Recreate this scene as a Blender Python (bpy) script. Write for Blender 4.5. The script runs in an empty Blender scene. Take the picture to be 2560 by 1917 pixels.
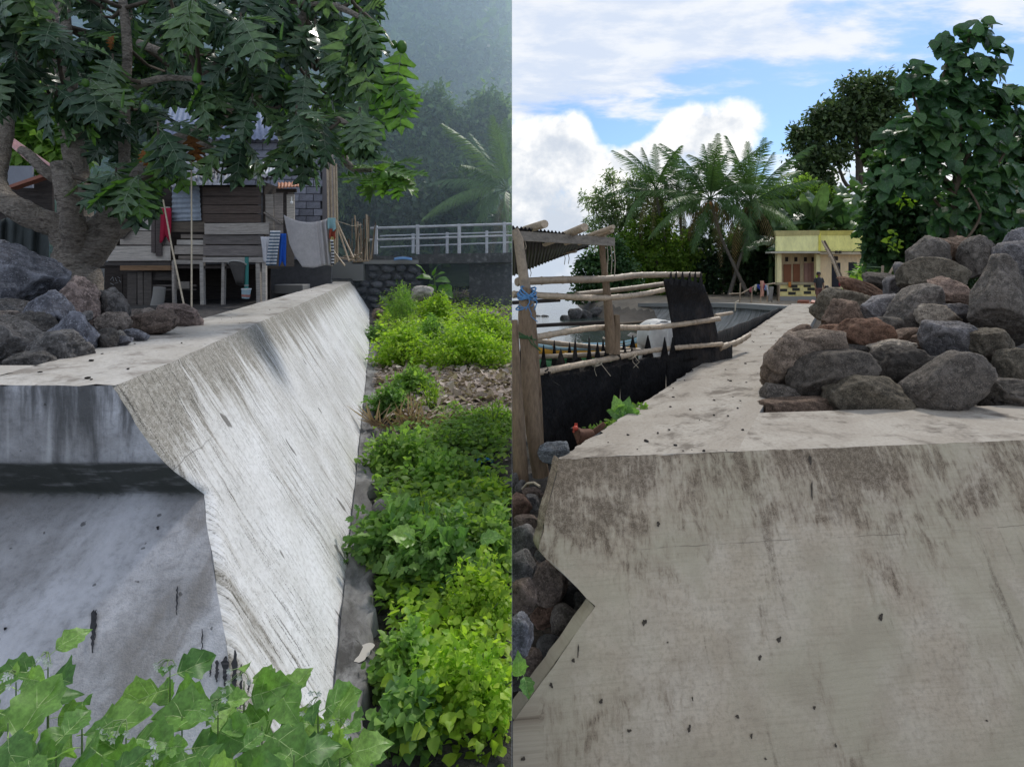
import bpy, bmesh, math, random
import numpy as np
from mathutils import Vector, Matrix, Euler, noise as mnoise

SC = bpy.context.scene
COL = SC.collection
# ------------------------------------------------------------------ camera
H, F, CX, HY = 1.6, 1447.0, 1280.0, 674.0
cam_data = bpy.data.cameras.new('camera')
cam_data.sensor_width = 36.0
cam_data.lens = 36.0 * F / 2560.0
cam_data.shift_y = -(958.5 - HY) / 2560.0
cam_data.clip_start = 0.05
cam_data.clip_end = 4000.0
cam = bpy.data.objects.new('camera', cam_data)
COL.objects.link(cam)
cam.location = (0, 0, H)
cam.rotation_euler = (math.radians(90), 0, 0)
SC.camera = cam

# ------------------------------------------------------------------ light and exposure
SUN_AZ, SUN_EL = math.radians(28), math.radians(45)      # azimuth from +Y towards +X
SUN_DIR = Vector((math.sin(SUN_AZ) * math.cos(SUN_EL), math.cos(SUN_AZ) * math.cos(SUN_EL), math.sin(SUN_EL)))
SC.view_settings.view_transform = 'Standard'
SC.view_settings.look = 'None'
SC.view_settings.exposure = 0.15
SC.view_settings.gamma = 1.0
SC.view_settings.use_curve_mapping = False
sun = bpy.data.lights.new('sun', 'SUN')
sun.energy = 2.1
sun.angle = math.radians(7)
sun.color = (1.0, 0.95, 0.87)
sun_ob = bpy.data.objects.new('sun', sun)
COL.objects.link(sun_ob)
sun_ob.rotation_euler = (-SUN_DIR).to_track_quat('-Z', 'Y').to_euler()
sun_ob.location = (0, 0, 60)

cy = SC.cycles
cy.use_denoising = True
try:
    cy.denoiser = 'OPENIMAGEDENOISE'
    cy.denoising_input_passes = 'RGB_ALBEDO_NORMAL'
except Exception:
    pass
cy.max_bounces = 7
cy.diffuse_bounces = 3
cy.glossy_bounces = 2
cy.transmission_bounces = 4
cy.transparent_max_bounces = 8
cy.volume_bounces = 4
cy.sample_clamp_indirect = 6.0
cy.caustics_reflective = False
cy.caustics_refractive = False


# ------------------------------------------------------------------ node helper
class NT:
    """small wrapper that makes node graphs short to write"""
    def __init__(s, tree):
        s.t = tree
        s.n = tree.nodes
        s.n.clear()
    def new(s, typ, **kw):
        nd = s.n.new(typ)
        for k, v in kw.items():
            setattr(nd, k, v)
        return nd
    def set(s, sock, v):
        if v is None:
            return
        if hasattr(v, 'is_output') or isinstance(v, bpy.types.NodeSocket):
            s.t.links.new(v, sock)
        else:
            if isinstance(v, (tuple, list)) and len(v) == 3 and sock.type == 'RGBA':
                v = (v[0], v[1], v[2], 1.0)
            sock.default_value = v
    def math(s, op, a, b=None, c=None, clamp=False):
        nd = s.new('ShaderNodeMath', operation=op, use_clamp=clamp)
        s.set(nd.inputs[0], a)
        if b is not None: s.set(nd.inputs[1], b)
        if c is not None: s.set(nd.inputs[2], c)
        return nd.outputs[0]
    def vmath(s, op, a, b=None, out=0):
        nd = s.new('ShaderNodeVectorMath', operation=op)
        s.set(nd.inputs[0], a)
        if b is not None: s.set(nd.inputs[1], b)
        return nd.outputs[out]
    def noise(s, vec, scale, detail=4, rough=0.55, dist=0.0, w=None, out=0):
        nd = s.new('ShaderNodeTexNoise')
        if w is not None:
            nd.noise_dimensions = '4D'
            s.set(nd.inputs['W'], w)
        if vec is not None: s.set(nd.inputs['Vector'], vec)
        s.set(nd.inputs['Scale'], scale)
        s.set(nd.inputs['Detail'], detail)
        s.set(nd.inputs['Roughness'], rough)
        s.set(nd.inputs['Distortion'], dist)
        return nd.outputs[out]
    def mapping(s, vec, scale=(1, 1, 1), loc=(0, 0, 0), rot=(0, 0, 0)):
        nd = s.new('ShaderNodeMapping')
        s.set(nd.inputs['Vector'], vec)
        nd.inputs['Scale'].default_value = scale
        nd.inputs['Location'].default_value = loc
        nd.inputs['Rotation'].default_value = rot
        return nd.outputs[0]
    def step(s, v, lo, hi, a=0.0, b=1.0):
        nd = s.new('ShaderNodeMapRange', interpolation_type='SMOOTHSTEP')
        s.set(nd.inputs[0], v)
        s.set(nd.inputs[1], lo); s.set(nd.inputs[2], hi)
        s.set(nd.inputs[3], a); s.set(nd.inputs[4], b)
        return nd.outputs[0]
    def mix(s, f, a, b, blend='MIX'):
        nd = s.new('ShaderNodeMix', data_type='RGBA', blend_type=blend)
        s.set(nd.inputs[0], f)
        s.set(nd.inputs[6], a); s.set(nd.inputs[7], b)
        return nd.outputs[2]
    def mul(s, col, f):
        """colour times a scalar"""
        return s.vmath('SCALE', col) if False else s._scale(col, f)
    def _scale(s, col, f):
        nd = s.new('ShaderNodeVectorMath', operation='SCALE')
        s.set(nd.inputs[0], col)
        s.set(nd.inputs['Scale'], f)
        return nd.outputs[0]
    def sep(s, v):
        nd = s.new('ShaderNodeSeparateXYZ')
        s.set(nd.inputs[0], v)
        return nd.outputs
    def comb(s, x, y, z):
        nd = s.new('ShaderNodeCombineXYZ')
        for i, v in enumerate((x, y, z)):
            s.set(nd.inputs[i], v)
        return nd.outputs[0]
    def bump(s, h, strength=0.5, dist=0.01, normal=None):
        nd = s.new('ShaderNodeBump')
        s.set(nd.inputs['Strength'], strength)
        s.set(nd.inputs['Distance'], dist)
        s.set(nd.inputs['Height'], h)
        if normal is not None: s.set(nd.inputs['Normal'], normal)
        return nd.outputs[0]
    def bsdf(s, col, rough=0.9, spec=0.3, normal=None, metal=0.0):
        nd = s.new('ShaderNodeBsdfPrincipled')
        s.set(nd.inputs['Base Color'], col)
        s.set(nd.inputs['Roughness'], rough)
        s.set(nd.inputs['Specular IOR Level'], spec)
        s.set(nd.inputs['Metallic'], metal)
        if normal is not None: s.set(nd.inputs['Normal'], normal)
        return nd
    def out(s, surf=None, vol=None):
        nd = s.new('ShaderNodeOutputMaterial')
        if surf is not None: s.t.links.new(surf, nd.inputs['Surface'])
        if vol is not None: s.t.links.new(vol, nd.inputs['Volume'])


# ------------------------------------------------------------------ sky
world = bpy.data.worlds.new('World')
SC.world = world
world.use_nodes = True
w = NT(world.node_tree)
gen = w.new('ShaderNodeTexCoord').outputs['Generated']
dirv = w.vmath('NORMALIZE', gen)
dx, dy, dz = w.sep(dirv)
sky = w.new('ShaderNodeTexSky')
sky.sky_type = 'NISHITA'
sky.sun_disc = False
sky.sun_elevation = SUN_EL
sky.sun_rotation = SUN_AZ
sky.air_density = 1.0
sky.dust_density = 0.6
sky.ozone_density = 1.5
SKY_STRENGTH = 0.105
blue = w.vmath('MULTIPLY', w._scale(sky.outputs[0], SKY_STRENGTH), (0.72, 0.92, 1.16))
# azimuth / elevation in radians
az = w.math('ARCTAN2', dx, dy)
el = w.math('ARCSINE', dz)
# high broken sheet cloud
zz = w.math('ADD', w.math('MAXIMUM', dz, 0.0), 0.13)
pl = w.comb(w.math('DIVIDE', dx, zz), w.math('DIVIDE', dy, zz), 0.0)
pl = w.mapping(pl, scale=(0.62, 1.0, 1), rot=(0, 0, 0.12), loc=(3.1, 1.7, 0))
n1 = w.noise(pl, 1.15, 3, 0.5, 0.25)
n2 = w.noise(pl, 4.6, 6, 0.62, 0.15)
n3 = w.noise(pl, 15.0, 3, 0.6)
hs = w.math('ADD', w.math('MULTIPLY', n1, 0.62), w.math('MULTIPLY', n2, 0.38))
hs = w.math('ADD', hs, w.math('MULTIPLY', w.math('SUBTRACT', n3, 0.5), 0.07))
hs = w.math('ADD', hs, w.step(el, 0.20, 0.42, -0.10, 0.05))
sheet = w.step(hs, 0.435, 0.56)
sheet = w.math('MULTIPLY', sheet, 0.92)
sheet_col = w.mix(w.step(w.math('SUBTRACT', n2, w.math('MULTIPLY', n1, 0.35)), 0.22, 0.45), (0.66, 0.73, 0.85), (0.86, 0.88, 0.91))
skyc = w.mix(sheet, blue, sheet_col)
# heaped clouds above the horizon
ae = w.comb(az, w.math('MULTIPLY', el, 1.05), 0.0)
wob = w.noise(ae, 13.0, 5, 0.6, 0.0)
wob2 = w.noise(ae, 38.0, 4, 0.55, 0.0)
big = w.noise(w.mapping(ae, loc=(4.37, 0, 0)), 3.4, 2, 0.5)
vor = w.new('ShaderNodeTexVoronoi', feature='SMOOTH_F1')
w.set(vor.inputs['Vector'], w.vmath('ADD', ae, w._scale(w.noise(ae, 9.0, 3, 0.5, out=1), 0.09)))
vor.inputs['Scale'].default_value = 15.0
vor.inputs['Smoothness'].default_value = 0.6
puff = w.math('SUBTRACT', 0.5, vor.outputs['Distance'])
dens = w.math('MULTIPLY', w.math('SUBTRACT', big, 0.5), 0.55)
dens = w.math('ADD', dens, w.math('MULTIPLY', w.math('SUBTRACT', wob, 0.5), 0.55))
dens = w.math('ADD', dens, w.math('MULTIPLY', w.math('SUBTRACT', wob2, 0.5), 0.22))
dens = w.math('ADD', dens, w.math('MULTIPLY', puff, 0.22))
dens = w.math('ADD', dens, w.step(el, 0.02, 0.34, 0.55, -0.62))
def gauss(px, py, sx, sy, amp):
    a0 = math.atan2(px - CX, F)
    e0 = math.atan2(HY - py, math.hypot(px - CX, F))
    qa = w.math('DIVIDE', w.math('SUBTRACT', az, a0), sx / F)
    qe = w.math('DIVIDE', w.math('SUBTRACT', el, e0), sy / F)
    r2 = w.math('ADD', w.math('MULTIPLY', qa, qa), w.math('MULTIPLY', qe, qe))
    return w.math('MULTIPLY', w.math('EXPONENT', w.math('MULTIPLY', r2, -1.0)), amp)
for g in ((1300, 330, 120, 90, .50), (1432, 315, 65, 75, .52), (1760, 310, 130, 90, .55), (1690, 300, 70, 60, .25), (1590, 400, 75, 55, .45),
          (1870, 290, 70, 55, .3), (1555, 270, 44, 48, -.70), (1400, 205, 150, 26, -.45), (1600, 205, 90, 34, -.45), (1340, 420, 90, 80, .3), (1470, 400, 60, 60, .25)):
    dens = w.math('ADD', dens, gauss(*g))
heap = w.step(dens, 0.0, 0.27)
lit = w.math('ADD', w.math('MULTIPLY', w.math('SUBTRACT', wob, 0.5), 3.2), w.math('MULTIPLY', w.math('SUBTRACT', wob2, 0.5), 1.5))
lit = w.math('ADD', lit, w.math('MULTIPLY', puff, 1.3))
lit = w.math('ADD', lit, w.math('ADD', w.step(el, 0.04, 0.24, -0.30, 0.30), w.step(dens, 0.1, 0.6, 0.45, -0.25)))
heap_col = w.mix(w.step(lit, -0.45, 0.75), (0.58, 0.64, 0.73), (1.02, 1.01, 0.99))
skyc = w.mix(heap, skyc, heap_col)
# the dim band of distant air over the sea
band = w.math('MULTIPLY', w.step(el, 0.0, 0.10, 1.0, 0.0), 0.55)
skyc = w.mix(band, skyc, (0.52, 0.61, 0.74))
bg = w.new('ShaderNodeBackground')
w.set(bg.inputs['Color'], skyc)
bg.inputs['Strength'].default_value = 1.0
wo = w.new('ShaderNodeOutputWorld')
world.node_tree.links.new(bg.outputs[0], wo.inputs['Surface'])
world.cycles.sampling_method = 'MANUAL'
world.cycles.sample_map_resolution = 1024


# ------------------------------------------------------------------ geometry helpers
def P(px, py, d):
    return Vector(((px - CX) / F * d, d, H + (HY - py) / F * d))
def S(n, d):
    return n / F * d

def rng(seed):
    return np.random.default_rng(seed)

def set_props(o, label=None, cat=None, group=None, kind=None):
    if label: o['label'] = label
    if cat: o['category'] = cat
    if group: o['group'] = group
    if kind: o['kind'] = kind
    return o

def empty(name, loc, label=None, cat=None, group=None, kind=None):
    o = bpy.data.objects.new(name, None)
    o.empty_display_size = 0.1
    COL.objects.link(o)
    o.location = loc
    return set_props(o, label, cat, group, kind)

def link(name, me, parent=None, loc=None, **kw):
    """link a mesh; mesh coordinates are world coordinates unless loc is given"""
    o = bpy.data.objects.new(name, me)
    COL.objects.link(o)
    if loc is not None:
        o.location = loc
    if parent is not None:
        o.parent = parent
        if loc is None:
            o.location = -world_loc(parent)
        else:
            o.location = Vector(loc) - world_loc(parent)
    return set_props(o, **kw)

def world_loc(o):
    v = Vector(o.location)
    while o.parent:
        o = o.parent
        v += o.location
    return v

def np_mesh(name, V, faces, mats, smooth=True, mat_idx=None, uv=None):
    """V (n,3) array, faces (m,k) array of equal-sized faces or list of lists"""
    me = bpy.data.meshes.new(name)
    V = np.asarray(V, dtype=np.float32)
    if isinstance(faces, np.ndarray):
        m, k = faces.shape
        me.vertices.add(len(V))
        me.vertices.foreach_set('co', V.ravel())
        me.loops.add(m * k)
        me.loops.foreach_set('vertex_index', faces.astype(np.int32).ravel())
        me.polygons.add(m)
        me.polygons.foreach_set('loop_start', np.arange(0, m * k, k, dtype=np.int32))
        me.polygons.foreach_set('loop_total', np.full(m, k, dtype=np.int32))
        me.update(calc_edges=True)
    else:
        me.from_pydata([tuple(v) for v in V], [], faces)
    for m_ in (mats if isinstance(mats, (list, tuple)) else [mats]):
        me.materials.append(m_)
    if mat_idx is not None:
        me.polygons.foreach_set('material_index', np.asarray(mat_idx, dtype=np.int32))
    if smooth:
        me.polygons.foreach_set('use_smooth', np.ones(len(me.polygons), dtype=bool))
    if uv is not None:
        lay = me.uv_layers.new(name='UVMap')
        vi = np.empty(len(me.loops), dtype=np.int32)
        me.loops.foreach_get('vertex_index', vi)
        lay.data.foreach_set('uv', np.asarray(uv, dtype=np.float32)[vi].ravel())
    me.update()
    return me


class MB:
    """collects boxes, tubes and sheets; build() links them as one mesh"""
    def __init__(s):
        s.v, s.f, s.m, s.sm, s.cur = [], [], [], [], 0
    def add(s, vs, fs, smooth=False):
        b = len(s.v)
        s.v += [tuple(v) for v in vs]
        for f in fs:
            s.f.append([b + i for i in f]); s.m.append(s.cur); s.sm.append(smooth)
        return s
    def box(s, c, size, rot=None, jit=0.0, seed=0):
        hx, hy, hz = size[0] / 2, size[1] / 2, size[2] / 2
        vs = [Vector((x, y, z)) for x in (-hx, hx) for y in (-hy, hy) for z in (-hz, hz)]
        if jit:
            r = random.Random(seed)
            vs = [v + Vector((r.uniform(-jit, jit) for _ in range(3))) for v in vs]
        if rot is not None:
            R = rot if isinstance(rot, Matrix) else Euler(rot).to_matrix()
            vs = [R @ v for v in vs]
        c = Vector(c)
        s.add([v + c for v in vs], [(0, 1, 3, 2), (4, 6, 7, 5), (0, 4, 5, 1), (2, 3, 7, 6), (0, 2, 6, 4), (1, 5, 7, 3)])
        return s
    def beam(s, a, b, w_, h_, up=(0, 0, 1)):
        """rectangular bar from a to b"""
        a, b = Vector(a), Vector(b)
        t = (b - a).normalized(); up = Vector(up)
        x = t.cross(up)
        if x.length < 1e-4: x = t.cross(Vector((1, 0, 0)))
        x.normalize(); z = x.cross(t)
        vs = [p + x * (sx * w_ / 2) + z * (sz * h_ / 2) for p in (a, b) for sx, sz in ((-1, -1), (1, -1), (1, 1), (-1, 1))]
        return s.add(vs, [(3, 2, 1, 0), (4, 5, 6, 7), (0, 1, 5, 4), (1, 2, 6, 5), (2, 3, 7, 6), (3, 0, 4, 7)])
    def tube(s, pts, radii, seg=8, cap=True, wob=0.0, seed=0, smooth=True, cap_mat=None):
        pts = [Vector(p) for p in pts]
        if isinstance(radii, (int, float)): radii = [radii] * len(pts)
        if len(radii) != len(pts):
            radii = list(np.interp(np.linspace(0, 1, len(pts)), np.linspace(0, 1, len(radii)), radii))
        r = random.Random(seed)
        n = len(pts); vs = []; fs = []
        prev = None
        for i, p in enumerate(pts):
            t = (pts[min(i + 1, n - 1)] - pts[max(i - 1, 0)])
            t.normalize()
            if prev is None:
                x = t.cross(Vector((0, 0, 1)))
                if x.length < 0.1: x = t.cross(Vector((0, 1, 0)))
            else:
                x = prev - t * prev.dot(t)
            x.normalize(); prev = x
            y = t.cross(x)
            for k in range(seg):
                a = 2 * math.pi * k / seg
                rr = radii[i] * (1 + (r.uniform(-wob, wob) if wob else 0))
                vs.append(p + x * (math.cos(a) * rr) + y * (math.sin(a) * rr))
        for i in range(n - 1):
            for k in range(seg):
                k2 = (k + 1) % seg
                fs.append((i * seg + k, i * seg + k2, (i + 1) * seg + k2, (i + 1) * seg + k))
        s.add(vs, fs, smooth)
        if cap:
            c0 = s.cur
            if cap_mat is not None: s.cur = cap_mat
            s.add([vs[k] for k in range(seg)], [tuple(range(seg))[::-1]])
            s.add([vs[(n - 1) * seg + k] for k in range(seg)], [tuple(range(seg))])
            s.cur = c0
        return s
    def poly(s, vs, smooth=False):
        return s.add(vs, [tuple(range(len(vs)))], smooth)
    def sheet(s, fn, nu, nv, thick=0.0, smooth=True):
        """fn(u,v) -> point"""
        vs = [Vector(fn(i / nu, j / nv)) for j in range(nv + 1) for i in range(nu + 1)]
        fs = [(j * (nu + 1) + i, j * (nu + 1) + i + 1, (j + 1) * (nu + 1) + i + 1, (j + 1) * (nu + 1) + i) for j in range(nv) for i in range(nu)]
        if thick:
            me = bpy.data.meshes.new('t'); me.from_pydata([tuple(v) for v in vs], [], fs); me.update()
            nrm = [Vector(v.normal) for v in me.vertices]
            bpy.data.meshes.remove(me)
            b = len(vs)
            vs2 = vs + [v - nn * thick for v, nn in zip(vs, nrm)]
            fs2 = fs + [tuple(b + i for i in f[::-1]) for f in fs]
            W = nu + 1
            ring = [i for i in range(W)] + [j * W + nu for j in range(1, nv + 1)] + [nv * W + i for i in range(nu - 1, -1, -1)] + [j * W for j in range(nv - 1, 0, -1)]
            for i in range(len(ring)):
                a, c = ring[i], ring[(i + 1) % len(ring)]
                fs2.append((c, a, a + b, c + b))
            return s.add(vs2, fs2, smooth)
        return s.add(vs, fs, smooth)
    def prism(s, outline, thick):
        """outline: list of Vectors in a plane, thick: Vector"""
        n = len(outline); t = Vector(thick)
        vs = [Vector(o) for o in outline] + [Vector(o) + t for o in outline]
        fs = [tuple(range(n))[::-1], tuple(range(n, 2 * n))] + [(i, (i + 1) % n, n + (i + 1) % n, n + i) for i in range(n)]
        return s.add(vs, fs)
    def mesh(s, name, mats):
        me = bpy.data.meshes.new(name)
        me.from_pydata(s.v, [], s.f)
        for m_ in (mats if isinstance(mats, (list, tuple)) else [mats]):
            me.materials.append(m_)
        me.polygons.foreach_set('material_index', s.m)
        me.polygons.foreach_set('use_smooth', s.sm)
        me.update()
        return me
    def build(s, name, mats, parent=None, color=None, bevel=0.0, **kw):
        me = s.mesh(name, mats)
        o = link(name, me, parent, **kw)
        if color: o.color = (*color, 1.0)
        if bevel:
            b = o.modifiers.new('bevel', 'BEVEL'); b.width = bevel; b.segments = 2; b.limit_method = 'ANGLE'
        return o

def clampx(V, side):
    if side < 0:
        V[:, 0] = np.minimum(V[:, 0], -0.0002)
    elif side > 0:
        V[:, 0] = np.maximum(V[:, 0], 0.0002)
    return V
# ------------------------------------------------------------------ materials
def new_mat(name):
    m = bpy.data.materials.new(name)
    m.use_nodes = True
    t = NT(m.node_tree)
    t.m = m
    return m, t
def coord(t, kind='Object'):
    return t.new('ShaderNodeTexCoord').outputs[kind]
def objcol(t):
    return t.new('ShaderNodeObjectInfo').outputs['Color']
def objrand(t):
    return t.new('ShaderNodeObjectInfo').outputs['Random']
def island(t):
    return t.new('ShaderNodeNewGeometry').outputs['Random Per Island']

def concrete(name, base, dark, pale, kind):
    """kind: 'batter_left','batter_right','fascia','top_left','top_right','plain'"""
    m, t = new_mat(name)
    uv = coord(t, 'UV')
    u, v, _ = t.sep(uv)
    fine = t.noise(uv, 38, 6, 0.68)
    grit = t.noise(uv, 160, 3, 0.6)
    mott = t.noise(uv, 2.6, 5, 0.6, 0.4)
    col = t.mix(t.step(mott, 0.35, 0.68), base, pale)
    col = t.mix(t.step(fine, 0.42, 0.72, 0, 0.35), col, dark)
    h = t.math('ADD', t.math('MULTIPLY', fine, 0.6), t.math('MULTIPLY', grit, 0.25))
    if kind == 'batter_left':
        st = t.noise(t.mapping(uv, scale=(17, 1.05, 1)), 1.0, 8, 0.70, 0.25)
        st2 = t.noise(t.mapping(uv, scale=(60, 3.2, 1), loc=(7, 3, 0)), 1.0, 6, 0.72)
        patch = t.noise(t.mapping(uv, scale=(1.5, 1.1, 1), loc=(1, 9, 0)), 1.0, 4, 0.6, 0.5)
        long_ = t.noise(t.mapping(uv, scale=(5.0, 0.45, 1), loc=(4, 1, 0)), 1.0, 4, 0.6)
        pm = t.math('MULTIPLY', t.math('SUBTRACT', patch, 0.5), 1.1)
        lm = t.math('MULTIPLY', t.math('SUBTRACT', long_, 0.5), 0.55)
        top = t.step(t.math('ADD', v, t.math('MULTIPLY', pm, 0.5)), 0.0, 0.55, 0.20, -0.05)
        near = t.step(t.math('ADD', u, t.math('MULTIPLY', v, 0.42)), 0.0, 0.7, 0.17, 0.0)
        a = t.math('ADD', t.math('ADD', t.math('MULTIPLY', st, 0.7), t.math('MULTIPLY', st2, 0.3)), t.math('ADD', top, near))
        a = t.math('ADD', a, t.math('ADD', t.math('MULTIPLY', pm, 0.35), lm))
        wash = t.step(a, 0.43, 0.72, 0.0, 0.62)
        col = t.mix(wash, col, (dark[0] * 1.45, dark[1] * 1.4, dark[2] * 1.3))
        rag = t.step(t.math('ADD', t.math('MULTIPLY', fine, 0.55), t.math('MULTIPLY', grit, 0.45)), 0.38, 0.60, 0.15, 1.0)
        col = t.mix(t.math('MULTIPLY', t.step(a, 0.55, 0.66, 0, 0.92), rag), col, dark)
        spk = t.step(t.math('ADD', t.math('MULTIPLY', st2, 0.66), t.math('MULTIPLY', grit, 0.34)), 0.535, 0.585)
        col = t.mix(t.math('MULTIPLY', spk, t.step(t.math('ADD', patch, lm), 0.30, 0.58, 0.12, 0.9)), col, (0.075, 0.07, 0.06))
        pits = t.step(t.noise(t.mapping(uv, scale=(9, 3.4, 1), loc=(2, 2, 0)), 1.0, 2, 0.5), 0.70, 0.73)
        col = t.mix(t.math('MULTIPLY', pits, 0.75), col, (0.07, 0.062, 0.05))
        cr = t.math('ABSOLUTE', t.math('ADD', t.math('SUBTRACT', v, 0.36), t.math('MULTIPLY', t.math('SUBTRACT', t.noise(uv, 3, 3), 0.5), 0.12)))
        crk = t.math('MULTIPLY', t.step(cr, 0.0, 0.004, 0.8, 0), t.step(u, 0.1, 0.8, 0.8, 0.0))
        col = t.mix(crk, col, (0.08, 0.075, 0.065))
        h = t.math('ADD', h, t.math('MULTIPLY', st2, 0.6))
        rough = 0.88
    elif kind == 'batter_right':
        st = t.noise(t.mapping(uv, scale=(9, 1.2, 1)), 1.0, 8, 0.72, 0.3)
        st2 = t.noise(t.mapping(uv, scale=(30, 9.0, 1), loc=(5, 2, 0)), 1.0, 6, 0.74, 0.5)
        big = t.noise(t.mapping(uv, scale=(1.5, 1.9, 1), loc=(2.6, 0, 0)), 1.0, 4, 0.6, 0.6)
        green = t.noise(uv, 1.4, 4, 0.55, 0.4)
        col = t.mix(t.step(green, 0.38, 0.62, 0, 0.9), col, (base[0] * 0.88, base[1] * 0.93, base[2] * 0.90))
        cloud = t.noise(uv, 5.5, 4, 0.6)
        col = t.mix(t.step(cloud, 0.40, 0.66, 0, 0.35), col, (base[0] * 0.68, base[1] * 0.66, base[2] * 0.64))
        bm_ = t.math('MULTIPLY', t.math('SUBTRACT', big, 0.5), 1.0)
        topf = t.step(t.math('ADD', v, t.math('MULTIPLY', bm_, -0.35)), 0.0, 0.95, 0.135, -0.06)
        left = t.math('MULTIPLY', t.step(t.math('ADD', u, t.math('MULTIPLY', bm_, -0.6)), 0.0, 0.62, 0.16, 0.0), t.step(v, 0.45, 1.15, 1.0, 0.35))
        a = t.math('ADD', t.math('ADD', t.math('MULTIPLY', st, 0.42), t.math('MULTIPLY', st2, 0.58)), t.math('ADD', topf, left))
        a = t.math('ADD', a, t.math('MULTIPLY', bm_, 0.85))
        speck = t.step(t.math('ADD', t.math('MULTIPLY', fine, 0.5), t.math('MULTIPLY', grit, 0.5)), 0.40, 0.58, 0.2, 1.0)
        col = t.mix(t.step(a, 0.48, 0.74, 0, 0.55), col, (dark[0] * 2.0, dark[1] * 1.9, dark[2] * 1.8))
        col = t.mix(t.math('MULTIPLY', t.step(a, 0.585, 0.74, 0, 0.9), speck), col, dark)
        # pale runs down the face
        run = t.noise(t.mapping(uv, scale=(5.5, 0.5, 1), loc=(9, 0, 0)), 1.0, 4, 0.6, 0.2)
        col = t.mix(t.math('MULTIPLY', t.step(run, 0.60, 0.68, 0, 0.35), t.step(v, 0.9, 0.3)), col, pale)
        rund = t.noise(t.mapping(uv, scale=(6.5, 0.8, 1), loc=(1, 7, 0)), 1.0, 6, 0.7, 0.2)
        col = t.mix(t.math('MULTIPLY', t.step(rund, 0.575, 0.70, 0, 0.75), speck), col, dark)
        cr = t.math('ABSOLUTE', t.math('ADD', t.math('SUBTRACT', v, 0.50), t.math('MULTIPLY', t.math('SUBTRACT', t.noise(uv, 2.2, 5), 0.5), 0.05)))
        brk = t.step(t.noise(t.mapping(uv, scale=(6, 1, 1)), 1.0, 3), 0.42, 0.55)
        col = t.mix(t.math('MULTIPLY', t.math('MULTIPLY', t.step(cr, 0.0005, 0.004, 0.5, 0), brk), t.step(u, 0.45, 0.7)), col, (0.07, 0.06, 0.05))
        wv = t.noise(t.mapping(uv, scale=(3, 75, 1), rot=(0, 0, 0.03)), 1.0, 4, 0.6)
        col = t.mix(t.step(wv, 0.45, 0.7, 0.0, 0.16), col, (dark[0] * 1.8, dark[1] * 1.8, dark[2] * 1.8))
        h = t.math('ADD', h, t.math('MULTIPLY', st2, 0.5))
        rough = 0.9
    elif kind == 'fascia':
        st = t.noise(t.mapping(uv, scale=(9, 1.3, 1)), 1.0, 6, 0.62, 0.3)
        drip = t.noise(t.mapping(uv, scale=(7.5, 0.35, 1), loc=(3.2, 0, 0)), 1.0, 3, 0.5)
        low = t.step(v, 0.44, 0.52)
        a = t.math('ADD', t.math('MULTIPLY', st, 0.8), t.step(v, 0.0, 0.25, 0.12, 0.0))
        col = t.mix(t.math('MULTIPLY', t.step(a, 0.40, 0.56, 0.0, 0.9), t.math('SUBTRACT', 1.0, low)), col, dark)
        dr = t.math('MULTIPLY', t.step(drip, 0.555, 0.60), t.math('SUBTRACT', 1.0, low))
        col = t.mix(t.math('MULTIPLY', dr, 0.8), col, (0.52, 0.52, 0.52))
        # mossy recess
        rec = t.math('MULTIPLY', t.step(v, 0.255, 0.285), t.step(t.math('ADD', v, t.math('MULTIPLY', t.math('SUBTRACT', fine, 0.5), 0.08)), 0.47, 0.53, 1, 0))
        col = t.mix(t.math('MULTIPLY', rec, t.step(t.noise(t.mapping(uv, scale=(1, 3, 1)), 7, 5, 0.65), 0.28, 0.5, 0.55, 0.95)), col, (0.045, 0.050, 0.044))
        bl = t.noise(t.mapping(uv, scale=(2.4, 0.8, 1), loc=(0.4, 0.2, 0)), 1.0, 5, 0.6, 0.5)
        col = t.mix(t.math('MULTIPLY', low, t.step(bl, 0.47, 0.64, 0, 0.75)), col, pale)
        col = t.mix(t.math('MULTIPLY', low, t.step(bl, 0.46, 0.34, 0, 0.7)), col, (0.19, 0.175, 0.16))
        pit = t.step(t.noise(uv, 24, 2, 0.5), 0.70, 0.74)
        col = t.mix(t.math('MULTIPLY', pit, 0.7), col, (0.05, 0.05, 0.05))
        rough = 0.82
    elif kind.startswith('top'):
        n = t.noise(t.mapping(uv, scale=(2.4, 2.4, 1)), 1.0, 6, 0.66, 0.6)
        n2 = t.noise(uv, 7.0, 5, 0.7, 0.5)
        col = t.mix(t.step(t.math('ADD', t.math('MULTIPLY', n, 0.6), t.math('MULTIPLY', n2, 0.4)), 0.50, 0.64, 0, 0.85), col, dark)
        pt = t.step(t.noise(uv, 15, 3, 0.6), 0.66, 0.72)
        col = t.mix(t.math('MULTIPLY', pt, 0.6), col, (dark[0] * 0.5, dark[1] * 0.5, dark[2] * 0.5))
        h = t.math('ADD', h, t.math('MULTIPLY', n2, 0.8))
        rough = 0.9
    else:
        st = t.noise(t.mapping(uv, scale=(6, 0.9, 1)), 1.0, 6, 0.65)
        col = t.mix(t.step(st, 0.45, 0.66, 0, 0.8), col, dark)
        rough = 0.9
    b = t.bsdf(col, rough, 0.25, t.bump(h, 0.55, 0.012))
    t.out(b.outputs[0])
    return m

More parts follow.
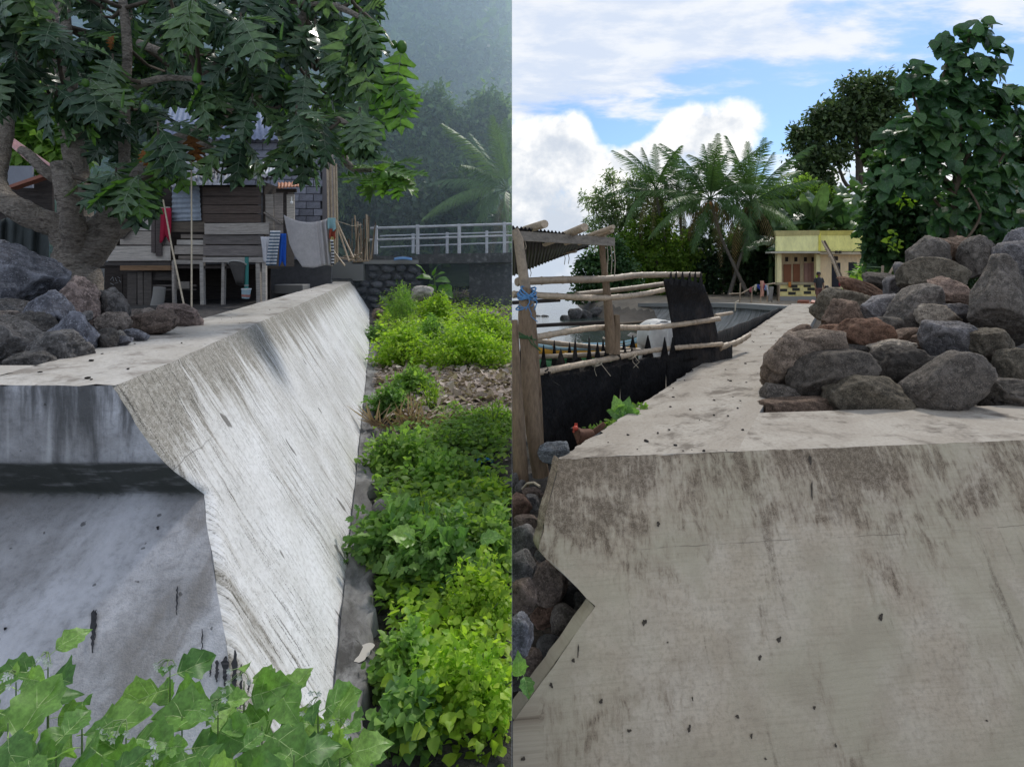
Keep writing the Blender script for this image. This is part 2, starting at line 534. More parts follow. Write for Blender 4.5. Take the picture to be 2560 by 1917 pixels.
M = {}
M['batter_left'] = concrete('pale_streaked_concrete', (0.66, 0.655, 0.64), (0.20, 0.185, 0.155), (0.78, 0.78, 0.78), 'batter_left')  # streaky white concrete, lightened further to paint sun onto the slope
M['fascia_left'] = concrete('grey_mottled_concrete', (0.30, 0.295, 0.30), (0.075, 0.075, 0.075), (0.56, 0.56, 0.59), 'fascia')  # grey mottled base with darker streaks and pale drips
M['top_left'] = concrete('worn_concrete_top', (0.42, 0.39, 0.35), (0.19, 0.165, 0.14), (0.50, 0.475, 0.44), 'top_left')
M['batter_right'] = concrete('tan_weathered_concrete', (0.56, 0.465, 0.345), (0.13, 0.098, 0.068), (0.64, 0.55, 0.43), 'batter_right')
M['top_right'] = concrete('tan_concrete_top', (0.34, 0.30, 0.25), (0.13, 0.108, 0.085), (0.42, 0.38, 0.325), 'top_right')
M['footing'] = concrete('rough_dark_footing', (0.12, 0.115, 0.11), (0.04, 0.037, 0.034), (0.26, 0.255, 0.25), 'top_x')
M['plain_concrete'] = concrete('grey_plain_concrete', (0.30, 0.29, 0.27), (0.13, 0.12, 0.11), (0.38, 0.37, 0.35), 'plain')

def rock_mat():
    m, t = new_mat('sea_boulder_rock')
    c = coord(t, 'Object')
    off = t._scale(t.comb(objrand(t), t.math('MULTIPLY', objrand(t), 7.3), 1.0), 40.0)
    c = t.vmath('ADD', c, off)
    base = objcol(t)
    n1 = t.noise(c, 3.2, 7, 0.66, 0.4)
    n2 = t.noise(c, 16.0, 8, 0.76, 0.3)
    n3 = t.noise(c, 95.0, 4, 0.65)
    col = t._scale(base, t.step(n1, 0.28, 0.72, 0.62, 1.45))
    col = t.mix(t.step(t.noise(c, 1.9, 4, 0.6, 0.5), 0.50, 0.68, 0, 0.42), col, (0.13, 0.10, 0.075))
    col = t.mix(t.step(n2, 0.44, 0.56, 0.75, 0.0), col, t._scale(base, 0.36))
    col = t.mix(t.step(n3, 0.56, 0.68, 0, 0.7), col, t._scale(base, 2.3))
    col = t.mix(t.step(n3, 0.44, 0.34, 0, 0.75), col, t._scale(base, 0.28))
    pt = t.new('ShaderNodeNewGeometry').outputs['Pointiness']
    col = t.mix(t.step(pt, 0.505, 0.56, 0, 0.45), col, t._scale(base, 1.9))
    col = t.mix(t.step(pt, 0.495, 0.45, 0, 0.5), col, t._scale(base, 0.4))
    h = t.math('ADD', t.math('MULTIPLY', n2, 1.0), t.math('MULTIPLY', n3, 0.35))
    h = t.math('ADD', h, t.math('MULTIPLY', n1, 1.2))
    b = t.bsdf(col, 0.88, 0.2, t.bump(h, 0.95, 0.045))
    t.out(b.outputs[0])
    return m
M['rock'] = rock_mat()

def leaf_mat(name, c1, c2, c3, trans=0.35, rough=0.5, spec=0.4, use_obj=False, big=0.3, gloss_noise=True):
    """c1..c3: spread of leaf colours from leaf to leaf"""
    m, t = new_mat(name)
    r = objrand(t) if use_obj else island(t)
    pos = t.new('ShaderNodeNewGeometry').outputs['Position']
    n = t.noise(pos, big, 3, 0.55)
    f = t.math('ADD', t.math('MULTIPLY', r, 0.65), t.math('MULTIPLY', n, 0.35))
    col = t.mix(t.step(f, 0.1, 0.55), c1, c2)
    col = t.mix(t.step(f, 0.55, 0.95), col, c3)
    fine = t.noise(coord(t, 'Object'), 7 if use_obj else 3, 6, 0.7)
    col = t._scale(col, t.step(fine, 0.3, 0.7, 0.66, 1.22))
    if use_obj and trans > .4:
        spot = t.noise(t.vmath('ADD', coord(t, 'Object'), t.comb(t.math('MULTIPLY', objrand(t), 50), 0.0, 0.0)), 3.2, 3, 0.5)
        col = t.mix(t.step(spot, 0.70, 0.76, 0, 0.7), col, (0.34, 0.30, 0.10))
    b = t.bsdf(col, rough, spec)
    tr = t.new('ShaderNodeBsdfTranslucent')
    t.set(tr.inputs['Color'], t.mix(0.5, col, t._scale(t.vmath('MULTIPLY', col, (1.3, 1.5, 0.45)), 1.3)))
    mx = t.new('ShaderNodeMixShader')
    mx.inputs[0].default_value = trans
    t.t.links.new(b.outputs[0], mx.inputs[1]); t.t.links.new(tr.outputs[0], mx.inputs[2])
    t.out(mx.outputs[0])
    return m
M['breadfruit_leaf'] = leaf_mat('breadfruit_leaf_green', (0.060, 0.112, 0.074), (0.095, 0.165, 0.098), (0.16, 0.26, 0.10), 0.40, 0.26, 0.5, True)
M['breadfruit_young'] = leaf_mat('young_breadfruit_leaf', (0.10, 0.22, 0.05), (0.13, 0.27, 0.05), (0.16, 0.30, 0.06), 0.45, 0.4, 0.4, True)
M['leaf_vein'] = leaf_mat('pale_leaf_vein', (0.17, 0.23, 0.17), (0.20, 0.27, 0.18), (0.25, 0.32, 0.2), 0.3, 0.5, 0.3, True)
M['orange_leaf'] = leaf_mat('dry_orange_leaf', (0.20, 0.075, 0.025), (0.24, 0.095, 0.03), (0.28, 0.12, 0.035), 0.3, 0.6, 0.3, True)
M['nightshade_leaf'] = leaf_mat('nightshade_leaf_green', (0.10, 0.22, 0.06), (0.20, 0.37, 0.085), (0.35, 0.53, 0.13), 0.44, 0.40, 0.45, True)
M['nightshade_vein'] = leaf_mat('nightshade_leaf_vein', (0.42, 0.55, 0.24), (0.48, 0.60, 0.28), (0.55, 0.68, 0.3), 0.35, 0.5, 0.3, True)
M['lime_leaf'] = leaf_mat('bright_lime_leaf', (0.19, 0.34, 0.035), (0.32, 0.48, 0.045), (0.48, 0.62, 0.08), 0.5, 0.5, 0.3, big=1.2)
M['weed_leaf'] = leaf_mat('weed_leaf_green', (0.13, 0.25, 0.055), (0.23, 0.38, 0.08), (0.36, 0.52, 0.11), 0.5, 0.5, 0.35, big=2.0)
M['weed_dark'] = leaf_mat('dark_weed_leaf', (0.10, 0.21, 0.06), (0.17, 0.31, 0.08), (0.29, 0.45, 0.11), 0.48, 0.5, 0.35, big=2.0)  # deeper green leaf mix for the duller weeds
M['forest_far'] = leaf_mat('distant_forest_leaf', (0.04, 0.08, 0.04), (0.10, 0.17, 0.07), (0.22, 0.30, 0.12), 0.4, 0.6, 0.2, big=0.08)
M['forest_mid'] = leaf_mat('hillside_tree_leaf', (0.06, 0.11, 0.05), (0.12, 0.20, 0.08), (0.22, 0.31, 0.13), 0.42, 0.55, 0.3, big=0.25)
M['mango_leaf'] = leaf_mat('dark_mango_leaf', (0.045, 0.08, 0.034), (0.085, 0.13, 0.05), (0.16, 0.21, 0.085), 0.38, 0.5, 0.35, big=0.4)
M['grove_dark'] = leaf_mat('dark_grove_leaf', (0.030, 0.062, 0.030), (0.055, 0.10, 0.044), (0.10, 0.16, 0.065), 0.36, 0.5, 0.3, big=0.3)
M['grove_green'] = leaf_mat('bright_grove_leaf', (0.12, 0.20, 0.04), (0.20, 0.31, 0.055), (0.34, 0.45, 0.09), 0.62, 0.5, 0.3, big=0.3)
M['feather_leaf'] = leaf_mat('pale_feathery_leaf', (0.13, 0.19, 0.09), (0.22, 0.29, 0.14), (0.36, 0.42, 0.23), 0.45, 0.5, 0.3, big=0.4)
M['palm_leaf'] = leaf_mat('coconut_frond_green', (0.06, 0.12, 0.042), (0.10, 0.18, 0.06), (0.17, 0.26, 0.085), 0.25, 0.5, 0.25, True)
M['palm_dry'] = leaf_mat('coconut_frond_dry', (0.20, 0.15, 0.08), (0.24, 0.18, 0.09), (0.28, 0.2, 0.1), 0.25, 0.6, 0.3, True)
M['banana_leaf'] = leaf_mat('banana_leaf_green', (0.055, 0.12, 0.05), (0.10, 0.18, 0.075), (0.17, 0.25, 0.11), 0.3, 0.4, 0.5, True)
M['round_leaf'] = leaf_mat('round_leaf_green', (0.038, 0.10, 0.036), (0.06, 0.14, 0.046), (0.12, 0.22, 0.06), 0.3, 0.45, 0.4, True)
M['shrub_leaf'] = leaf_mat('shrub_leaf_green', (0.038, 0.092, 0.034), (0.062, 0.135, 0.045), (0.13, 0.22, 0.06), 0.38, 0.45, 0.4, big=0.5)
M['dry_leaf'] = leaf_mat('dry_leaf_litter', (0.26, 0.20, 0.17), (0.44, 0.36, 0.31), (0.65, 0.58, 0.52), 0.15, 0.8, 0.2, big=2.0)
M['straw'] = leaf_mat('dry_straw', (0.25, 0.16, 0.10), (0.38, 0.27, 0.17), (0.48, 0.37, 0.26), 0.2, 0.7, 0.2)

def simple(name, col, rough=0.7, spec=0.3, var=0.25, scale=8.0, dark=None, stretch=(1, 1, 1), bump=0.3, use_obj=False, rnd=0.0, bdist=0.004, metal=0.0):
    m, t = new_mat(name)
    c = coord(t, 'Object')
    base = objcol(t) if use_obj else None
    n = t.noise(t.mapping(c, scale=stretch), scale, 6, 0.65, 0.2)
    n2 = t.noise(t.mapping(c, scale=stretch), scale * 4.3, 4, 0.65)
    src = base if use_obj else t.comb(*col)
    f = t.step(t.math('ADD', t.math('MULTIPLY', n, 0.6), t.math('MULTIPLY', n2, 0.4)), 0.3, 0.7, 1 - var, 1 + var)
    if rnd:
        f = t.math('MULTIPLY', f, t.step(objrand(t), 0, 1, 1 - rnd, 1 + rnd))
    cc = t._scale(src, f)
    if dark is not None:
        cc = t.mix(t.step(n, 0.52, 0.70, 0, 0.85), cc, dark)
    b = t.bsdf(cc, rough, spec, t.bump(n2, bump, bdist) if bump else None, metal)
    t.out(b.outputs[0])
    return m
M['bark'] = simple('breadfruit_bark', (0.42, 0.365, 0.31), 0.9, 0.2, 0.65, 7.0, (0.07, 0.056, 0.046), (1, 1, 2.2), 1.0, bdist=0.09)
M['bark_dark'] = simple('dark_trunk_bark', (0.10, 0.082, 0.065), 0.9, 0.2, 0.4, 4.0, (0.04, 0.034, 0.028), (1, 1, 0.3), 0.7, bdist=0.02)
M['palm_bark'] = simple('palm_trunk_bark', (0.20, 0.175, 0.15), 0.9, 0.2, 0.3, 3.0, (0.08, 0.07, 0.06), (1, 1, 4), 0.7, bdist=0.02)
M['cut_wood'] = simple('fresh_cut_wood', (0.38, 0.28, 0.17), 0.8, 0.2, 0.3, 20.0, (0.14, 0.09, 0.05))
M['plank'] = simple('weathered_plank', (0.2, 0.18, 0.16), 0.85, 0.2, 0.38, 3.0, None, (1.0, 6, 14), 0.5, True, 0.22)
M['post_wood'] = simple('old_post_wood', (0.22, 0.155, 0.10), 0.85, 0.2, 0.4, 4.0, (0.085, 0.055, 0.035), (5, 5, 0.8), 0.7, bdist=0.01)
M['bamboo'] = simple('dry_bamboo', (0.38, 0.295, 0.205), 0.5, 0.4, 0.38, 9.0, (0.20, 0.145, 0.095), (1, 1, 1), 0.2, False, 0.2)
M['bamboo_node'] = simple('bamboo_joint', (0.20, 0.15, 0.10), 0.7, 0.3, 0.3, 9.0)
M['rubber'] = simple('black_rubber_sheet', (0.012, 0.011, 0.0115), 0.7, 0.25, 0.6, 3.0, (0.050, 0.040, 0.034), (1, 1, 0.6), 0.9, bdist=0.05)
M['cloth'] = simple('plain_cloth', (0.5, 0.5, 0.5), 0.9, 0.1, 0.14, 6.0, None, (1, 1, 1), 0.25, True)
M['painted'] = simple('painted_surface', (0.5, 0.5, 0.5), 0.6, 0.3, 0.17, 2.2, None, (1, 1, 0.4), 0.15, True)
M['metal_sheet'] = simple('corrugated_metal', (0.5, 0.5, 0.5), 0.5, 0.45, 0.28, 2.5, None, (1, 1, 0.5), 0.1, True)
M['rail_paint'] = simple('chalky_rail_paint', (0.50, 0.50, 0.52), 0.7, 0.3, 0.22, 4.0, None, (1, 1, 1), 0.2)
M['dark_wood'] = simple('dark_brown_wood', (0.05, 0.042, 0.038), 0.9, 0.2, 0.4, 3.0, None, (1, 1, 8), 0.4)  # very dark brown, the same for every board and rail
M['soil'] = simple('dark_stony_soil', (0.060, 0.056, 0.054), 0.95, 0.15, 0.5, 7.0, (0.12, 0.105, 0.09), (1, 1, 1), 0.9, bdist=0.03)
M['fill'] = simple('stony_fill', (0.07, 0.062, 0.055), 0.95, 0.15, 0.5, 4.0, (0.03, 0.027, 0.025), (1, 1, 1), 0.9, bdist=0.04)
M['sand'] = simple('dark_beach_sand', (0.135, 0.115, 0.095), 0.9, 0.2, 0.25, 1.2, (0.09, 0.075, 0.062), (1, 1, 1), 0.4, bdist=0.03)
M['yard'] = simple('dry_yard_ground', (0.26, 0.22, 0.175), 0.95, 0.15, 0.25, 1.0, (0.14, 0.12, 0.09), (1, 1, 1), 0.4, bdist=0.03)
M['hill'] = simple('hill_undergrowth', (0.028, 0.045, 0.026), 0.95, 0.1, 0.4, 0.15, None, (1, 1, 1), 0.5, bdist=0.5)
M['block'] = simple('cinder_block', (0.22, 0.22, 0.235), 0.95, 0.15, 0.25, 9.0, None, (1, 1, 1), 0.5, True, 0.16)
M['mortar'] = simple('block_mortar', (0.12, 0.12, 0.125), 0.95, 0.1, 0.2, 8.0)
M['wall_stone'] = simple('abutment_stone', (0.10, 0.10, 0.105), 0.95, 0.2, 0.4, 5.0, (0.2, 0.2, 0.2), (1, 1, 1), 0.6, True, 0.3, bdist=0.02)
M['rope'] = simple('pale_rope', (0.42, 0.36, 0.27), 0.9, 0.1, 0.2, 30.0)
M['skin'] = simple('brown_skin', (0.22, 0.12, 0.075), 0.6, 0.3, 0.08, 8.0)
M['hair'] = simple('black_hair', (0.012, 0.010, 0.010), 0.5, 0.4, 0.2, 20.0)
M['hide'] = simple('white_hide', (0.62, 0.60, 0.56), 0.9, 0.1, 0.14, 4.0, None, (1, 1, 1), 0.3)
M['horn'] = simple('grey_horn', (0.12, 0.10, 0.09), 0.5, 0.3, 0.2, 9.0)
M['hen'] = simple('red_brown_feathers', (0.13, 0.065, 0.042), 0.8, 0.2, 0.5, 22.0, (0.03, 0.018, 0.014), (1, 1, 1), 0.5)
M['comb'] = simple('red_comb', (0.42, 0.06, 0.035), 0.6, 0.3, 0.15, 20.0)
M['tar'] = simple('black_tar', (0.016, 0.016, 0.02), 0.45, 0.4, 0.3, 20.0)
M['stain'] = simple('dark_brown_stain', (0.075, 0.062, 0.048), 0.9, 0.2, 0.35, 40.0)
M['flower'] = simple('white_flower', (0.78, 0.78, 0.74), 0.7, 0.2, 0.05, 20.0)
M['stem'] = simple('green_stem', (0.15, 0.22, 0.085), 0.6, 0.3, 0.25, 12.0)
M['twig'] = simple('brown_twig', (0.12, 0.09, 0.06), 0.8, 0.2, 0.3, 12.0)
M['coconut'] = simple('brown_coconut', (0.30, 0.15, 0.055), 0.7, 0.2, 0.3, 9.0)

def water_mat():
    m, t = new_mat('sea_water')
    pos = t.new('ShaderNodeNewGeometry').outputs['Position']
    n = t.noise(t.mapping(pos, scale=(0.9, 0.5, 1)), 1.0, 5, 0.6, 0.5)
    n2 = t.noise(t.mapping(pos, scale=(5, 2.5, 1)), 1.0, 4, 0.6, 0.5)
    h = t.math('ADD', n, t.math('MULTIPLY', n2, 0.35))
    b = t.bsdf((0.05, 0.065, 0.06), 0.09, 0.5, t.bump(h, 0.55, 0.10))
    t.out(b.outputs[0])
    return m
M['water'] = water_mat()

def cow_dummy(): pass
# ------------------------------------------------------------------ ground, sea, hill
def fbm(x, y, s, seed=0.0, oct_=4):
    return mnoise.fractal(Vector((x * s, y * s, seed)), 0.9, 2.1, oct_)

def lerp(a, b, t):
    return a + (b - a) * t
def sstep(x, a, b):
    t = max(0.0, min(1.0, (x - a) / (b - a)))
    return t * t * (3 - 2 * t)
def pw(x, pts):
    if x <= pts[0][0]: return pts[0][1]
    for (x0, y0), (x1, y1) in zip(pts, pts[1:]):
        if x <= x1: return lerp(y0, y1, (x - x0) / (x1 - x0))
    return pts[-1][1]

WL_DIR, WR_DIR = -0.2322, 0.5715
def left_toe(d): return -0.128 + WL_DIR * d
def left_lip(d): return -0.90 + WL_DIR * d
def left_inner(d): return -1.43 + WL_DIR * d
def right_lip(d): return -1.646 + WR_DIR * d
def right_inner(d): return -0.642 + WR_DIR * d

def z_left(x, y):
    toe = left_toe(y)
    n = fbm(x, y, 1.3, 3.0) * 0.05
    low = pw(y, ((-4, -0.05), (2, -0.03), (10, 0.0), (20, 0.25), (24, 0.3), (30, 0.9), (40, 2.0)))
    high = pw(y, ((2.4, 1.12), (5, 1.02), (8, 0.85), (14, 0.8), (19, 1.2), (25, 1.9), (40, 2.4)))
    t = sstep(x, toe - 0.75, toe - 0.45)
    if y < 2.36:
        t = 1.0
    if y > 20.5:
        low = lerp(low, high, sstep(-x, 4.5, 7.0))
        t = 1.0
    return lerp(high, low, t) + n * (1.0 if t > 0.5 else 0.4)

def grid_xy(name, xs, ys, fz, mat, **kw):
    nx, ny = len(xs), len(ys)
    V = np.array([(x, y, fz(x, y)) for y in ys for x in xs])
    idx = np.arange(nx * ny).reshape(ny, nx)
    Fq = np.stack([idx[:-1, :-1], idx[:-1, 1:], idx[1:, 1:], idx[1:, :-1]], -1).reshape(-1, 4)
    return link(name, np_mesh(name, V, Fq, mat), kind='structure', **kw)

xs_l = -np.concatenate([np.linspace(0.0002, 6, 90), np.linspace(6.3, 40, 40)])[::-1]
ys_l = np.concatenate([np.linspace(-3, 1, 8), np.linspace(1.15, 12, 110), np.linspace(12.3, 42, 60)])
grid_xy('ground', xs_l, ys_l, z_left, M['soil'])

def right_edge(y):
    """x of the land edge (wall face) at distance y"""
    return pw(y, ((-4, -0.2), (2.9, 0.012), (18.0, 8.64), (20, 8.9), (24, 8.3), (27, 7.7), (30, 6.0), (32, 4.4), (60, 8.0)))
def z_right(x, y):
    s = x - right_edge(y)
    n = fbm(x, y, 1.1, 8.0) * 0.04
    land = pw(y, ((0, -1.02), (3.55, -1.0), (3.9, -1.0), (4.1, 0.36), (18, 0.40), (24, 0.10), (28, -0.06), (40, -0.05), (60, -0.1)))
    sea_ = pw(y, ((-4, -1.05), (2.3, -0.98), (2.9, -0.80), (3.6, -0.35), (4.3, -0.02), (6.5, -0.02), (9, -0.25), (13.5, -0.80), (16, -1.3),
                  (25, -1.35), (27.5, -0.88), (31, -0.62), (38, -0.6), (60, -1.6)))
    if y > 27: sea_ = lerp(sea_, -2.2, sstep(x, 5.0, 3.2))
    t = sstep(s, 0.25, 0.6) if y < 18 else (sstep(s, 0.05, 0.5) if y < 27.5 else sstep(s, -1.0, 1.5))
    if y < 4.0 and x > 0.0:
        front = sstep(x, 0.25, 0.9) if y > 2.6 else 1.0
        return lerp(sea_, -1.05, front) + n
    return lerp(sea_, land, t) + n
xs_r = np.concatenate([np.linspace(0.0002, 4, 60), np.linspace(4.1, 14, 80), np.linspace(14.5, 60, 30)])
ys_r = np.concatenate([np.linspace(-3, 2, 8), np.linspace(2.1, 8, 60), np.linspace(8.2, 62, 130)])
gr_right = grid_xy('shore_ground', xs_r, ys_r, z_right, M['fill'])
gr_right.data.materials.append(M['sand']); gr_right.data.materials.append(M['yard'])
for p in gr_right.data.polygons:
    c = p.center
    s = c.x - right_edge(c.y)
    if c.y > 20 and s > 0.2: p.material_index = 2
    elif c.y > 5.5 and s < 0.2: p.material_index = 1

me = np_mesh('sea', np.array([(0.0002, 9, -0.9), (60, 9, -0.9), (100, 108, -0.9), (0.0002, 108, -0.9)]), [[0, 1, 2, 3]], M['water'], smooth=False)
link('sea', me, kind='structure')

# the steep wooded hillside behind the bridge
def z_hill(x, y):
    base = pw(y, ((27, 0.8), (34, 3.0), (44, 8.0), (56, 20.0), (66, 34), (72, 42), (100, 46)))
    return base + fbm(x, y, 0.06, 1.0) * pw(y, ((27, 0.2), (40, 1.5), (60, 4.0), (100, 5)))
xs_h = -np.concatenate([np.linspace(0.0002, 60, 50), np.linspace(62, 84, 8)])[::-1]
grid_xy('hillside', xs_h, np.linspace(27, 84, 60), z_hill, M['hill'])

# ------------------------------------------------------------------ sea walls
def wall_grid(rows, cols, fn, name, mat, parent, **kw):
    """fn(i,j) -> (point, uv)"""
    V, U = [], []
    for j in range(rows + 1):
        for i in range(cols + 1):
            p, uv = fn(i / cols, j / rows)
            V.append(p); U.append(uv)
    idx = np.arange((rows + 1) * (cols + 1)).reshape(rows + 1, cols + 1)
    Fq = np.stack([idx[:-1, :-1], idx[1:, :-1], idx[1:, 1:], idx[:-1, 1:]], -1).reshape(-1, 4)
    me_ = np_mesh(name, np.array(V), Fq, mat, smooth=True, uv=np.array(U))
    return link(name, me_, parent, **kw)

LW = empty('sea_wall', (-1.6, 6, 0.0), 'long pale concrete sea wall with streaked sloping face, running back to the bridge', 'sea wall')
PROF = ((1.2, 2.0), (0.935, 2.0), (0.766, 2.15), (0.45, 1.72), (0.2, 1.40), (-0.25, 0.82))
def prof_d(z):
    return pw(-z, tuple((-a, b) for a, b in PROF))
def jit(a, b, amp, seed):
    if amp == 0.012: amp = 0.020
    return mnoise.fractal(Vector((a * 9, b * 9, seed)), 0.8, 2.0, 4) * amp
def xb(z, d):
    return lerp(-0.9, -0.128, (1.2 - z) / 1.2) + WL_DIR * d
ZR = sorted(set([1.2, 1.19, 1.17, 1.1, 0.935, 0.766, 0.45, 0.2, -0.25] + [round(1.2 - q * 0.045, 4) for q in range(32)]), reverse=True)
def batter_l(a, b):
    z = ZR[int(round(b * (len(ZR) - 1)))]
    d0 = prof_d(z)
    d = d0 + (19.6 - d0) * a ** 2.2
    edge = jit(d, 0, 0.012, 2.0) if z >= 1.19 else 0.0
    end = jit(z * 3, 1, 0.004, 5.0) if a == 0 else 0.0
    x = xb(z, d) + jit(d * .25, z * .5, 0.010, 7.0) + edge * 0.8
    rd = max(0.0, 1 - (d - d0) / .05) ** 2 * lerp(.012, .028, sstep(z, .85, .7))
    x -= rd
    return (x + end, d + end, z + min(0, edge) * 0.6), ((d - 2.0) * 1.027, (1.2 - z) * 1.19)
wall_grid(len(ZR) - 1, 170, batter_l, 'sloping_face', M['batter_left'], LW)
def top_l(a, b):
    d = 2.0 + 17.6 * a ** 2.2
    z = 1.2
    e = jit(d, 0, 0.012, 2.0)
    xr = xb(1.2, d) + jit(d * .25, 0.6, 0.010, 7.0) + e * 0.8 + (jit(3.6, 1, 0.004, 5.0) if a == 0 else 0)
    xl = left_inner(d)
    zz_ = 1.2 + (min(0, e) * 0.6 if b == 1 else jit(d * .2, b, 0.006, 3.3))
    return (lerp(xl, xr, b), d + (jit(3.6, 1, 0.004, 5.0) if a == 0 and b == 1 else (jit(b * 2, 4, 0.008, 6) if a == 0 else 0)), zz_), (d, b * 0.53)
wall_grid(8, 170, lambda a, b: top_l(a, b), 'top_slab', M['top_left'], LW)
def top_l2(a, b):
    x = lerp(-4.2, left_inner(2.0), a)
    e = jit(x, 4, 0.010, 6.0)
    d = lerp(2.0, 2.42, b)
    if a == 1: x = left_inner(d)
    return (x, d + (e if b == 0 else 0), 1.2 + (min(0, e) if b == 0 else 0)), (x * 1.0 + 20, d)
wall_grid(4, 60, top_l2, 'return_slab', M['top_left'], LW)
def fascia_l(a, b):
    k = ZR
    z = k[int(round(b * (len(k) - 1)))]
    d = prof_d(z)
    vl = pw(-z, ((-1.2, 0), (-0.935, 0.265), (-0.766, 0.49), (-0.45, 1.02), (-0.2, 1.43), (0.25, 2.16)))
    xe = xb(z, d) + (jit(z * 3, 1, 0.004, 5.0) + jit(d * .25, z * .5, 0.010, 7.0)) - lerp(.012, .028, sstep(z, .85, .7)) + (jit(d, 0, .012, 2.0) * .8 if z >= 1.19 else 0)
    x = lerp(-4.2, xe, a ** 0.7)
    e = jit(x, 4, 0.010, 6.0) if b == 0 else jit(x * .4, z, 0.006, 2.0)
    dd = jit(z * 3, 1, 0.004, 5.0) if a == 1 else max(0.0, 1 - (xe - x) / .06) ** 2 * .0
    return (x, d + e * (0 if a == 1 else 1) + dd, z + (min(0, e) if b == 0 and a < 1 else 0)), (x * 1.0 + 10, vl)
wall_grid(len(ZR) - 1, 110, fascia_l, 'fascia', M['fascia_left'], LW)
mb = MB()
mb.add([(left_inner(2.42), 2.42, 1.2), (left_inner(19.6), 19.6, 1.2), (left_inner(19.6), 19.6, 0.0), (left_inner(2.42), 2.42, 0.0)], [(0, 1, 2, 3)])
mb.add([(-4.2, 2.42, 1.2), (left_inner(2.42), 2.42, 1.2), (left_inner(2.42), 2.42, 0.0), (-4.2, 2.42, 0.0)], [(0, 1, 2, 3)])
mb.add([(left_inner(19.6), 19.6, 1.2), (xb(1.2, 19.6), 19.6, 1.2), (xb(-.25, 19.6), 19.6, -.25), (left_inner(19.6), 19.6, -.25)], [(0, 1, 2, 3)])
mb.build('back_face', M['plain_concrete'], LW)
# footing along the toe
def foot(a, b):
    d = 0.9 + 14 * a ** 1.6
    w_ = 0.15 + jit(d * .3, 2, 0.12, 4.0) + jit(d * 1.4, 5, 0.05, 4.0)
    x = left_toe(d) - 0.03 + b * w_
    z = 0.045 + jit(d * .5, b, 0.03, 1.0) - (0.18 if b >= 0.99 else 0.0) + 0.03 * (1 - b)
    return (x, d, z), (d, b * 0.25)
wall_grid(6, 140, foot, 'footing', M['footing'], LW)
# pale mortar splashes on the footing
def blotch(name, c, ax, ay, n, mat, parent, r0=1.0, seed=0, amp=0.35, lift=Vector((0, 0, 0.004))):
    r = random.Random(seed)
    ph = [r.uniform(0, 6.28) for _ in range(5)]
    ring = []
    for k in range(n):
        a = 2 * math.pi * k / n
        rr = r0 * (1 + amp * (0.5 * math.sin(2 * a + ph[0]) + 0.35 * math.sin(3 * a + ph[1]) + 0.3 * math.sin(5 * a + ph[2])) + r.uniform(-.12, .12) * amp)
        ring.append(Vector(c) + lift + Vector(ax) * (math.cos(a) * rr) + Vector(ay) * (math.sin(a) * rr))
    m_ = MB(); m_.add([Vector(c) + lift] + ring, [(0, k + 1, (k + 1) % n + 1) for k in range(n)])
    return m_.build(name, mat, parent)
# tar runs and spots on the lower face of the left wall
def on_lower(px, py):
    """point on the lower camera-facing face of the left wall"""
    for it in range(460):
        d = 0.9 + it * 0.003
        z = H + (HY - py) / F * d
        if d >= prof_d(z): break
    return Vector(((px - CX) / F * d, d - 0.006, z + 0.005))
def run_shape(px, y0, y1, w0, seed, mat=None, name='tar_run'):
    r = random.Random(seed)
    L_, R_ = [], []
    n = 15
    for k in range(n):
        t = k / (n - 1)
        py = lerp(y0, y1, t)
        ww = w0 * (math.sin(math.pi * min(1, .04 + .8 * t ** .6)) ** .8) * (1 - .55 * t) * r.uniform(0.55, 1.3) + 0.45
        dx_ = r.uniform(-1.5, 1.5) - t * 2
        L_.append(on_lower(px + dx_ - ww, py)); R_.append(on_lower(px + dx_ + ww, py))
    m_ = MB(); m_.add(L_ + R_, [(k, k + 1, n + k + 1, n + k) for k in range(n - 1)])
    m_.build(name, mat or M['tar'], LW)
for a in ((237, 1525, 1632, 7, 1), (243, 1524, 1600, 3, 2), (446, 1466, 1538, 2.2, 3), (509, 1572, 1650, 1.5, 4),
          (506, 1652, 1700, 2.5, 5), (530, 1650, 1692, 3, 6), (546, 1650, 1705, 6, 7), (566, 1640, 1715, 10, 8), (590, 1625, 1780, 8, 9),
          (606, 1660, 1775, 3, 10), (560, 1740, 1810, 9, 11), (625, 1700, 1730, 4, 12), (398, 1316, 1326, 4, 13), (18, 1568, 1576, 5, 14)):
    run_shape(*a)

# right wall
RW = empty('sea_wall', (1.2, 4.0, -0.9), 'tan weathered concrete sea wall with dark lichen, running back towards the yellow house', 'sea wall')
def front_d(x): return 3.372 + (x - 0.281) * 0.121
DR = sorted(set([0, 0.02, 0.2, 0.398, 0.633, 1.004, 1.5] + [round(q * 0.04, 3) for q in range(38)]))
EDGE = ((0.0, 0.281), (0.2, 0.205), (0.398, 0.140), (0.45, 0.20), (0.633, 0.430), (1.004, 0.004), (1.5, 0.004))
def batter_r(a, b):
    D = DR[int(round(b * (len(DR) - 1)))]
    x0 = pw(D, EDGE)
    x0 += jit(D * 2, 1, 0.011, 4.4) if 0 < D < 0.95 else 0
    x = lerp(x0, 5.2, a ** 1.3)
    e = jit(x * .8, 0, 0.010, 2.0) if D == 0 else 0.0
    d = front_d(x) - 0.64 * D + jit(x * .2, D * .5, 0.010, 7.0) + e
    return (x, d, 0.5 - D + min(0, e) * 0.7), (max(0.0, x - 0.14), D * 1.19)
wall_grid(len(DR) - 1, 130, batter_r, 'sloping_face', M['batter_right'], RW)
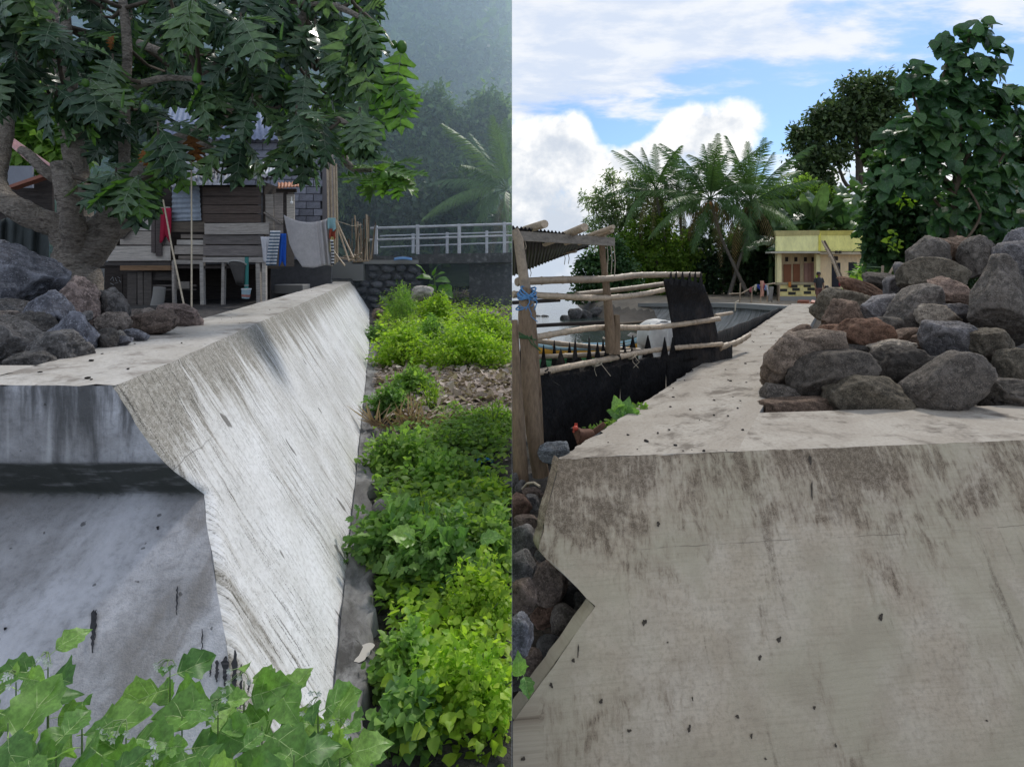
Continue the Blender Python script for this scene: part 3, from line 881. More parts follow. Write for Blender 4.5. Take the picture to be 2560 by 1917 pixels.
def top_r(a, b):
    x0 = lerp(0.281, 1.358, b)
    dstart = front_d(x0)
    d = dstart + (18.6 - dstart) * a ** 2.0
    x = lerp(right_lip(d), right_inner(d), b)
    e = jit(x * .8, 0, 0.010, 2.0) if a == 0 else 0.0
    el_ = jit(d * .7, 3, 0.05, 2.0) if b == 0 and a > 0 else 0.0
    if a == 0:
        x = x0; d = front_d(x0) + jit(x * .2, 0, 0.010, 7.0) + e
    return (x + el_, d, 0.5 + min(0, e) * 0.7 + (jit(d * .2, b, 0.008, 3.3) if 0 < b < 1 and a > 0 else 0)), (d, b)
wall_grid(12, 150, lambda a, b: top_r(a, 1 - b), 'top_slab', M['top_right'], RW)
def top_r2(a, b):
    db = 4.45
    d0 = lerp(front_d(1.358), db, b)
    xl = right_inner(d0)
    x = lerp(xl, 5.2, a)
    d = lerp(front_d(x), db + (x - 1.9) * 0.115, b)
    e = jit(x * .8, 0, 0.010, 2.0) if b == 0 else 0.0
    if b == 0: d += jit(x * .2, 0, 0.010, 7.0) + e
    return (x, d, 0.5 + min(0, e) * 0.7), (x + 30, d)
wall_grid(8, 70, lambda a, b: top_r2(a, 1 - b), 'return_slab', M['top_right'], RW)
mb = MB()
seq = [0.0, 0.2, 0.398, 0.633, 1.004, 1.35]
for k in range(len(seq) - 1):
    pts = []
    for D in (seq[k], seq[k + 1]):
        x = pw(D, EDGE); d = front_d(x) - 0.64 * D
        # same offset from the lip line all along the wall
        off = x - right_lip(d)
        pts.append([(max(0.003, x), d + 0.001, 0.5 - D), (right_lip(18.6) + off, 18.6, 0.5 - D)])
    mb.add([pts[0][0], pts[0][1], pts[1][1], pts[1][0]], [(0, 1, 2, 3)])
mb.build('seaward_face', M['plain_concrete'], RW)
def chamfer(a, b):
    D = lerp(0.0, 1.0, b); x0 = pw(D, EDGE) + (jit(D * 2, 1, 0.011, 4.4) if 0 < D < 0.95 else 0)
    d = front_d(x0) - 0.64 * D + jit(x0 * .2, D * .5, 0.010, 7.0)
    x = max(0.0003, x0 - 0.030 * a)
    return (x, d + 0.004 + 0.09 * a, 0.497 - D - .004 * a), (a * .05 + .1, D * 1.19)
wall_grid(44, 3, lambda a, b: chamfer(1 - a, b), 'edge_strip', M['batter_right'], RW)
mb = MB()
mb.add([(right_inner(4.45), 4.45, 0.5), (right_inner(18.6), 18.6, 0.5), (right_inner(18.6), 18.6, -0.2), (right_inner(4.45), 4.45, -0.2)], [(0, 3, 2, 1)])
mb.add([(right_inner(4.45), 4.45, 0.5), (5.2, 4.83, 0.5), (5.2, 4.83, -0.2), (right_inner(4.45), 4.45, -0.2)], [(0, 1, 2, 3)])
mb.build('inner_face', M['plain_concrete'], RW)
# stains and holes in the face of the right wall
def on_batter_r(px, py):
    # z = 0.5 - D, d = front_d(x) - 0.64 D
    lo, hi = 1.5, 6.0
    for _ in range(50):
        d = (lo + hi) / 2
        x = (px - CX) / F * d; z = H + (HY - py) / F * d
        if d < front_d(x) - 0.64 * (0.5 - z): lo = d
        else: hi = d
    return Vector(((px - CX) / F * d, d, z)) + Vector((0, -0.009 * .84, 0.009 * .54))
SP = ((2200, 1542, 9, 11), (1946, 1598, 7, 12), (1898, 1643, 6, 9), (1380, 1815, 9, 9), (1572, 1825, 7, 7), (1842, 1790, 8, 6), (1877, 1838, 5, 8),
      (2040, 1743, 4, 7), (2034, 1768, 4, 9), (2087, 1862, 4, 8), (1912, 1895, 5, 4), (1468, 1743, 8, 15), (1378, 1712, 6, 10), (1433, 1650, 5, 10),
      (1502, 1752, 6, 10), (1784, 1335, 3, 6), (2464, 1800, 4, 4), (1730, 1745, 3, 8), (1308, 1895, 7, 9), (1518, 1700, 4, 9), (1722, 1820, 6, 13),
      (1668, 1605, 3, 4), (1445, 1625, 3, 22), (2030, 1190, 14, 22), (2028, 1225, 4, 28), (2024, 1150, 5, 20), (1645, 1310, 7, 8), (1640, 1360, 5, 22), (1610, 1555, 8, 12))
for k, (px, py, sx, sy) in enumerate(SP):
    if k % 4 == 3: continue
    sx, sy = sx * .85, sy * .85
    c = on_batter_r(px, py)
    ax = on_batter_r(px + sx, py) - c; ay = on_batter_r(px, py - sy) - c
    blotch('stain_spot', c, ax, ay, 14, M['stain'], RW, 0.8, k, 0.5, Vector((0, 0, 0)))

# ------------------------------------------------------------------ boulders
def boulder_mesh(name, seed, dims, facets=9, rough=0.10, sub=4, sharp=0.9, taper=0.0):
    bm = bmesh.new()
    bmesh.ops.create_icosphere(bm, subdivisions=sub, radius=1.0)
    V = np.array([v.co[:] for v in bm.verts])
    Fq = np.array([[v.index for v in f.verts] for f in bm.faces])
    bm.free()
    q = np.sign(V) * np.abs(V) ** 0.72
    V = q / np.maximum(np.linalg.norm(V, axis=1)[:, None], .2)
    r = rng(seed)
    nrm = r.normal(size=(facets, 3)); nrm /= np.linalg.norm(nrm, axis=1)[:, None]
    off = r.uniform(0.62, 0.98, facets)
    for n_, o_ in zip(nrm, off):
        t = V @ n_ - o_
        V -= np.where(t > 0, t * sharp, 0)[:, None] * n_
    sx = seed * 3.7
    disp = np.array([mnoise.fractal(Vector((v[0] * 1.5 + sx, v[1] * 1.5, v[2] * 1.5)), 0.85, 2.1, 5) for v in V])
    rad = V / np.maximum(np.linalg.norm(V, axis=1), 1e-6)[:, None]
    V = V + rad * (disp * rough)[:, None]
    if sub >= 4:
        fine_ = np.array([abs(mnoise.noise(Vector((v[0] * 4.5 + sx, v[1] * 4.5, v[2] * 4.5)))) + .5 * abs(mnoise.noise(Vector((v[0] * 11 + sx, v[1] * 11, v[2] * 11)))) for v in V])
        V = V - rad * (fine_ * (0.035 + rough * 0.55))[:, None]
    if taper:
        f_ = 1 - taper * np.clip((V[:, 2] + .6) / 1.4, 0, 1)
        V[:, 0] *= f_; V[:, 1] *= f_
    lo, hi = V.min(0), V.max(0)
    V = (V - (lo + hi) / 2) / (hi - lo)          # unit box
    V *= np.array(dims)
    return np_mesh(name, V, Fq, M['rock'])

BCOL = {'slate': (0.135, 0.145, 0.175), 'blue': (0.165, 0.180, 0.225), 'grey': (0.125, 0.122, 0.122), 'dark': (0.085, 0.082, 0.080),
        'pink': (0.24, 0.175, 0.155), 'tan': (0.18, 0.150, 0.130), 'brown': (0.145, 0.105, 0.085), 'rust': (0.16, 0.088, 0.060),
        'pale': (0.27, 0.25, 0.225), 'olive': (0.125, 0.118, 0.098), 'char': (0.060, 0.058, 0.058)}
def place_boulder(px, py, w_, h_, d, col, label, group, seed, depth=0.9, tilt=0.0, rough=0.10, facets=9, name='boulder', side=0, sharp=0.75, cat='boulder', taper=0.0):
    c = P(px, py, d)
    W, Hh = S(w_, d), S(h_, d)
    ct, st = abs(math.cos(tilt)), abs(math.sin(tilt))
    if tilt:
        # box sizes whose rotated silhouette is about W x Hh
        W, Hh = W * (1 - .12 * abs(tilt)), Hh * (1 - .45 * abs(tilt))
    me_ = boulder_mesh(name, seed, (W * 1.06, depth * (W + Hh) / 2, Hh * 1.06), facets, rough, 5 if w_ > 70 else 4, sharp, taper)
    if tilt:
        me_.transform(Matrix.Rotation(tilt, 4, 'Y'))
    if side:
        V = np.empty(len(me_.vertices) * 3, dtype=np.float32); me_.vertices.foreach_get('co', V); V = V.reshape(-1, 3)
        V[:, 0] += c.x; clampx(V, side); V[:, 0] -= c.x
        me_.vertices.foreach_set('co', V.ravel()); me_.update()
    o = link(name, me_, None, loc=c, label=label, cat=cat, group=group)
    k = BCOL[col]; rj = random.Random(seed * 7 + 1).uniform(0.88, 1.12)
    wt = (1.10, 1.0, 0.88) if group == GR else (1, 1, 1)
    o.color = (k[0] * rj * wt[0], k[1] * rj * wt[1], k[2] * rj * wt[2], 1)
    return o
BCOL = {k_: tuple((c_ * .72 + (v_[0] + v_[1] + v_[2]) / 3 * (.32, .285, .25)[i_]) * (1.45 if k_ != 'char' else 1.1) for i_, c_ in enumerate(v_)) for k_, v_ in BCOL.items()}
GR = 'boulders piled on the right wall in front of the trees'
GL = 'boulders heaped on the left wall beside the tree'
for k, a in enumerate((
    (55, 690, 215, 150, 3.75, 'slate', 'largest blue-grey slab boulder at the top of the left heap, under the tree', 0.9, 0.12),
    (8, 632, 60, 60, 4.3, 'slate', 'rounded grey boulder peeking above the big slab at the left edge', 0.9, 0),
    (203, 755, 92, 128, 3.45, 'pink', 'upright pinkish boulder right in front of the tree trunk', 0.9, -0.1),
    (130, 768, 104, 88, 3.15, 'blue', 'pointed slate-blue boulder below the big slab, left of the pink one', 0.9, 0.2),
    (190, 833, 128, 120, 2.95, 'blue', 'large slate-blue boulder in the middle of the left heap', 0.9, 0.35),
    (80, 828, 98, 92, 3.0, 'dark', 'dark rough pitted boulder between two smooth grey ones', 0.9, 0),
    (24, 862, 118, 136, 2.78, 'grey', 'big rounded grey boulder at the left edge, low in the heap', 0.9, 0),
    (6, 735, 46, 58, 3.35, 'slate', 'pale blue-grey boulder cut by the left edge, under the slab', 0.9, 0),
    (30, 772, 84, 48, 3.25, 'grey', 'low flat grey boulder under the pale one at the left edge', 0.9, 0.1),
    (20, 793, 54, 32, 3.05, 'tan', 'small light flat stone wedged at the left edge', 0.9, 0),
    (148, 874, 134, 92, 2.68, 'grey', 'broad smooth grey boulder at the front of the left heap on the wall top', 0.9, 0.0),
    (80, 904, 114, 58, 2.55, 'dark', 'lowest dark grey boulder at the very front of the left heap', 0.9, 0),
    (278, 772, 90, 100, 3.6, 'grey', 'grey boulder right of the pink one, below the tree base', 0.9, 0),
    (276, 815, 84, 64, 3.35, 'tan', 'grey-brown lumpy boulder below the one right of the pink boulder', 0.9, 0),
    (266, 852, 52, 58, 3.0, 'dark', 'small dark rounded boulder at the right foot of the blue boulder', 0.8, 0),
    (388, 808, 116, 64, 3.6, 'brown', 'long brown-grey boulder lying at the right end of the left heap', 0.8, -0.12),
    (452, 790, 104, 60, 4.15, 'pink', 'pale pink flat boulder at the right end of the left heap, below the upright stick', 0.8, 0.08),
    (350, 797, 70, 54, 3.9, 'tan', 'grey-brown boulder behind the long brown one', 0.8, -0.2),
    (340, 838, 56, 32, 3.25, 'slate', 'small dark slate stone under the long brown boulder', 0.8, 0.1),
    (308, 852, 44, 24, 3.05, 'slate', 'small slate stone lying flat on the wall edge', 0.8, 0),
    (304, 836, 20, 22, 3.12, 'pale', 'little pale stone chip among the small slate stones', 0.8, 0.4),
    (214, 792, 34, 28, 3.15, 'grey', 'small grey stone wedged above the large blue boulder', 0.8, 0),
)):
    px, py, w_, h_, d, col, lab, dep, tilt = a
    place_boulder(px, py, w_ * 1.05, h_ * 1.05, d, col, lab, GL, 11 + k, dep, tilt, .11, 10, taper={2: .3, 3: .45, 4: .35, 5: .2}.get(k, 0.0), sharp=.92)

GR = 'boulders piled on the right wall in front of the trees'
def z8(x, y): return 1880 + x * 0.3139, 560 + y * 0.3139     # coordinates read from a close view
RB = (
    # cx, cy, w, h (close-view pixels), distance, colour, label, tilt, rough
    (1080, 0, 0, 0, 0, '', '', 0, 0),
    (895, 1390, 540, 320, 4.75, 'olive', 'block-shaped boulder at the front of the right pile, half grey and half tan', 0.05, 0.07),
    (640, 1215, 575, 370, 5.0, 'dark', 'egg-shaped dark grey boulder in the front row, left of centre', -0.15, 0.06),
    (380, 1480, 540, 190, 4.75, 'brown', 'low brown-grey boulder at the front left corner of the right pile', 0.08, 0.09),
    (210, 1385, 240, 215, 5.0, 'grey', 'dark wedge boulder under the tan one at the left end of the right pile', 0.3, 0.08),
    (330, 1110, 440, 500, 5.3, 'tan', 'big tan boulder standing on the left end of the right pile', 0.2, 0.10),
    (530, 985, 420, 270, 5.25, 'tan', 'tan boulder lying beside the standing one, in the second row left', -0.15, 0.08),
    (370, 880, 190, 130, 6.4, 'brown', 'small brown pointed boulder at the wall edge behind the tan ones', -0.35, 0.08),
    (895, 915, 420, 320, 5.9, 'rust', 'rust-red rounded boulder in the middle of the left side', 0.15, 0.09),
    (730, 730, 260, 230, 6.7, 'brown', 'reddish brown lumpy boulder above the rust one', 0.1, 0.10),
    (700, 650, 370, 240, 7.6, 'olive', 'mottled grey boulder at the upper left, below the dark brown one', 0.12, 0.08),
    (870, 535, 360, 160, 8.0, 'rust', 'dark brown boulder lying slanted in front of the yellow house', 0.35, 0.07),
    (1020, 470, 255, 145, 8.4, 'dark', 'dark flat boulder below the green bush at the upper left', 0.05, 0.07),
    (620, 820, 180, 160, 6.8, 'brown', 'narrow brown boulder leaning between two reddish ones', -0.3, 0.08),
    (640, 870, 170, 120, 6.4, 'rust', 'reddish boulder tucked behind the tan pair', 0.0, 0.08),
    (1070, 700, 370, 260, 6.9, 'slate', 'long blue-grey boulder sloping down to the left, mid pile', -0.2, 0.07),
    (1300, 690, 420, 380, 6.5, 'grey', 'large dark pointed boulder in the centre of the right pile', -0.3, 0.08),
    (1150, 510, 180, 160, 7.6, 'slate', 'round blue-grey boulder under the pale grey block, upper left', 0, 0.07),
    (1390, 300, 250, 340, 7.7, 'grey', 'upper part of the tall grey boulder on the left of the crest', 0.0, 0.06),
    (1440, 420, 420, 270, 7.2, 'olive', 'broad flat-topped grey boulder below the crest', 0.1, 0.07),
    (1215, 390, 120, 190, 7.9, 'slate', 'narrow leaning grey boulder beside the bush on the crest', -0.35, 0.05),
    (1610, 220, 290, 210, 7.9, 'brown', 'rough brown crumbling boulder on the crest between two grey ones', 0.0, 0.16),
    (1790, 260, 270, 330, 7.5, 'grey', 'dark leaning boulder on the crest, right of the rough brown one', -0.45, 0.06),
    (1600, 530, 290, 190, 6.7, 'pink', 'pinkish boulder lodged in the gap below the crest', 0.1, 0.10),
    (1955, 580, 430, 590, 5.9, 'grey', 'biggest boulder of the right pile, tall and square near the right edge', 0.1, 0.06),
    (2090, 290, 250, 260, 7.2, 'slate', 'dark slate boulder behind the biggest one at the upper right', 0, 0.08),
    (2120, 150, 240, 230, 7.6, 'blue', 'blue-grey pointed boulder at the top right edge', -0.4, 0.06),
    (1480, 740, 300, 220, 6.2, 'pale', 'pale buff boulder resting on the blue-black one', -0.2, 0.08),
    (1630, 715, 200, 150, 6.25, 'slate', 'light grey-blue boulder against the biggest boulder', 0.1, 0.06),
    (1560, 920, 350, 320, 5.5, 'slate', 'blue-black smooth boulder in the right middle', 0.35, 0.07),
    (1860, 985, 400, 350, 5.4, 'olive', 'cracked olive grey boulder under the biggest one', 0.4, 0.10),
    (1125, 985, 320, 120, 5.55, 'pale', 'pale flat sandy stone lying on the rough dark boulder', -0.08, 0.10),
    (1230, 890, 220, 110, 6.0, 'brown', 'small brown boulder behind the pale flat stone', -0.15, 0.08),
    (1360, 950, 130, 130, 5.7, 'brown', 'small dark brown boulder left of the blue-black one', 0.0, 0.10),
    (1220, 1190, 520, 400, 5.15, 'char', 'rough dark honeycombed boulder in the centre front', 0.2, 0.15),
    (1540, 1275, 600, 440, 4.7, 'grey', 'great slanting grey boulder at the front right, with a reddish flank', -0.55, 0.06),
    (2080, 1140, 240, 260, 5.1, 'olive', 'greenish dark boulder at the right edge, above the lowest one', 0.0, 0.09),
    (2080, 1370, 420, 240, 4.8, 'dark', 'lowest dark boulder at the right edge on the wall top', 0.1, 0.09),
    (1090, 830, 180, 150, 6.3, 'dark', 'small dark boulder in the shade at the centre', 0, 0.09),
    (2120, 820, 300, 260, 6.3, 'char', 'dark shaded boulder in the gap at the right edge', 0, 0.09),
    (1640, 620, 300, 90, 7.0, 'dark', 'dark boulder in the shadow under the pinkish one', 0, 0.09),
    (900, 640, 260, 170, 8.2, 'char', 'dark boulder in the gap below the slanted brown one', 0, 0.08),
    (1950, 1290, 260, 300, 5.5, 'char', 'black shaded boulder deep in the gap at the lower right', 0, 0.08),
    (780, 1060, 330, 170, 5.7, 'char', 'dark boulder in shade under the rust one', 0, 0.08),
)
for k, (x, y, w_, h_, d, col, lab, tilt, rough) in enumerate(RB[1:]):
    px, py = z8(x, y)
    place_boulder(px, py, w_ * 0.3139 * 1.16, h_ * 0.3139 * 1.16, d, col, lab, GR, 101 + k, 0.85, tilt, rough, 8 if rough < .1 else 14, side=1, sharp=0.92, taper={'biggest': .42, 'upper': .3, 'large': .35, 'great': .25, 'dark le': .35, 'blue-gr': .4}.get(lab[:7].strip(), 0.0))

GB = 'stones at the foot of the right wall corner'
def z13(x, y): return 1270 + x * 0.3501, 1180 + y * 0.3501
SB = (
    (70, 1160, 210, 280, 2.75, 'slate', 'biggest blue-grey stone low in the gap beside the wall corner', 0.0),
    (300, 770, 250, 320, 3.0, 'brown', 'reddish brown block-shaped stone under the wall corner', 0.1),
    (110, 900, 180, 240, 2.95, 'brown', 'brown angular stone left of the reddish block', 0.0),
    (415, 1075, 210, 240, 2.85, 'tan', 'pale grey-tan stone against the sloping wall', 0.2),
    (270, 1010, 210, 200, 2.95, 'rust', 'pointed red-brown stone wedged in the middle of the gap', -0.6),
    (100, 680, 190, 260, 3.2, 'grey', 'dark leaning grey stone above the brown angular one', -0.35),
    (110, 500, 190, 230, 3.45, 'grey', 'rounded grey stone below the upper reddish stones', 0.0),
    (80, 255, 170, 190, 3.8, 'rust', 'red-brown stone lying near the post foot', 0.1),
    (130, 360, 190, 90, 3.65, 'brown', 'flat brown stone below the red-brown one', 0.0),
    (165, 220, 130, 110, 3.85, 'grey', 'small grey stone right of the red-brown one', 0.0),
    (175, 145, 140, 70, 3.95, 'brown', 'brownish flat stone near the bleached stick', 0.0),
    (90, 120, 90, 110, 4.0, 'dark', 'dark stone right under the wooden post', 0.0),
    (45, 60, 60, 100, 4.05, 'dark', 'dark stone at the seam under the leaning plank', 0.0),
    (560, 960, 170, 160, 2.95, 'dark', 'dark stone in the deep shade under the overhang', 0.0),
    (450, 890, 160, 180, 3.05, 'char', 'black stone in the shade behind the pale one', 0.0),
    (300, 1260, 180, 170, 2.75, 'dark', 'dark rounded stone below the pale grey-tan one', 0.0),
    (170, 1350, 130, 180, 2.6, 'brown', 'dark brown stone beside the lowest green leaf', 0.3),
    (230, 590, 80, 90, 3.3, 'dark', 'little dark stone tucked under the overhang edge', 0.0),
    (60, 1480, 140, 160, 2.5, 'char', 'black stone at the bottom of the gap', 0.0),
)
for k, (x, y, w_, h_, d, col, lab, tilt) in enumerate(SB):
    px, py = z13(x, y)
    if k in (1, 3, 4, 13, 14, 15, 16): d += 0.38
    place_boulder(px, py, w_ * 0.3501 * 1.04, h_ * 0.3501 * 1.04, d, col, lab, GB, 201 + k, 0.9, tilt, 0.08, 10, name='stone', side=1, cat='stone')
place_boulder(1385, 1130, 80, 62, 4.15, 'pale', 'pale blue-grey flat stone behind the wall corner, beside the hen', None, 240, 0.7, -0.35, 0.07, 8, name='stone', side=1, cat='stone').color = (0.24, 0.26, 0.28, 1)
# ------------------------------------------------------------------ shared builders
def pbox(mb, x0, y0, x1, y1, d, th=0.03, skew=0.0):
    """upright board whose outline runs between two picture-measured corners at distance d"""
    a, b = P(x0, y0, d), P(x1, y1, d)
    c = (a + b) / 2; c.y = d + th / 2
    mb.box(c, (abs(b.x - a.x), th, abs(a.z - b.z)), (0, skew, 0))
    return mb
def part(parent, name, mat, x0, y0, x1, y1, d, th=0.03, color=None, skew=0.0, label=None, jit_=0):
    mb = MB(); pbox(mb, x0, y0, x1, y1, d, th, skew)
    return mb.build(name, mat, parent, color=color, label=label)
def corrugated(mb, A, B, C, D, waves, amp, nv=1):
    """A-B near edge, D-C far edge, ribs run from A-B towards D-C"""
    A, B, C, D = map(Vector, (A, B, C, D))
    n = (B - A).cross(D - A).normalized()
    nu = waves * 6
    def fn(u, v):
        p = A.lerp(B, u).lerp(D.lerp(C, u), v)
        return p + n * (amp * math.sin(u * waves * 2 * math.pi))
    mb.sheet(fn, nu, nv, 0.004)
    return mb
GREYW = [(0.44, 0.405, 0.365), (0.36, 0.325, 0.29), (0.50, 0.47, 0.43), (0.29, 0.25, 0.215)]

# ------------------------------------------------------------------ plank hut on stilts
D0 = 13.0
hut = empty('plank_hut', P(520, 790, D0 + 1), 'weathered grey plank hut on stilts with patched walls, behind the breadfruit tree', 'hut')
rr = random.Random(5)
# shaded room behind the boards: back wall and floor give it depth
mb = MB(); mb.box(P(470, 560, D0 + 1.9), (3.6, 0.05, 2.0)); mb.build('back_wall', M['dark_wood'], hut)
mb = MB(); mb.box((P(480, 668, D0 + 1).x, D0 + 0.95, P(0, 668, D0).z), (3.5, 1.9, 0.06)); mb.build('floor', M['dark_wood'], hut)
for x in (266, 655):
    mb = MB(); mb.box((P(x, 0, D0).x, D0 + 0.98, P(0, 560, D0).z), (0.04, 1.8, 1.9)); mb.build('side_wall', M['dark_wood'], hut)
# left section boards
for i, (y0, y1, x0, x1) in enumerate(((517, 545, 352, 424), (547, 576, 330, 424), (578, 612, 300, 424), (615, 652, 262, 425))):
    part(hut, 'plank', M['plank'], x0, y0, x1, y1, D0 - 0.01 * (i % 2), 0.03, GREYW[(i * 2) % 3], 0.004 * (-1) ** i)
mb = MB(); mb.beam(P(305, 597, D0 - .05), P(372, 523, D0 - .05), 0.03, 0.17, (0, 1, 0)); mb.build('plank', M['plank'], hut, color=(0.27, 0.25, 0.23), label='slanting board under the left branch')
for x0, x1, y0, y1 in ((378, 387, 520, 632), (389, 404, 524, 640), (405, 412, 530, 610)):
    part(hut, 'batten', M['plank'], x0, y0, x1, y1, D0 - 0.06, 0.03, (0.12, 0.10, 0.095))
part(hut, 'beam', M['plank'], 258, 655, 425, 664, D0 - 0.04, 0.08, (0.10, 0.09, 0.085))
part(hut, 'beam', M['plank'], 300, 664, 425, 676, D0 - 0.08, 0.08, (0.27, 0.17, 0.10), label='reddish brown beam')
# middle: grey corrugated sheet and boards
mb = MB(); corrugated(mb, P(430, 464, D0 - .04), P(430, 553, D0 - .04), P(503, 551, D0 - .04), P(498, 464, D0 - .04), 7, 0.012, 2)
mb.build('corrugated_sheet', M['metal_sheet'], hut, color=(0.26, 0.30, 0.35))
part(hut, 'plank', M['plank'], 430, 555, 512, 580, D0 - 0.02, 0.03, (0.15, 0.125, 0.10))
for y0, y1, x0, x1, c in ((586, 596, 452, 508, 3), (600, 612, 442, 512, 2), (615, 636, 436, 514, 1), (640, 648, 446, 512, 3), (650, 660, 430, 512, 0)):
    part(hut, 'plank', M['plank'], x0, y0, x1, y1, D0 + 0.05, 0.03, GREYW[c], rr.uniform(-.02, .02))
# right dark boards
for i, (y0, y1) in enumerate(((468, 490), (492, 512), (514, 534), (536, 556))):
    part(hut, 'plank', M['plank'], 506, y0, 652, y1, D0 + 0.012 * (i % 2), 0.03, (0.13, 0.10, 0.085), rr.uniform(-.006, .006))
part(hut, 'plank', M['plank'], 511, 558, 672, 586, D0 - 0.05, 0.03, (0.40, 0.365, 0.33), -0.008, label='wide pale board')
for y0, y1 in ((588, 611), (614, 640)):
    part(hut, 'plank', M['plank'], 508, y0, 660, y1, D0 - 0.01, 0.03, (0.19, 0.17, 0.16), rr.uniform(-.006, .006))
part(hut, 'beam', M['plank'], 507, 643, 660, 656, D0 - 0.05, 0.08, (0.40, 0.37, 0.34))
# upright boards at the right end and the pale door board
for x0, x1, y0, y1, c in ((664, 684, 486, 600, (0.28, 0.25, 0.22)), (686, 708, 484, 598, (0.24, 0.21, 0.185)), (717, 736, 487, 566, (0.38, 0.345, 0.30))):
    part(hut, 'wall_board', M['plank'], x0, y0, x1, y1, D0 + 0.1, 0.03, c, rr.uniform(-.02, .02))
part(hut, 'post', M['dark_wood'], 709, 478, 716, 660, D0 + 0.1, 0.1)
mb = MB(); mb.beam(P(663, 532, D0 + .07), P(706, 560, D0 + .07), 0.03, 0.16, (0, 1, 0)); mb.build('wall_board', M['plank'], hut, color=(0.27, 0.24, 0.21))
# stilts and boards below
for x0, x1, y1 in ((500, 509, 810), (640, 650, 770), (655, 664, 770), (553, 560, 790), (430, 436, 800)):
    part(hut, 'stilt', M['plank'], x0, 655, x1, y1, D0 - 0.02, 0.09, GREYW[rr.randrange(3)], rr.uniform(-.02, .02))
for x0, x1 in ((318, 341), (344, 357), (359, 378)):
    part(hut, 'skirt_board', M['plank'], x0, 680, x1, 796, D0 + 0.03, 0.03, (0.12, 0.105, 0.095), rr.uniform(-.02, .02))
for y0, y1, x0, x1 in ((680, 700, 382, 430), (712, 716, 382, 490), (722, 726, 390, 490)):
    part(hut, 'rail', M['plank'], x0, y0, x1, y1, D0 + 0.12, 0.03, (0.13, 0.115, 0.105))
part(hut, 'plank', M['plank'], 440, 704, 473, 722, D0 + .05, 0.03, (0.2, 0.18, 0.16))
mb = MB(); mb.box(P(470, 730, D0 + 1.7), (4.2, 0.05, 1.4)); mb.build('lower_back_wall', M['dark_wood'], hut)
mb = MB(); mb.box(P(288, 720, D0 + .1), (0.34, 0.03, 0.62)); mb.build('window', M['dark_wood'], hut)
# scribble chalked on the dark window board
mb = MB()
for (x0, y0, x1, y1) in ((276, 700, 282, 692), (282, 692, 284, 702), (288, 694, 292, 703), (294, 692, 300, 696), (276, 708, 284, 712), (288, 708, 296, 706), (298, 700, 302, 706)):
    mb.beam(P(x0, y0, D0 + .075), P(x1, y1, D0 + .075), 0.004, 0.012, (0, 1, 0))
mb.build('chalk_marks', M['painted'], hut, color=(0.45, 0.45, 0.45))
# roofs
mb = MB(); corrugated(mb, P(425, 468, D0 - .4), P(690, 440, D0 - .4), P(700, 415, D0 + 2), P(420, 440, D0 + 2), 22, 0.02)
mb.build('roof', M['metal_sheet'], hut, color=(0.26, 0.26, 0.28))
mb = MB(); corrugated(mb, P(476, 414, D0 + .2), P(545, 437, D0 + .2), P(545, 420, D0 + 1.2), P(480, 404, D0 + 1.2), 8, 0.02)
mb.build('upper_roof', M['metal_sheet'], hut, color=(0.05, 0.042, 0.045))
mb = MB(); corrugated(mb, P(640, 455, D0 + .1), P(696, 447, D0 + .1), P(703, 398, D0 + 1.3), P(655, 408, D0 + 1.3), 6, 0.02)
mb.build('roof_patch', M['metal_sheet'], hut, color=(0.5, 0.5, 0.52), label='bright bare metal roof patch')
mb = MB(); corrugated(mb, P(694, 471, D0 - .2), P(748, 466, D0 - .2), P(756, 455, D0 + .7), P(694, 457, D0 + .7), 7, 0.015)
mb.build('porch_roof', M['metal_sheet'], hut, color=(0.42, 0.17, 0.08), label='rusty orange porch roof')
part(hut, 'beam', M['dark_wood'], 690, 472, 740, 481, D0 + .1, 0.06)

# ------------------------------------------------------------------ block house behind
DB = 16.5
bh = empty('block_house', P(640, 700, DB + 1), 'unplastered cinder block house with a bluish metal roof, behind the plank hut', 'house')
mb = MB(); mb.box(((P(420, 0, DB).x + P(826, 0, DB).x) / 2, DB + 0.13, (P(0, 335, DB).z + 0.9) / 2), (P(826, 0, DB).x - P(420, 0, DB).x, 0.1, P(0, 335, DB).z - 0.9))
mb.build('mortar_bed', M['mortar'], bh)
bw, bhh = S(36, DB), S(18.2, DB)
bm_ = MB(); bm_.box((0, 0, 0), (bw - 0.02, 0.12, bhh - 0.02)); bme = bm_.mesh('block', M['block'])
zt_ = P(0, 340, DB).z
for row in range(17):
    x = P(424, 0, DB).x + (bw / 2 if row % 2 else 0)
    while x + bw / 2 < P(812, 0, DB).x:
        px = CX + x / DB * F; z = zt_ - row * bhh; py = HY - (z - H) / DB * F
        if not (550 < px < 680 and py > 460) and not (420 < px < 545 and py > 475):
            o = link('block', bme, bh, loc=(x + bw / 2, DB + 0.04 + rr.uniform(-.008, .008), z - bhh / 2))
            white = px < 560
            k = rr.uniform(.8, 1.15)
            o.color = (0.50 * k, 0.50 * k, 0.53 * k, 1) if white else (0.26 * k, 0.265 * k, 0.31 * k, 1)
        x += bw
part(bh, 'pillar', M['painted'], 806, 350, 826, 640, DB - .06, 0.3, (0.17, 0.155, 0.16))
part(bh, 'lintel', M['painted'], 560, 470, 690, 482, DB - .02, 0.1, (0.2, 0.2, 0.21))
mb = MB(); corrugated(mb, P(400, 345, DB - .5), P(850, 352, DB - .5), P(800, 255, DB + 3.2), P(430, 250, DB + 3.2), 30, 0.025)
mb.build('roof', M['metal_sheet'], bh, color=(0.20, 0.23, 0.33))
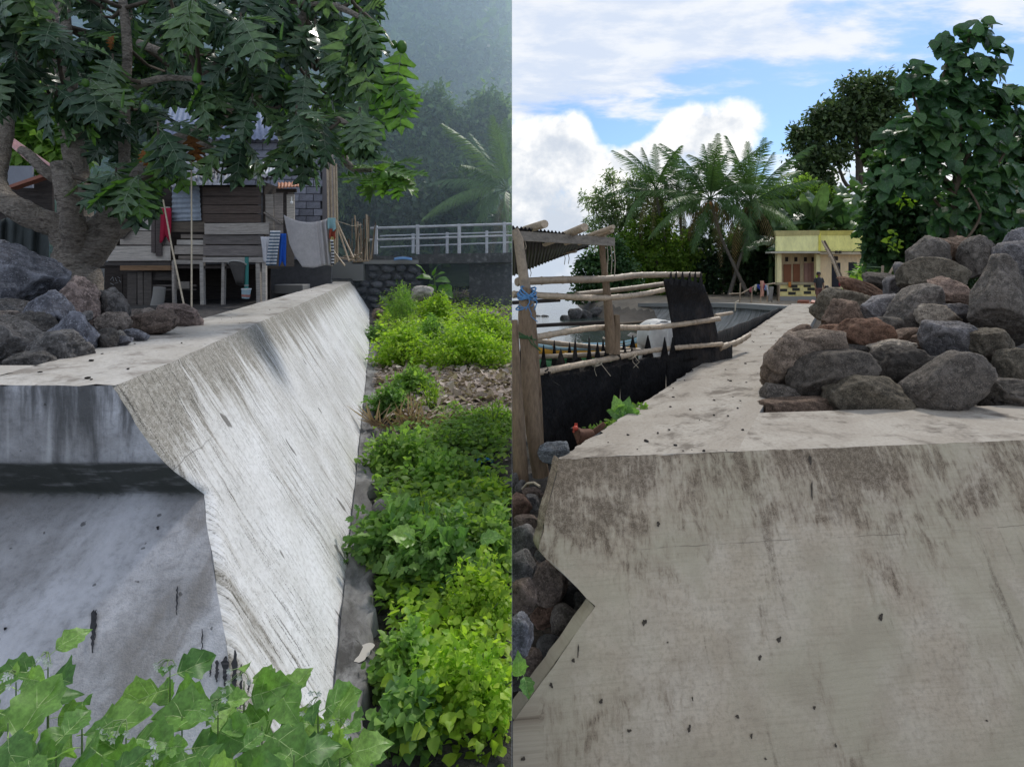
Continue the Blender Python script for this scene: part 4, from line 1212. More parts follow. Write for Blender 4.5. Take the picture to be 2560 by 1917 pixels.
mb = MB(); a_, b_ = P(822, 0, DB + .2), P(815, 0, DB + 3.4); mb.beam((a_.x, a_.y, 2.4), (b_.x, b_.y, 2.4), 0.12, 3.2); mb.build('side_wall', M['mortar'], bh)
bulb = MB(); bulb.tube([P(729, 492, D0), P(729, 503, D0)], 0.012, 6); bulb.tube([P(729, 503, D0), P(729, 505, D0), P(729, 508, D0), P(729, 511, D0)], [0.015, 0.034, 0.034, 0.01], 8)
set_props(bulb.build('light_bulb', M['painted'], None, color=(0.8, 0.8, 0.78)), 'small white light bulb hanging in front of the pale board', 'light bulb')

# ------------------------------------------------------------------ hut at the far left with the pink roof
DL = 9.5
h2 = empty('tin_roof_hut', P(40, 720, DL + 1), 'hut with a faded pink corrugated roof and a dark gable, at the left edge', 'hut')
mb = MB(); corrugated(mb, P(148, 480, DL - .5), P(30, 330, DL + 3.5), P(-40, 345, DL + 3.5), P(100, 470, DL - .5), 6, 0.03)
def roof_h2(u, v):
    return P(lerp(20, 150, u), lerp(338, 428, u) + v * lerp(22, 46, u), DL + 2.5 * (1 - u) - v * .7) + Vector((0, 0, .016 * math.sin(v * 6.28 * 5)))
mb = MB(); mb.sheet(roof_h2, 6, 40, 0.006); mb.build('roof', M['metal_sheet'], h2, color=(0.42, 0.21, 0.19))
mb = MB(); mb.beam(P(30, 470, DL - .2), P(118, 440, DL - .2), 0.05, 0.16, (0, 1, 0)); mb.build('barge_board', M['painted'], h2, color=(0.30, 0.12, 0.08))
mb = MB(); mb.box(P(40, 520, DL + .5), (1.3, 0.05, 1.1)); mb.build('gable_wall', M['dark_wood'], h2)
part(h2, 'pale_panel', M['painted'], 15, 415, 80, 470, DL + .2, 0.04, (0.22, 0.235, 0.27))
def tarp(u, v):
    return P(lerp(-40, 122, u), lerp(545, 690, v) + 6 * math.sin(u * 9), DL - 0.3 + 0.05 * math.sin(u * 24) + 0.03 * math.sin(u * 40 + 2 * v))
mb = MB(); mb.sheet(tarp, 60, 10, 0.006)
set_props(mb.build('tarpaulin', M['cloth'], None, color=(0.065, 0.075, 0.075)), 'dark grey tarpaulin hanging under the pink roofed hut', 'tarpaulin')

# ------------------------------------------------------------------ washing and odds and ends
def cloth(name, label, cat, x0, y0, x1, y1, d, color, folds=5, amp=0.03, sag=0.0, stripes=None, group=None, skew=0, bot=0.0, seed=0):
    r = random.Random(seed); ph = r.uniform(0, 6)
    def fn(u, v):
        xx = lerp(x0, x1, u) + skew * v + math.sin(v * 3 + ph) * 1.5
        yy = lerp(y0, y1, v) + sag * 4 * u * (1 - u) * (1 - v) + bot * math.sin(u * 7 + ph) * v
        return P(xx, yy, d + amp * math.sin(u * folds * 6.28 + ph + v) * (0.3 + 0.7 * v))
    n = 36 if stripes is None else 36
    nv = 12 if stripes is None else stripes[1] * 2
    mb = MB(); mb.sheet(fn, n, nv, 0.004)
    mats = [M['cloth']]
    o = mb.build(name, mats, None, color=color)
    if stripes:
        m2 = stripes[0]
        o.data.materials.append(m2)
        per = n * nv
        for i, p in enumerate(o.data.polygons):
            if i < 2 * per:
                row = (i % per) // n
                if row % 2: p.material_index = 1
    return set_props(o, label, cat, group)
M['stripe_blue'] = simple('blue_grey_stripe', (0.085, 0.13, 0.19), 0.9, 0.1, 0.1)
M['stripe_dark'] = simple('dark_stripe', (0.05, 0.05, 0.055), 0.9, 0.1, 0.1)
cloth('red_cloth', 'dark red cloth hanging on the plank wall behind the leaning stick', 'cloth', 400, 520, 427, 600, D0 - .12, (0.34, 0.025, 0.055), 2, 0.02, bot=8, seed=1)
cloth('white_cloth', 'white bundled cloth at the hut corner, left of the striped towel', 'cloth', 652, 592, 676, 652, D0 - .15, (0.60, 0.60, 0.63), 2, 0.03, bot=6, skew=4, seed=2)
cloth('towel', 'white and blue-grey striped towel hanging at the hut corner', 'towel', 674, 577, 700, 664, D0 - .2, (0.62, 0.64, 0.66), 1.5, 0.03, stripes=(M['stripe_blue'], 11), skew=-8, seed=3)
cloth('blue_cloth', 'bright blue cloth hanging between the striped towel and the grey sheet', 'cloth', 697, 584, 714, 660, D0 - .16, (0.03, 0.12, 0.52), 1.5, 0.03, skew=2, bot=6, seed=4)
def bigsheet(u, v):
    top = lerp(537, 545, u) + 16 * 4 * u * (1 - u) * 0.9
    bot = pw(u, ((0, 610), (0.12, 640), (0.3, 668), (0.55, 670), (0.8, 664), (1.0, 664)))
    x = lerp(lerp(709, 716, v), lerp(822, 832, v), u) + (8 * v * (1 - u))
    fold = 0.05 * math.sin(u * 60) * sstep(u, 0.6, 0.9) + 0.03 * math.sin(u * 12 + v * 2)
    return P(x, lerp(top, bot, v), D0 - .25 + fold - 0.12 * math.sin(u * 3.1) * v)
mb = MB(); mb.sheet(bigsheet, 90, 20, 0.004)
set_props(mb.build('bed_sheet', M['cloth'], None, color=(0.42, 0.40, 0.40)), 'large grubby white sheet slung between the hut corner and the bamboo poles', 'sheet')
for k, (x0, y0, x1, y1, c, lab) in enumerate(((820, 545, 840, 575, (0.25, 0.40, 0.42), 'pale teal cloth bundled at the top of the bamboo poles'), (824, 572, 840, 596, (0.30, 0.07, 0.045), 'rust red cloth below the teal one on the poles'),
        (826, 592, 836, 630, (0.50, 0.42, 0.18), 'yellowish cloth hanging on the bamboo poles'))):
    cloth('hung_cloth', lab, 'cloth', x0, y0, x1, y1, D0 - .3, c, 1.3, 0.04, seed=10 + k, bot=4)
cloth('hung_cloth', 'black and white striped cloth at the bottom of the bundle on the poles', 'cloth', 826, 600, 834, 662, D0 - .34, (0.6, 0.6, 0.6), 1, 0.03, stripes=(M['stripe_dark'], 8), seed=15)
# bamboo and sticks
def pole(name, label, cat, pts, r, mat, group=None, seg=8):
    mb = MB(); mb.tube(pts, r, seg)
    o = mb.build(name, mat, None)
    return set_props(o, label, cat, group)
for k, (x0, y0, x1, y1) in enumerate(((818, 392, 822, 662), (827, 385, 829, 665), (834, 400, 838, 660), (840, 410, 843, 655), (824, 420, 832, 660))):
    pole('bamboo_pole', ['first', 'third', 'fourth', 'last', 'second'][k] + ' pale bamboo pole from the left in the bundle at the block house corner', 'pole', [P(x0, y0, D0 + .3 + .05 * k), P((x0 + x1) / 2 + 1, (y0 + y1) / 2, D0 + .3 + .05 * k), P(x1, y1, D0 + .2 + .05 * k)], 0.026, M['bamboo'], 'bamboo poles bundled at the house corner')
for k, (x0, y0, x1, y1, lab) in enumerate(((838, 548, 872, 652, 'longer leaning stick right of the bamboo bundle'), (843, 556, 884, 645, 'outermost leaning stick right of the bamboo bundle'), (828, 620, 862, 664, 'short leaning stick at the foot of the bamboo bundle'))):
    pole('stick', lab, 'stick', [P(x0, y0, D0 + .1), P((x0 + x1) / 2, (y0 + y1) / 2 + 1, D0 + .1), P(x1, y1, D0 - .1)], 0.02, M['bamboo'])
pole('wash_line', 'thin washing line running from the bamboo poles to the dry fence', 'line', [P(840, 552, D0 + .3), P(880, 565, 14), P(905, 562, 15)], 0.006, M['rope'])
pole('prop_stick', 'thin straight upright stick rising from the pink boulder into the tree', 'stick', [P(478, 330, 5.2), P(479, 560, 4.7), P(479, 775, 4.15)], 0.006, M['rope'])
pole('prop_stick', 'thin stick leaning left from the pink boulder up to the leaves', 'stick', [P(408, 500, 5.0), P(430, 620, 4.6), P(462, 772, 4.15)], 0.0065, M['rope'])
pole('hose', 'thin dark hose looping down from a branch in front of the block wall', 'hose', [P(478, 366, 5.6), P(500, 375, 5.6), P(520, 400, 5.6), P(545, 430, 5.6), P(562, 437, 5.6), P(575, 425, 5.6), P(578, 400, 5.6)], 0.012, M['bark_dark'])
# scoop net, pipe and cup
net = empty('scoop_net', P(595, 660, D0 - .35), 'round fishing scoop net with a pale rim, hanging under the hut floor', 'net')
mb = MB(); ring = [P(594 + 21 * math.cos(a), 661 + 9 * math.sin(a), D0 - .35) + Vector((0, 0.15 * math.sin(a), 0)) for a in [i * math.pi / 8 for i in range(17)]]
mb.tube(ring, 0.018, 6, cap=False); mb.build('rim', M['painted'], net, color=(0.42, 0.42, 0.40))
def netf(u, v):
    a = u * 2 * math.pi; s = 1 - 0.55 * v
    return P(594 + 6 * v + 20 * s * math.cos(a), 661 + 8 * s * math.sin(a) + 50 * v, D0 - .35) + Vector((0, .15 * s * math.sin(a), 0))
mb = MB(); mb.sheet(netf, 16, 5, 0.002); mb.build('mesh_bag', M['cloth'], net, color=(0.10, 0.095, 0.09))
pp = empty('drain_pipe', P(616, 715, D0 - .3), 'teal pipe hanging upright beside the scoop net', 'pipe')
mb = MB(); mb.tube([P(617, 643, D0 - .3), P(616, 722, D0 - .3)], 0.042, 10); mb.build('pipe_body', M['painted'], pp, color=(0.045, 0.22, 0.20))
mb = MB(); mb.tube([P(616, 712, D0 - .3), P(616, 715, D0 - .3)], 0.05, 10); mb.build('clamp', M['painted'], pp, color=(0.3, 0.3, 0.3))
cup = empty('plastic_cup', P(614, 748, D0 - .3), 'pale blue and white plastic cup tied under the teal pipe', 'cup')
mb = MB(); mb.tube([P(616, 722, D0 - .3), P(614, 746, D0 - .3)], [0.10, 0.078], 14); mb.build('cup_body', M['painted'], cup, color=(0.38, 0.52, 0.58))
mb = MB(); mb.tube([P(616, 721, D0 - .3), P(616, 724, D0 - .3)], 0.106, 14); mb.build('rim', M['painted'], cup, color=(0.7, 0.7, 0.7))
mb = MB(); mb.tube([P(615, 736, D0 - .3), P(614.5, 742, D0 - .3)], [0.091, 0.086], 14, cap=False); mb.build('red_band', M['painted'], cup, color=(0.45, 0.2, 0.17))
mb = MB(); mb.tube([P(399, 718, D0 - .4), P(397, 740, D0 - .4), P(390, 782, D0 - .4)], [0.12, 0.12, 0.14], 12)
set_props(mb.build('concrete_drum', M['plain_concrete'], None), 'grey upright concrete pipe under the plank hut, behind the boulders', 'pipe')
o = mb = MB(); mb.box(P(732, 722, 15.5), (0.72, 0.8, 0.24), (0, 0, 0.1)); set_props(mb.build('concrete_block', M['plain_concrete'], None, bevel=0.02), 'low concrete block standing behind the far end of the left wall', 'block')

# ------------------------------------------------------------------ bridge and abutment
DBr = 20.0
br = empty('footbridge', P(1100, 650, DBr + 2), 'small concrete bridge with pale pipe railings, crossing behind the weeds', 'bridge')
mb = MB(); mb.beam(P(1047, 648, DBr), P(1279.9, 644, DBr), 0.3, S(24, DBr)); mb.build('edge_beam', M['wall_stone'], br, color=(0.085, 0.082, 0.08))
mb = MB(); mb.box((-3.0, 22.0, 1.92), (5.98, 3.6, 0.16)); mb.build('deck', M['plain_concrete'], br)
mb = MB(); mb.beam(P(910, 645, DBr), P(1047, 645, DBr), 0.3, 0.14); mb.build('edge_beam', M['wall_stone'], br, color=(0.12, 0.115, 0.11))
def post_at(x, ytop, ybot, d, w_):
    mb = MB(); a = P(x, ytop, d); b = P(x, ybot, d)
    mb.box((a + b) / 2, (S(w_, d), S(w_, d), (a - b).length))
    mb.build('railing_post', M['rail_paint'], br, bevel=0.01)
for x, yt in ((940, 564), (1044, 562), (1148, 560), (1261, 556)): post_at(x, yt, 636, DBr, 8)
for x, yt in ((1033, 584), (1118, 581), (1217, 577)): post_at(x, yt, 634, 23.7, 7)
for (xa, ya, xb_, yb, d, r_) in ((926, 571, 1279.9, 560, DBr, 0.042), (924, 600, 1279.9, 589, DBr, 0.036), (950, 590, 1279.9, 580, 23.7, 0.03), (950, 618, 1279.9, 606, 23.7, 0.03)):
    mb = MB(); mb.tube([P(xa, ya, d), P(xb_, yb, d)], r_, 8); mb.build('handrail', M['rail_paint'], br)
mb = MB(); mb.box((-0.75, 21.6, 0.6), (1.5, 2.6, 2.4)); mb.build('pier', M['wall_stone'], br, color=(0.07, 0.07, 0.072))
ab = empty('abutment_wall', P(900, 770, DBr), 'dark mortared stone abutment wall at the left end of the bridge', 'stone wall')
mb = MB(); xa, xb_ = P(735, 0, 19.9).x, P(1047, 0, 19.9).x
mb.box(((xa + xb_) / 2, 21.2, 0.72), (xb_ - xa, 2.3, 2.4)); mb.build('core', M['mortar'], ab)
part(ab, 'coping', M['plain_concrete'], 733, 655, 908, 702, 19.78, 0.3)
part(ab, 'coping', M['plain_concrete'], 880, 650, 1046, 660, 19.78, 0.3)
rr = random.Random(9)
stm = []
for k in range(5):
    me_ = boulder_mesh('stone', 300 + k, (1, 0.5, 1), 6, 0.05, 2, 0.9); me_.materials.clear(); me_.materials.append(M['wall_stone']); stm.append(me_)
for row in range(6):
    x = 860 + rr.uniform(0, 10)
    yy = 672 + row * 19
    while x < 1040:
        w_ = rr.uniform(20, 36)
        if not (x < 905 and yy < 700):
            c = P(x + w_ / 2, yy + rr.uniform(-3, 3), 19.98)
            o = link('stone', rr.choice(stm), ab, loc=c)
            o.scale = (S(w_ * 1.0, 20), 0.5, S(19, 20)); o.rotation_euler = (0, rr.uniform(-.2, .2), rr.choice((0, math.pi)))
            k = rr.uniform(.7, 1.9); o.color = (0.10 * k, 0.10 * k, 0.108 * k, 1)
        x += w_ + 2
bag = MB(); bag.sheet(lambda u, v: P(lerp(985, 1030, u), lerp(646, 652, v) - 3 * math.sin(u * 3.1), 19.6 - .2 * v), 12, 3, 0.02)
set_props(bag.build('plastic_sheet', M['painted'], None, color=(0.10, 0.22, 0.42)), 'folded pale blue plastic lying on the abutment by the bridge', 'plastic sheet')
# dry stick fence and pale bushes between the poles and the bridge
fk = empty('stick_fence', P(905, 650, 17.5), 'rickety fence of pale dry sticks between the bamboo poles and the bridge', 'fence')
for k in range(16):
    x = 878 + k * 3.6 + rr.uniform(-2, 2); x2 = x + rr.uniform(-8, 16)
    mb = MB(); mb.tube([P(x, 652 - rr.uniform(0, 4), 17.5 + rr.uniform(-.3, .3)), P(x2, rr.uniform(535, 600), 17.5 + rr.uniform(-.3, .3))], rr.uniform(.012, .03), 5)
    mb.build('stake', M['bamboo'] if k % 3 else M['twig'], fk)
for k in range(8):
    x = rr.uniform(850, 890)
    mb = MB(); mb.tube([P(x, rr.uniform(635, 655), 16.5), P(x + rr.uniform(15, 40), rr.uniform(632, 660), 16.3)], rr.uniform(.015, .03), 5)
    set_props(mb.build('driftwood', M['bamboo'], None), 'short dry branch on the heap at the foot of the leaning sticks', 'branch', 'dry branches heaped by the abutment')
ORD = ['first', 'second', 'third', 'fourth', 'fifth', 'sixth', 'seventh', 'eighth', 'ninth', 'tenth', 'eleventh', 'twelfth', 'thirteenth', 'fourteenth', 'fifteenth', 'sixteenth', 'seventeenth', 'eighteenth']
# ------------------------------------------------------------------ bamboo fence with rubber sheets
def fd(px):
    """distance of the fence line at a picture column"""
    return 4.75 + (px - 1345) * (7.0 - 4.75) / 455.0
fence = empty('bamboo_fence', P(1320, 1190, 4.35), 'rough pen fence of bamboo rails, crooked posts and black rubber sheets', 'fence')
def fpart(name, mat, pts, radii, seg=8, wob=0.0, label=None, nodes=False, seed=0, side=1, parent=fence):
    mb = MB()
    P_ = [Vector(p) for p in pts]
    if nodes:
        r = random.Random(seed)
        L = sum((b - a).length for a, b in zip(P_, P_[1:]))
        n = max(2, int(L / 0.22)); out, rad = [], []
        def at(t):
            s = t * L
            for i, (a, b) in enumerate(zip(P_, P_[1:])):
                l = (b - a).length
                if s <= l or i == len(P_) - 2:
                    f = s / l if l else 0
                    r0 = radii if isinstance(radii, (int, float)) else lerp(radii[0], radii[-1], t)
                    return a.lerp(b, f), r0
                s -= l
        for k in range(n):
            for dt, f in ((0.0, 1.0), (0.06, 1.16), (0.12, 1.0), (0.5, 0.96)):
                p, r0 = at(min(1, (k + dt) / n)); out.append(p); rad.append(r0 * f)
        p, r0 = at(1.0); out.append(p); rad.append(r0)
        P_, radii = out, rad
    mb.tube(P_, radii, seg, wob=wob, seed=seed)
    if side:
        mb.v = [(max(v[0], 0.0002), v[1], v[2]) for v in mb.v]
    return mb.build(name, mat, parent, label=label)
def smooth_pts(ctrl, n=14):
    """Catmull-Rom through (px,py,d) control points -> world points"""
    out = []
    c = [ctrl[0]] + list(ctrl) + [ctrl[-1]]
    for i in range(1, len(c) - 2):
        p0, p1, p2, p3 = (np.array(c[j]) for j in (i - 1, i, i + 1, i + 2))
        for k in range(n):
            t = k / n
            q = 0.5 * (2 * p1 + (p2 - p0) * t + (2 * p0 - 5 * p1 + 4 * p2 - p3) * t * t + (-p0 + 3 * p1 - 3 * p2 + p3) * t ** 3)
            out.append(P(*q))
    out.append(P(*ctrl[-1]))
    return out
B = M['bamboo']
fpart('rail', B, smooth_pts([(1291, 705, 4.6), (1400, 700, 4.85), (1520, 697, 5.3), (1600, 688, 5.9), (1750, 687, 6.7)], 5), [0.032, 0.030], nodes=True, seed=1)
fpart('rail', B, smooth_pts([(1281, 736, 4.6), (1400, 741, 4.9), (1500, 745, 5.3), (1590, 738, 5.8), (1672, 722, 6.4)], 5), [0.028, 0.026], nodes=True, seed=2)
fpart('rail', B, smooth_pts([(1440, 736, 6.0), (1560, 723, 6.5), (1665, 709, 7.0)], 5), [0.028, 0.028], nodes=True, seed=3)
fpart('rail', B, smooth_pts([(1331, 845, 4.7), (1420, 829, 5.1), (1500, 819, 5.5), (1640, 818, 6.2), (1798, 797, 7.0)], 5), [0.028, 0.030], nodes=True, seed=4)
fpart('rail', B, smooth_pts([(1334, 933, 4.62), (1420, 917, 4.95), (1530, 896, 5.5), (1640, 875, 6.1), (1805, 860, 6.95)], 5), [0.030, 0.026], nodes=True, seed=5)
fpart('rail', B, smooth_pts([(1340, 852, 6.2), (1450, 864, 6.3), (1600, 876, 6.5)], 5), [0.028, 0.024], nodes=True, seed=6)
fpart('rail', B, smooth_pts([(1280.5, 893, 5.6), (1400, 890, 5.7), (1580, 880, 6.0)], 5), [0.024, 0.024], nodes=True, seed=7)
fpart('rail', M['dark_wood'], smooth_pts([(1295, 817, 6.5), (1400, 811, 6.6), (1530, 805, 6.9)], 4), [0.022, 0.022], seed=8)
fpart('rail', B, smooth_pts([(1797, 869, 7.0), (1840, 857, 7.4), (1872, 838, 7.9)], 5), [0.042, 0.034], nodes=True, seed=9)
fpart('rail', B, smooth_pts([(1788, 789, 7.2), (1830, 782, 7.7)], 4), [0.024, 0.022], seed=10)
fpart('rail', M['dark_wood'], smooth_pts([(1281, 757, 5.3), (1400, 750, 5.4)], 4), [0.018, 0.018], seed=11)
# crooked posts
PW = M['post_wood']
fpart('post', PW, [P(1352, 1190, 4.3), P(1334, 1080, 4.32), P(1325, 960, 4.36), P(1322, 880, 4.4), P(1316, 820, 4.42), P(1318, 785, 4.42), P(1312, 750, 4.42), P(1318, 720, 4.42)], [0.062, 0.060, 0.066, 0.058, 0.060, 0.072, 0.045, 0.034], 12, 0.07, seed=1)
fpart('post', PW, [P(1306, 1250, 4.15), P(1297, 1100, 4.18), P(1288, 930, 4.2), P(1284, 800, 4.25)], [0.055, 0.048, 0.040, 0.032], 10, 0.06, seed=2)
fpart('post', B, [P(1326, 780, 4.5), P(1310, 700, 4.5), P(1296, 600, 4.5), P(1284, 575, 4.5)], [0.045, 0.042, 0.040, 0.040], 10, nodes=False, seed=3)
fpart('post', PW, [P(1352, 1150, 4.5), P(1346, 990, 4.5), P(1338, 870, 4.5), P(1332, 795, 4.5)], [0.030, 0.028, 0.026, 0.024], 8, 0.05, seed=4)
fpart('post', PW, [P(1528, 880, 5.5), P(1522, 780, 5.45), P(1514, 700, 5.4), P(1507, 640, 5.35), P(1504, 590, 5.3)], [0.055, 0.046, 0.034, 0.028, 0.034], 10, 0.06, seed=5)
fpart('post', PW, [P(1540, 885, 5.48), P(1541, 835, 5.48), P(1541, 787, 5.48)], [0.040, 0.038, 0.030], 8, 0.08, seed=6)
for k, (a, b, c_) in enumerate((((1303, 736), (1334, 738), 4.42),)):
    pass
M['twine_blue'] = simple('blue_twine', (0.10, 0.23, 0.42), 0.8, 0.2, 0.2, 30.0)
M['twine_green'] = simple('green_twine', (0.06, 0.12, 0.05), 0.8, 0.2, 0.2, 30.0)
def lashing(cx, cy, d, rx, rz, n, mat, thick=0.006, seed=0, lab='twine'):
    r = random.Random(seed); mb = MB()
    for k in range(n):
        c = P(cx + r.uniform(-5, 5), cy + r.uniform(-4, 4), d)
        tilt = r.uniform(-.5, .5)
        pts = [c + Vector((rx * math.cos(a), rx * math.sin(a), rz * math.sin(a + tilt) * .4 + tilt * rx * math.cos(a))) for a in [i * math.pi / 6 for i in range(13)]]
        mb.tube(pts, thick, 5, cap=False)
    for k in range(2):
        c = P(cx + r.uniform(-2, 14), cy, d - rx)
        mb.tube([c, c + Vector((r.uniform(-.02, .06), -.01, -.06)), c + Vector((r.uniform(-.02, .12), 0, -.12))], thick * .7, 4)
    mb.v = [(max(v[0], 0.0002), v[1], v[2]) for v in mb.v]
    mb.build(lab, mat, fence)
lashing(1318, 735, 4.42, 0.06, 0.06, 7, M['twine_blue'], 0.007, 1)
lashing(1312, 765, 4.42, 0.055, 0.03, 3, M['twine_blue'], 0.006, 2)
lashing(1317, 838, 4.42, 0.066, 0.01, 4, M['twine_green'], 0.006, 3)
lashing(1488, 907, 5.3, 0.045, 0.03, 4, M['rope'], 0.005, 4)
lashing(1576, 889, 5.75, 0.040, 0.03, 3, M['rope'], 0.005, 5)
lashing(1361, 928, 4.72, 0.038, 0.02, 3, M['rubber'], 0.006, 6)
# rubber sheets: the low run below the bottom rail, with torn pointed tops
def lowsheet(x0, x1, seed):
    r = random.Random(seed)
    def fn(u, v):
        x = lerp(x0, x1, u); d = fd(x) + 0.03
        yt = lerp(937, 867, (x - 1345) / 455.0)
        zt_ = P(x, yt, d).z; zb = -0.05
        p = P(x, yt, d)
        return Vector((p.x, p.y + 0.02 * math.sin(u * 11 + v * 3 + seed) + 0.015 * math.sin(v * 6 + u * 4), lerp(zt_, zb, v)))
    mb = MB(); mb.sheet(fn, 24, 10, 0.008); return mb.build('rubber_sheet', M['rubber'], fence)
lowsheet(1338, 1549, 1); lowsheet(1551, 1664, 2); lowsheet(1665, 1830, 3)
rr = random.Random(21)
for k, (x, w_, ytop, d) in enumerate(((1359, 26, 862, 4.85), (1386, 26, 851, 6.0), (1402, 46, 872, 4.95), (1424, 30, 856, 6.1), (1438, 24, 846, 5.2), (1448, 40, 880, 6.0), (1473, 22, 843, 6.2), (1473, 26, 858, 5.3), (1494, 28, 856, 5.4),
                              (1508, 26, 848, 6.3), (1517, 26, 855, 5.5), (1542, 34, 858, 5.55), (1560, 24, 847, 6.4), (1582, 40, 838, 6.5), (1563, 22, 868, 5.7), (1580, 22, 868, 5.8), (1620, 40, 838, 6.6), (1662, 26, 843, 6.1), (1682, 24, 843, 6.2), (1302, 16, 857, 4.9))):
    x0, x1 = x - w_ / 2, x + w_ / 2
    base = lerp(945, 872, (x - 1345) / 455.0) + (0 if d < 5.9 else 8)
    n = 6
    L_ = [P(lerp(x0, x - 1, (j / n) ** .8), lerp(base, ytop, j / n), d + .02 * math.sin(j)) for j in range(n + 1)]
    R_ = [P(lerp(x1, x + 1, (j / n) ** .8), lerp(base, ytop, j / n), d + .02 * math.sin(j + 1)) for j in range(n + 1)]
    mb = MB(); out = L_ + R_[::-1]
    mb.prism(out, Vector((0, 0.008, 0)))
    mb.v = [(max(v[0], 0.0002), v[1], v[2]) for v in mb.v]
    mb.build('pointed_flap', M['rubber'], fence)
def tall(u, v):
    xl = pw(v, ((0, 1657), (0.25, 1668), (0.6, 1680), (1, 1690))); xr = pw(v, ((0, 1758), (0.3, 1778), (0.7, 1793), (1, 1797)))
    x = lerp(xl, xr, u); d = fd(x) + lerp(-.10, .07, sstep(v, .05, .3)) + 0.03 * math.sin(u * 6 + v * 3)
    y = lerp(lerp(697, 712, u) - 6 * math.sin(u * 3.1), lerp(905, 890, u), v)
    return P(x, y, d)
mb = MB(); mb.sheet(tall, 20, 20, 0.010); mb.build('rubber_sheet', M['rubber'], fence, label='tall black sheet hung over the top rail')
for k, x in enumerate((1677, 1690, 1706, 1724, 1738, 1752)):
    d = fd(x) - .16
    mb = MB(); mb.prism([P(x - 5, 712 + k, d), P(x - 1, 682, d), P(x + 2, 680, d), P(x + 6, 714 + k, d)], Vector((0, 0.01, 0))); mb.build('pointed_flap', M['rubber'], fence)
# black strip leaning along the seaward edge of the wall
def strip(u, v):
    d = lerp(6.9, 16.5, u)
    x = right_lip(d) - 0.06
    top = pw(u, ((0, 0.70), (0.15, 0.74), (0.33, 0.69), (0.6, 0.63), (0.9, 0.58), (1.0, 0.50)))
    return Vector((x - 0.05 * v + 0.015 * math.sin(u * 40), d, lerp(top, 0.25, v)))
mb = MB(); mb.sheet(strip, 70, 4, 0.008); mb.build('rubber_sheet', M['rubber'], fence, label='long black sheet along the wall edge')

# ------------------------------------------------------------------ shelter roof
sh = empty('shelter', P(1504, 880, 5.3), 'lean-to shelter with a black corrugated roof, bamboo rafters and a grey beam', 'shelter')
A_, B_, C_, D_ = P(1280.3, 566, 4.55), P(1512, 594, 5.3), P(1482, 608, 7.0), P(1280.3, 690, 7.0)
mb = MB(); corrugated(mb, A_, B_, C_, D_, 26, 0.010, 2)
mb.v = [(max(v[0], 0.0002), v[1], v[2]) for v in mb.v]; mb.build('roof_sheet', M['metal_sheet'], sh, color=(0.022, 0.020, 0.024))
mb = MB(); mb.beam(P(1280.2, 589, 4.5), P(1533, 605, 5.25), 0.04, S(22, 4.9)); mb.v = [(max(v[0], 0.0002), v[1], v[2]) for v in mb.v]; mb.build('beam', M['plank'], sh, color=(0.21, 0.185, 0.155))
mb = MB(); mb.beam(P(1300, 672, 6.9), P(1470, 612, 6.9), 0.05, 0.06); mb.build('beam', M['dark_wood'], sh)
for k, (x0, y0, x1, y1, r_) in enumerate(((1312, 575, 1362, 560, 0.033), (1413, 588, 1462, 568, 0.034), (1475, 588, 1534, 567, 0.018), (1490, 592, 1530, 576, 0.022))):
    a, b = P(x0, y0, 4.9 + .12 * k), P(x1, y1, 4.55 + .14 * k)
    fpart('rafter', B, [a + (a - b) * 1.2, a, b], [r_ * .9, r_, r_], 10, parent=sh)
fpart('rafter', B, [P(1400, 632, 6.8), P(1440, 628, 6.6)], [0.02, 0.02], 8, parent=sh)
for k, (x, y0, y1, d) in enumerate(((1517, 608, 680, 5.3), (1527, 612, 685, 5.3), (1535, 620, 690, 5.3), (1420, 632, 660, 6.7), (1410, 630, 662, 6.7), (1325, 672, 692, 6.9), (1485, 608, 625, 5.2), (1313, 606, 624, 4.9))):
    mb = MB(); mb.tube([P(x - 3, y0 - 20, d), P(x, y0, d), P(x + 3, (y0 + y1) / 2, d), P(x + 1, y1, d)], 0.004, 4); mb.build('loose_string', M['rope'], sh)

# ------------------------------------------------------------------ cow seen from behind
def skin_body(name, joints, edges, mat, parent=None, sub=2, **kw):
    """joints: {key:(x,y,z,r)}"""
    me_ = bpy.data.meshes.new(name)
    keys = list(joints)
    me_.from_pydata([joints[k][:3] for k in keys], [(keys.index(a), keys.index(b)) for a, b in edges], [])
    o = bpy.data.objects.new(name, me_); COL.objects.link(o)
    md = o.modifiers.new('skin', 'SKIN')
    for i, k in enumerate(keys):
        sv = me_.skin_vertices[0].data[i]
        r = joints[k][3]
        sv.radius = (r, r) if isinstance(r, (int, float)) else r
    me_.skin_vertices[0].data[0].use_root = True
    md.use_smooth_shade = True
    s_ = o.modifiers.new('sub', 'SUBSURF'); s_.levels = sub; s_.render_levels = sub
    dg = bpy.context.evaluated_depsgraph_get()
    m2 = bpy.data.meshes.new_from_object(o.evaluated_get(dg))
    bpy.data.objects.remove(o)
    m2.name = name
    m2.materials.clear(); m2.materials.append(mat)
    m2.polygons.foreach_set('use_smooth', np.ones(len(m2.polygons), dtype=bool))
    return link(name, m2, parent, **kw)
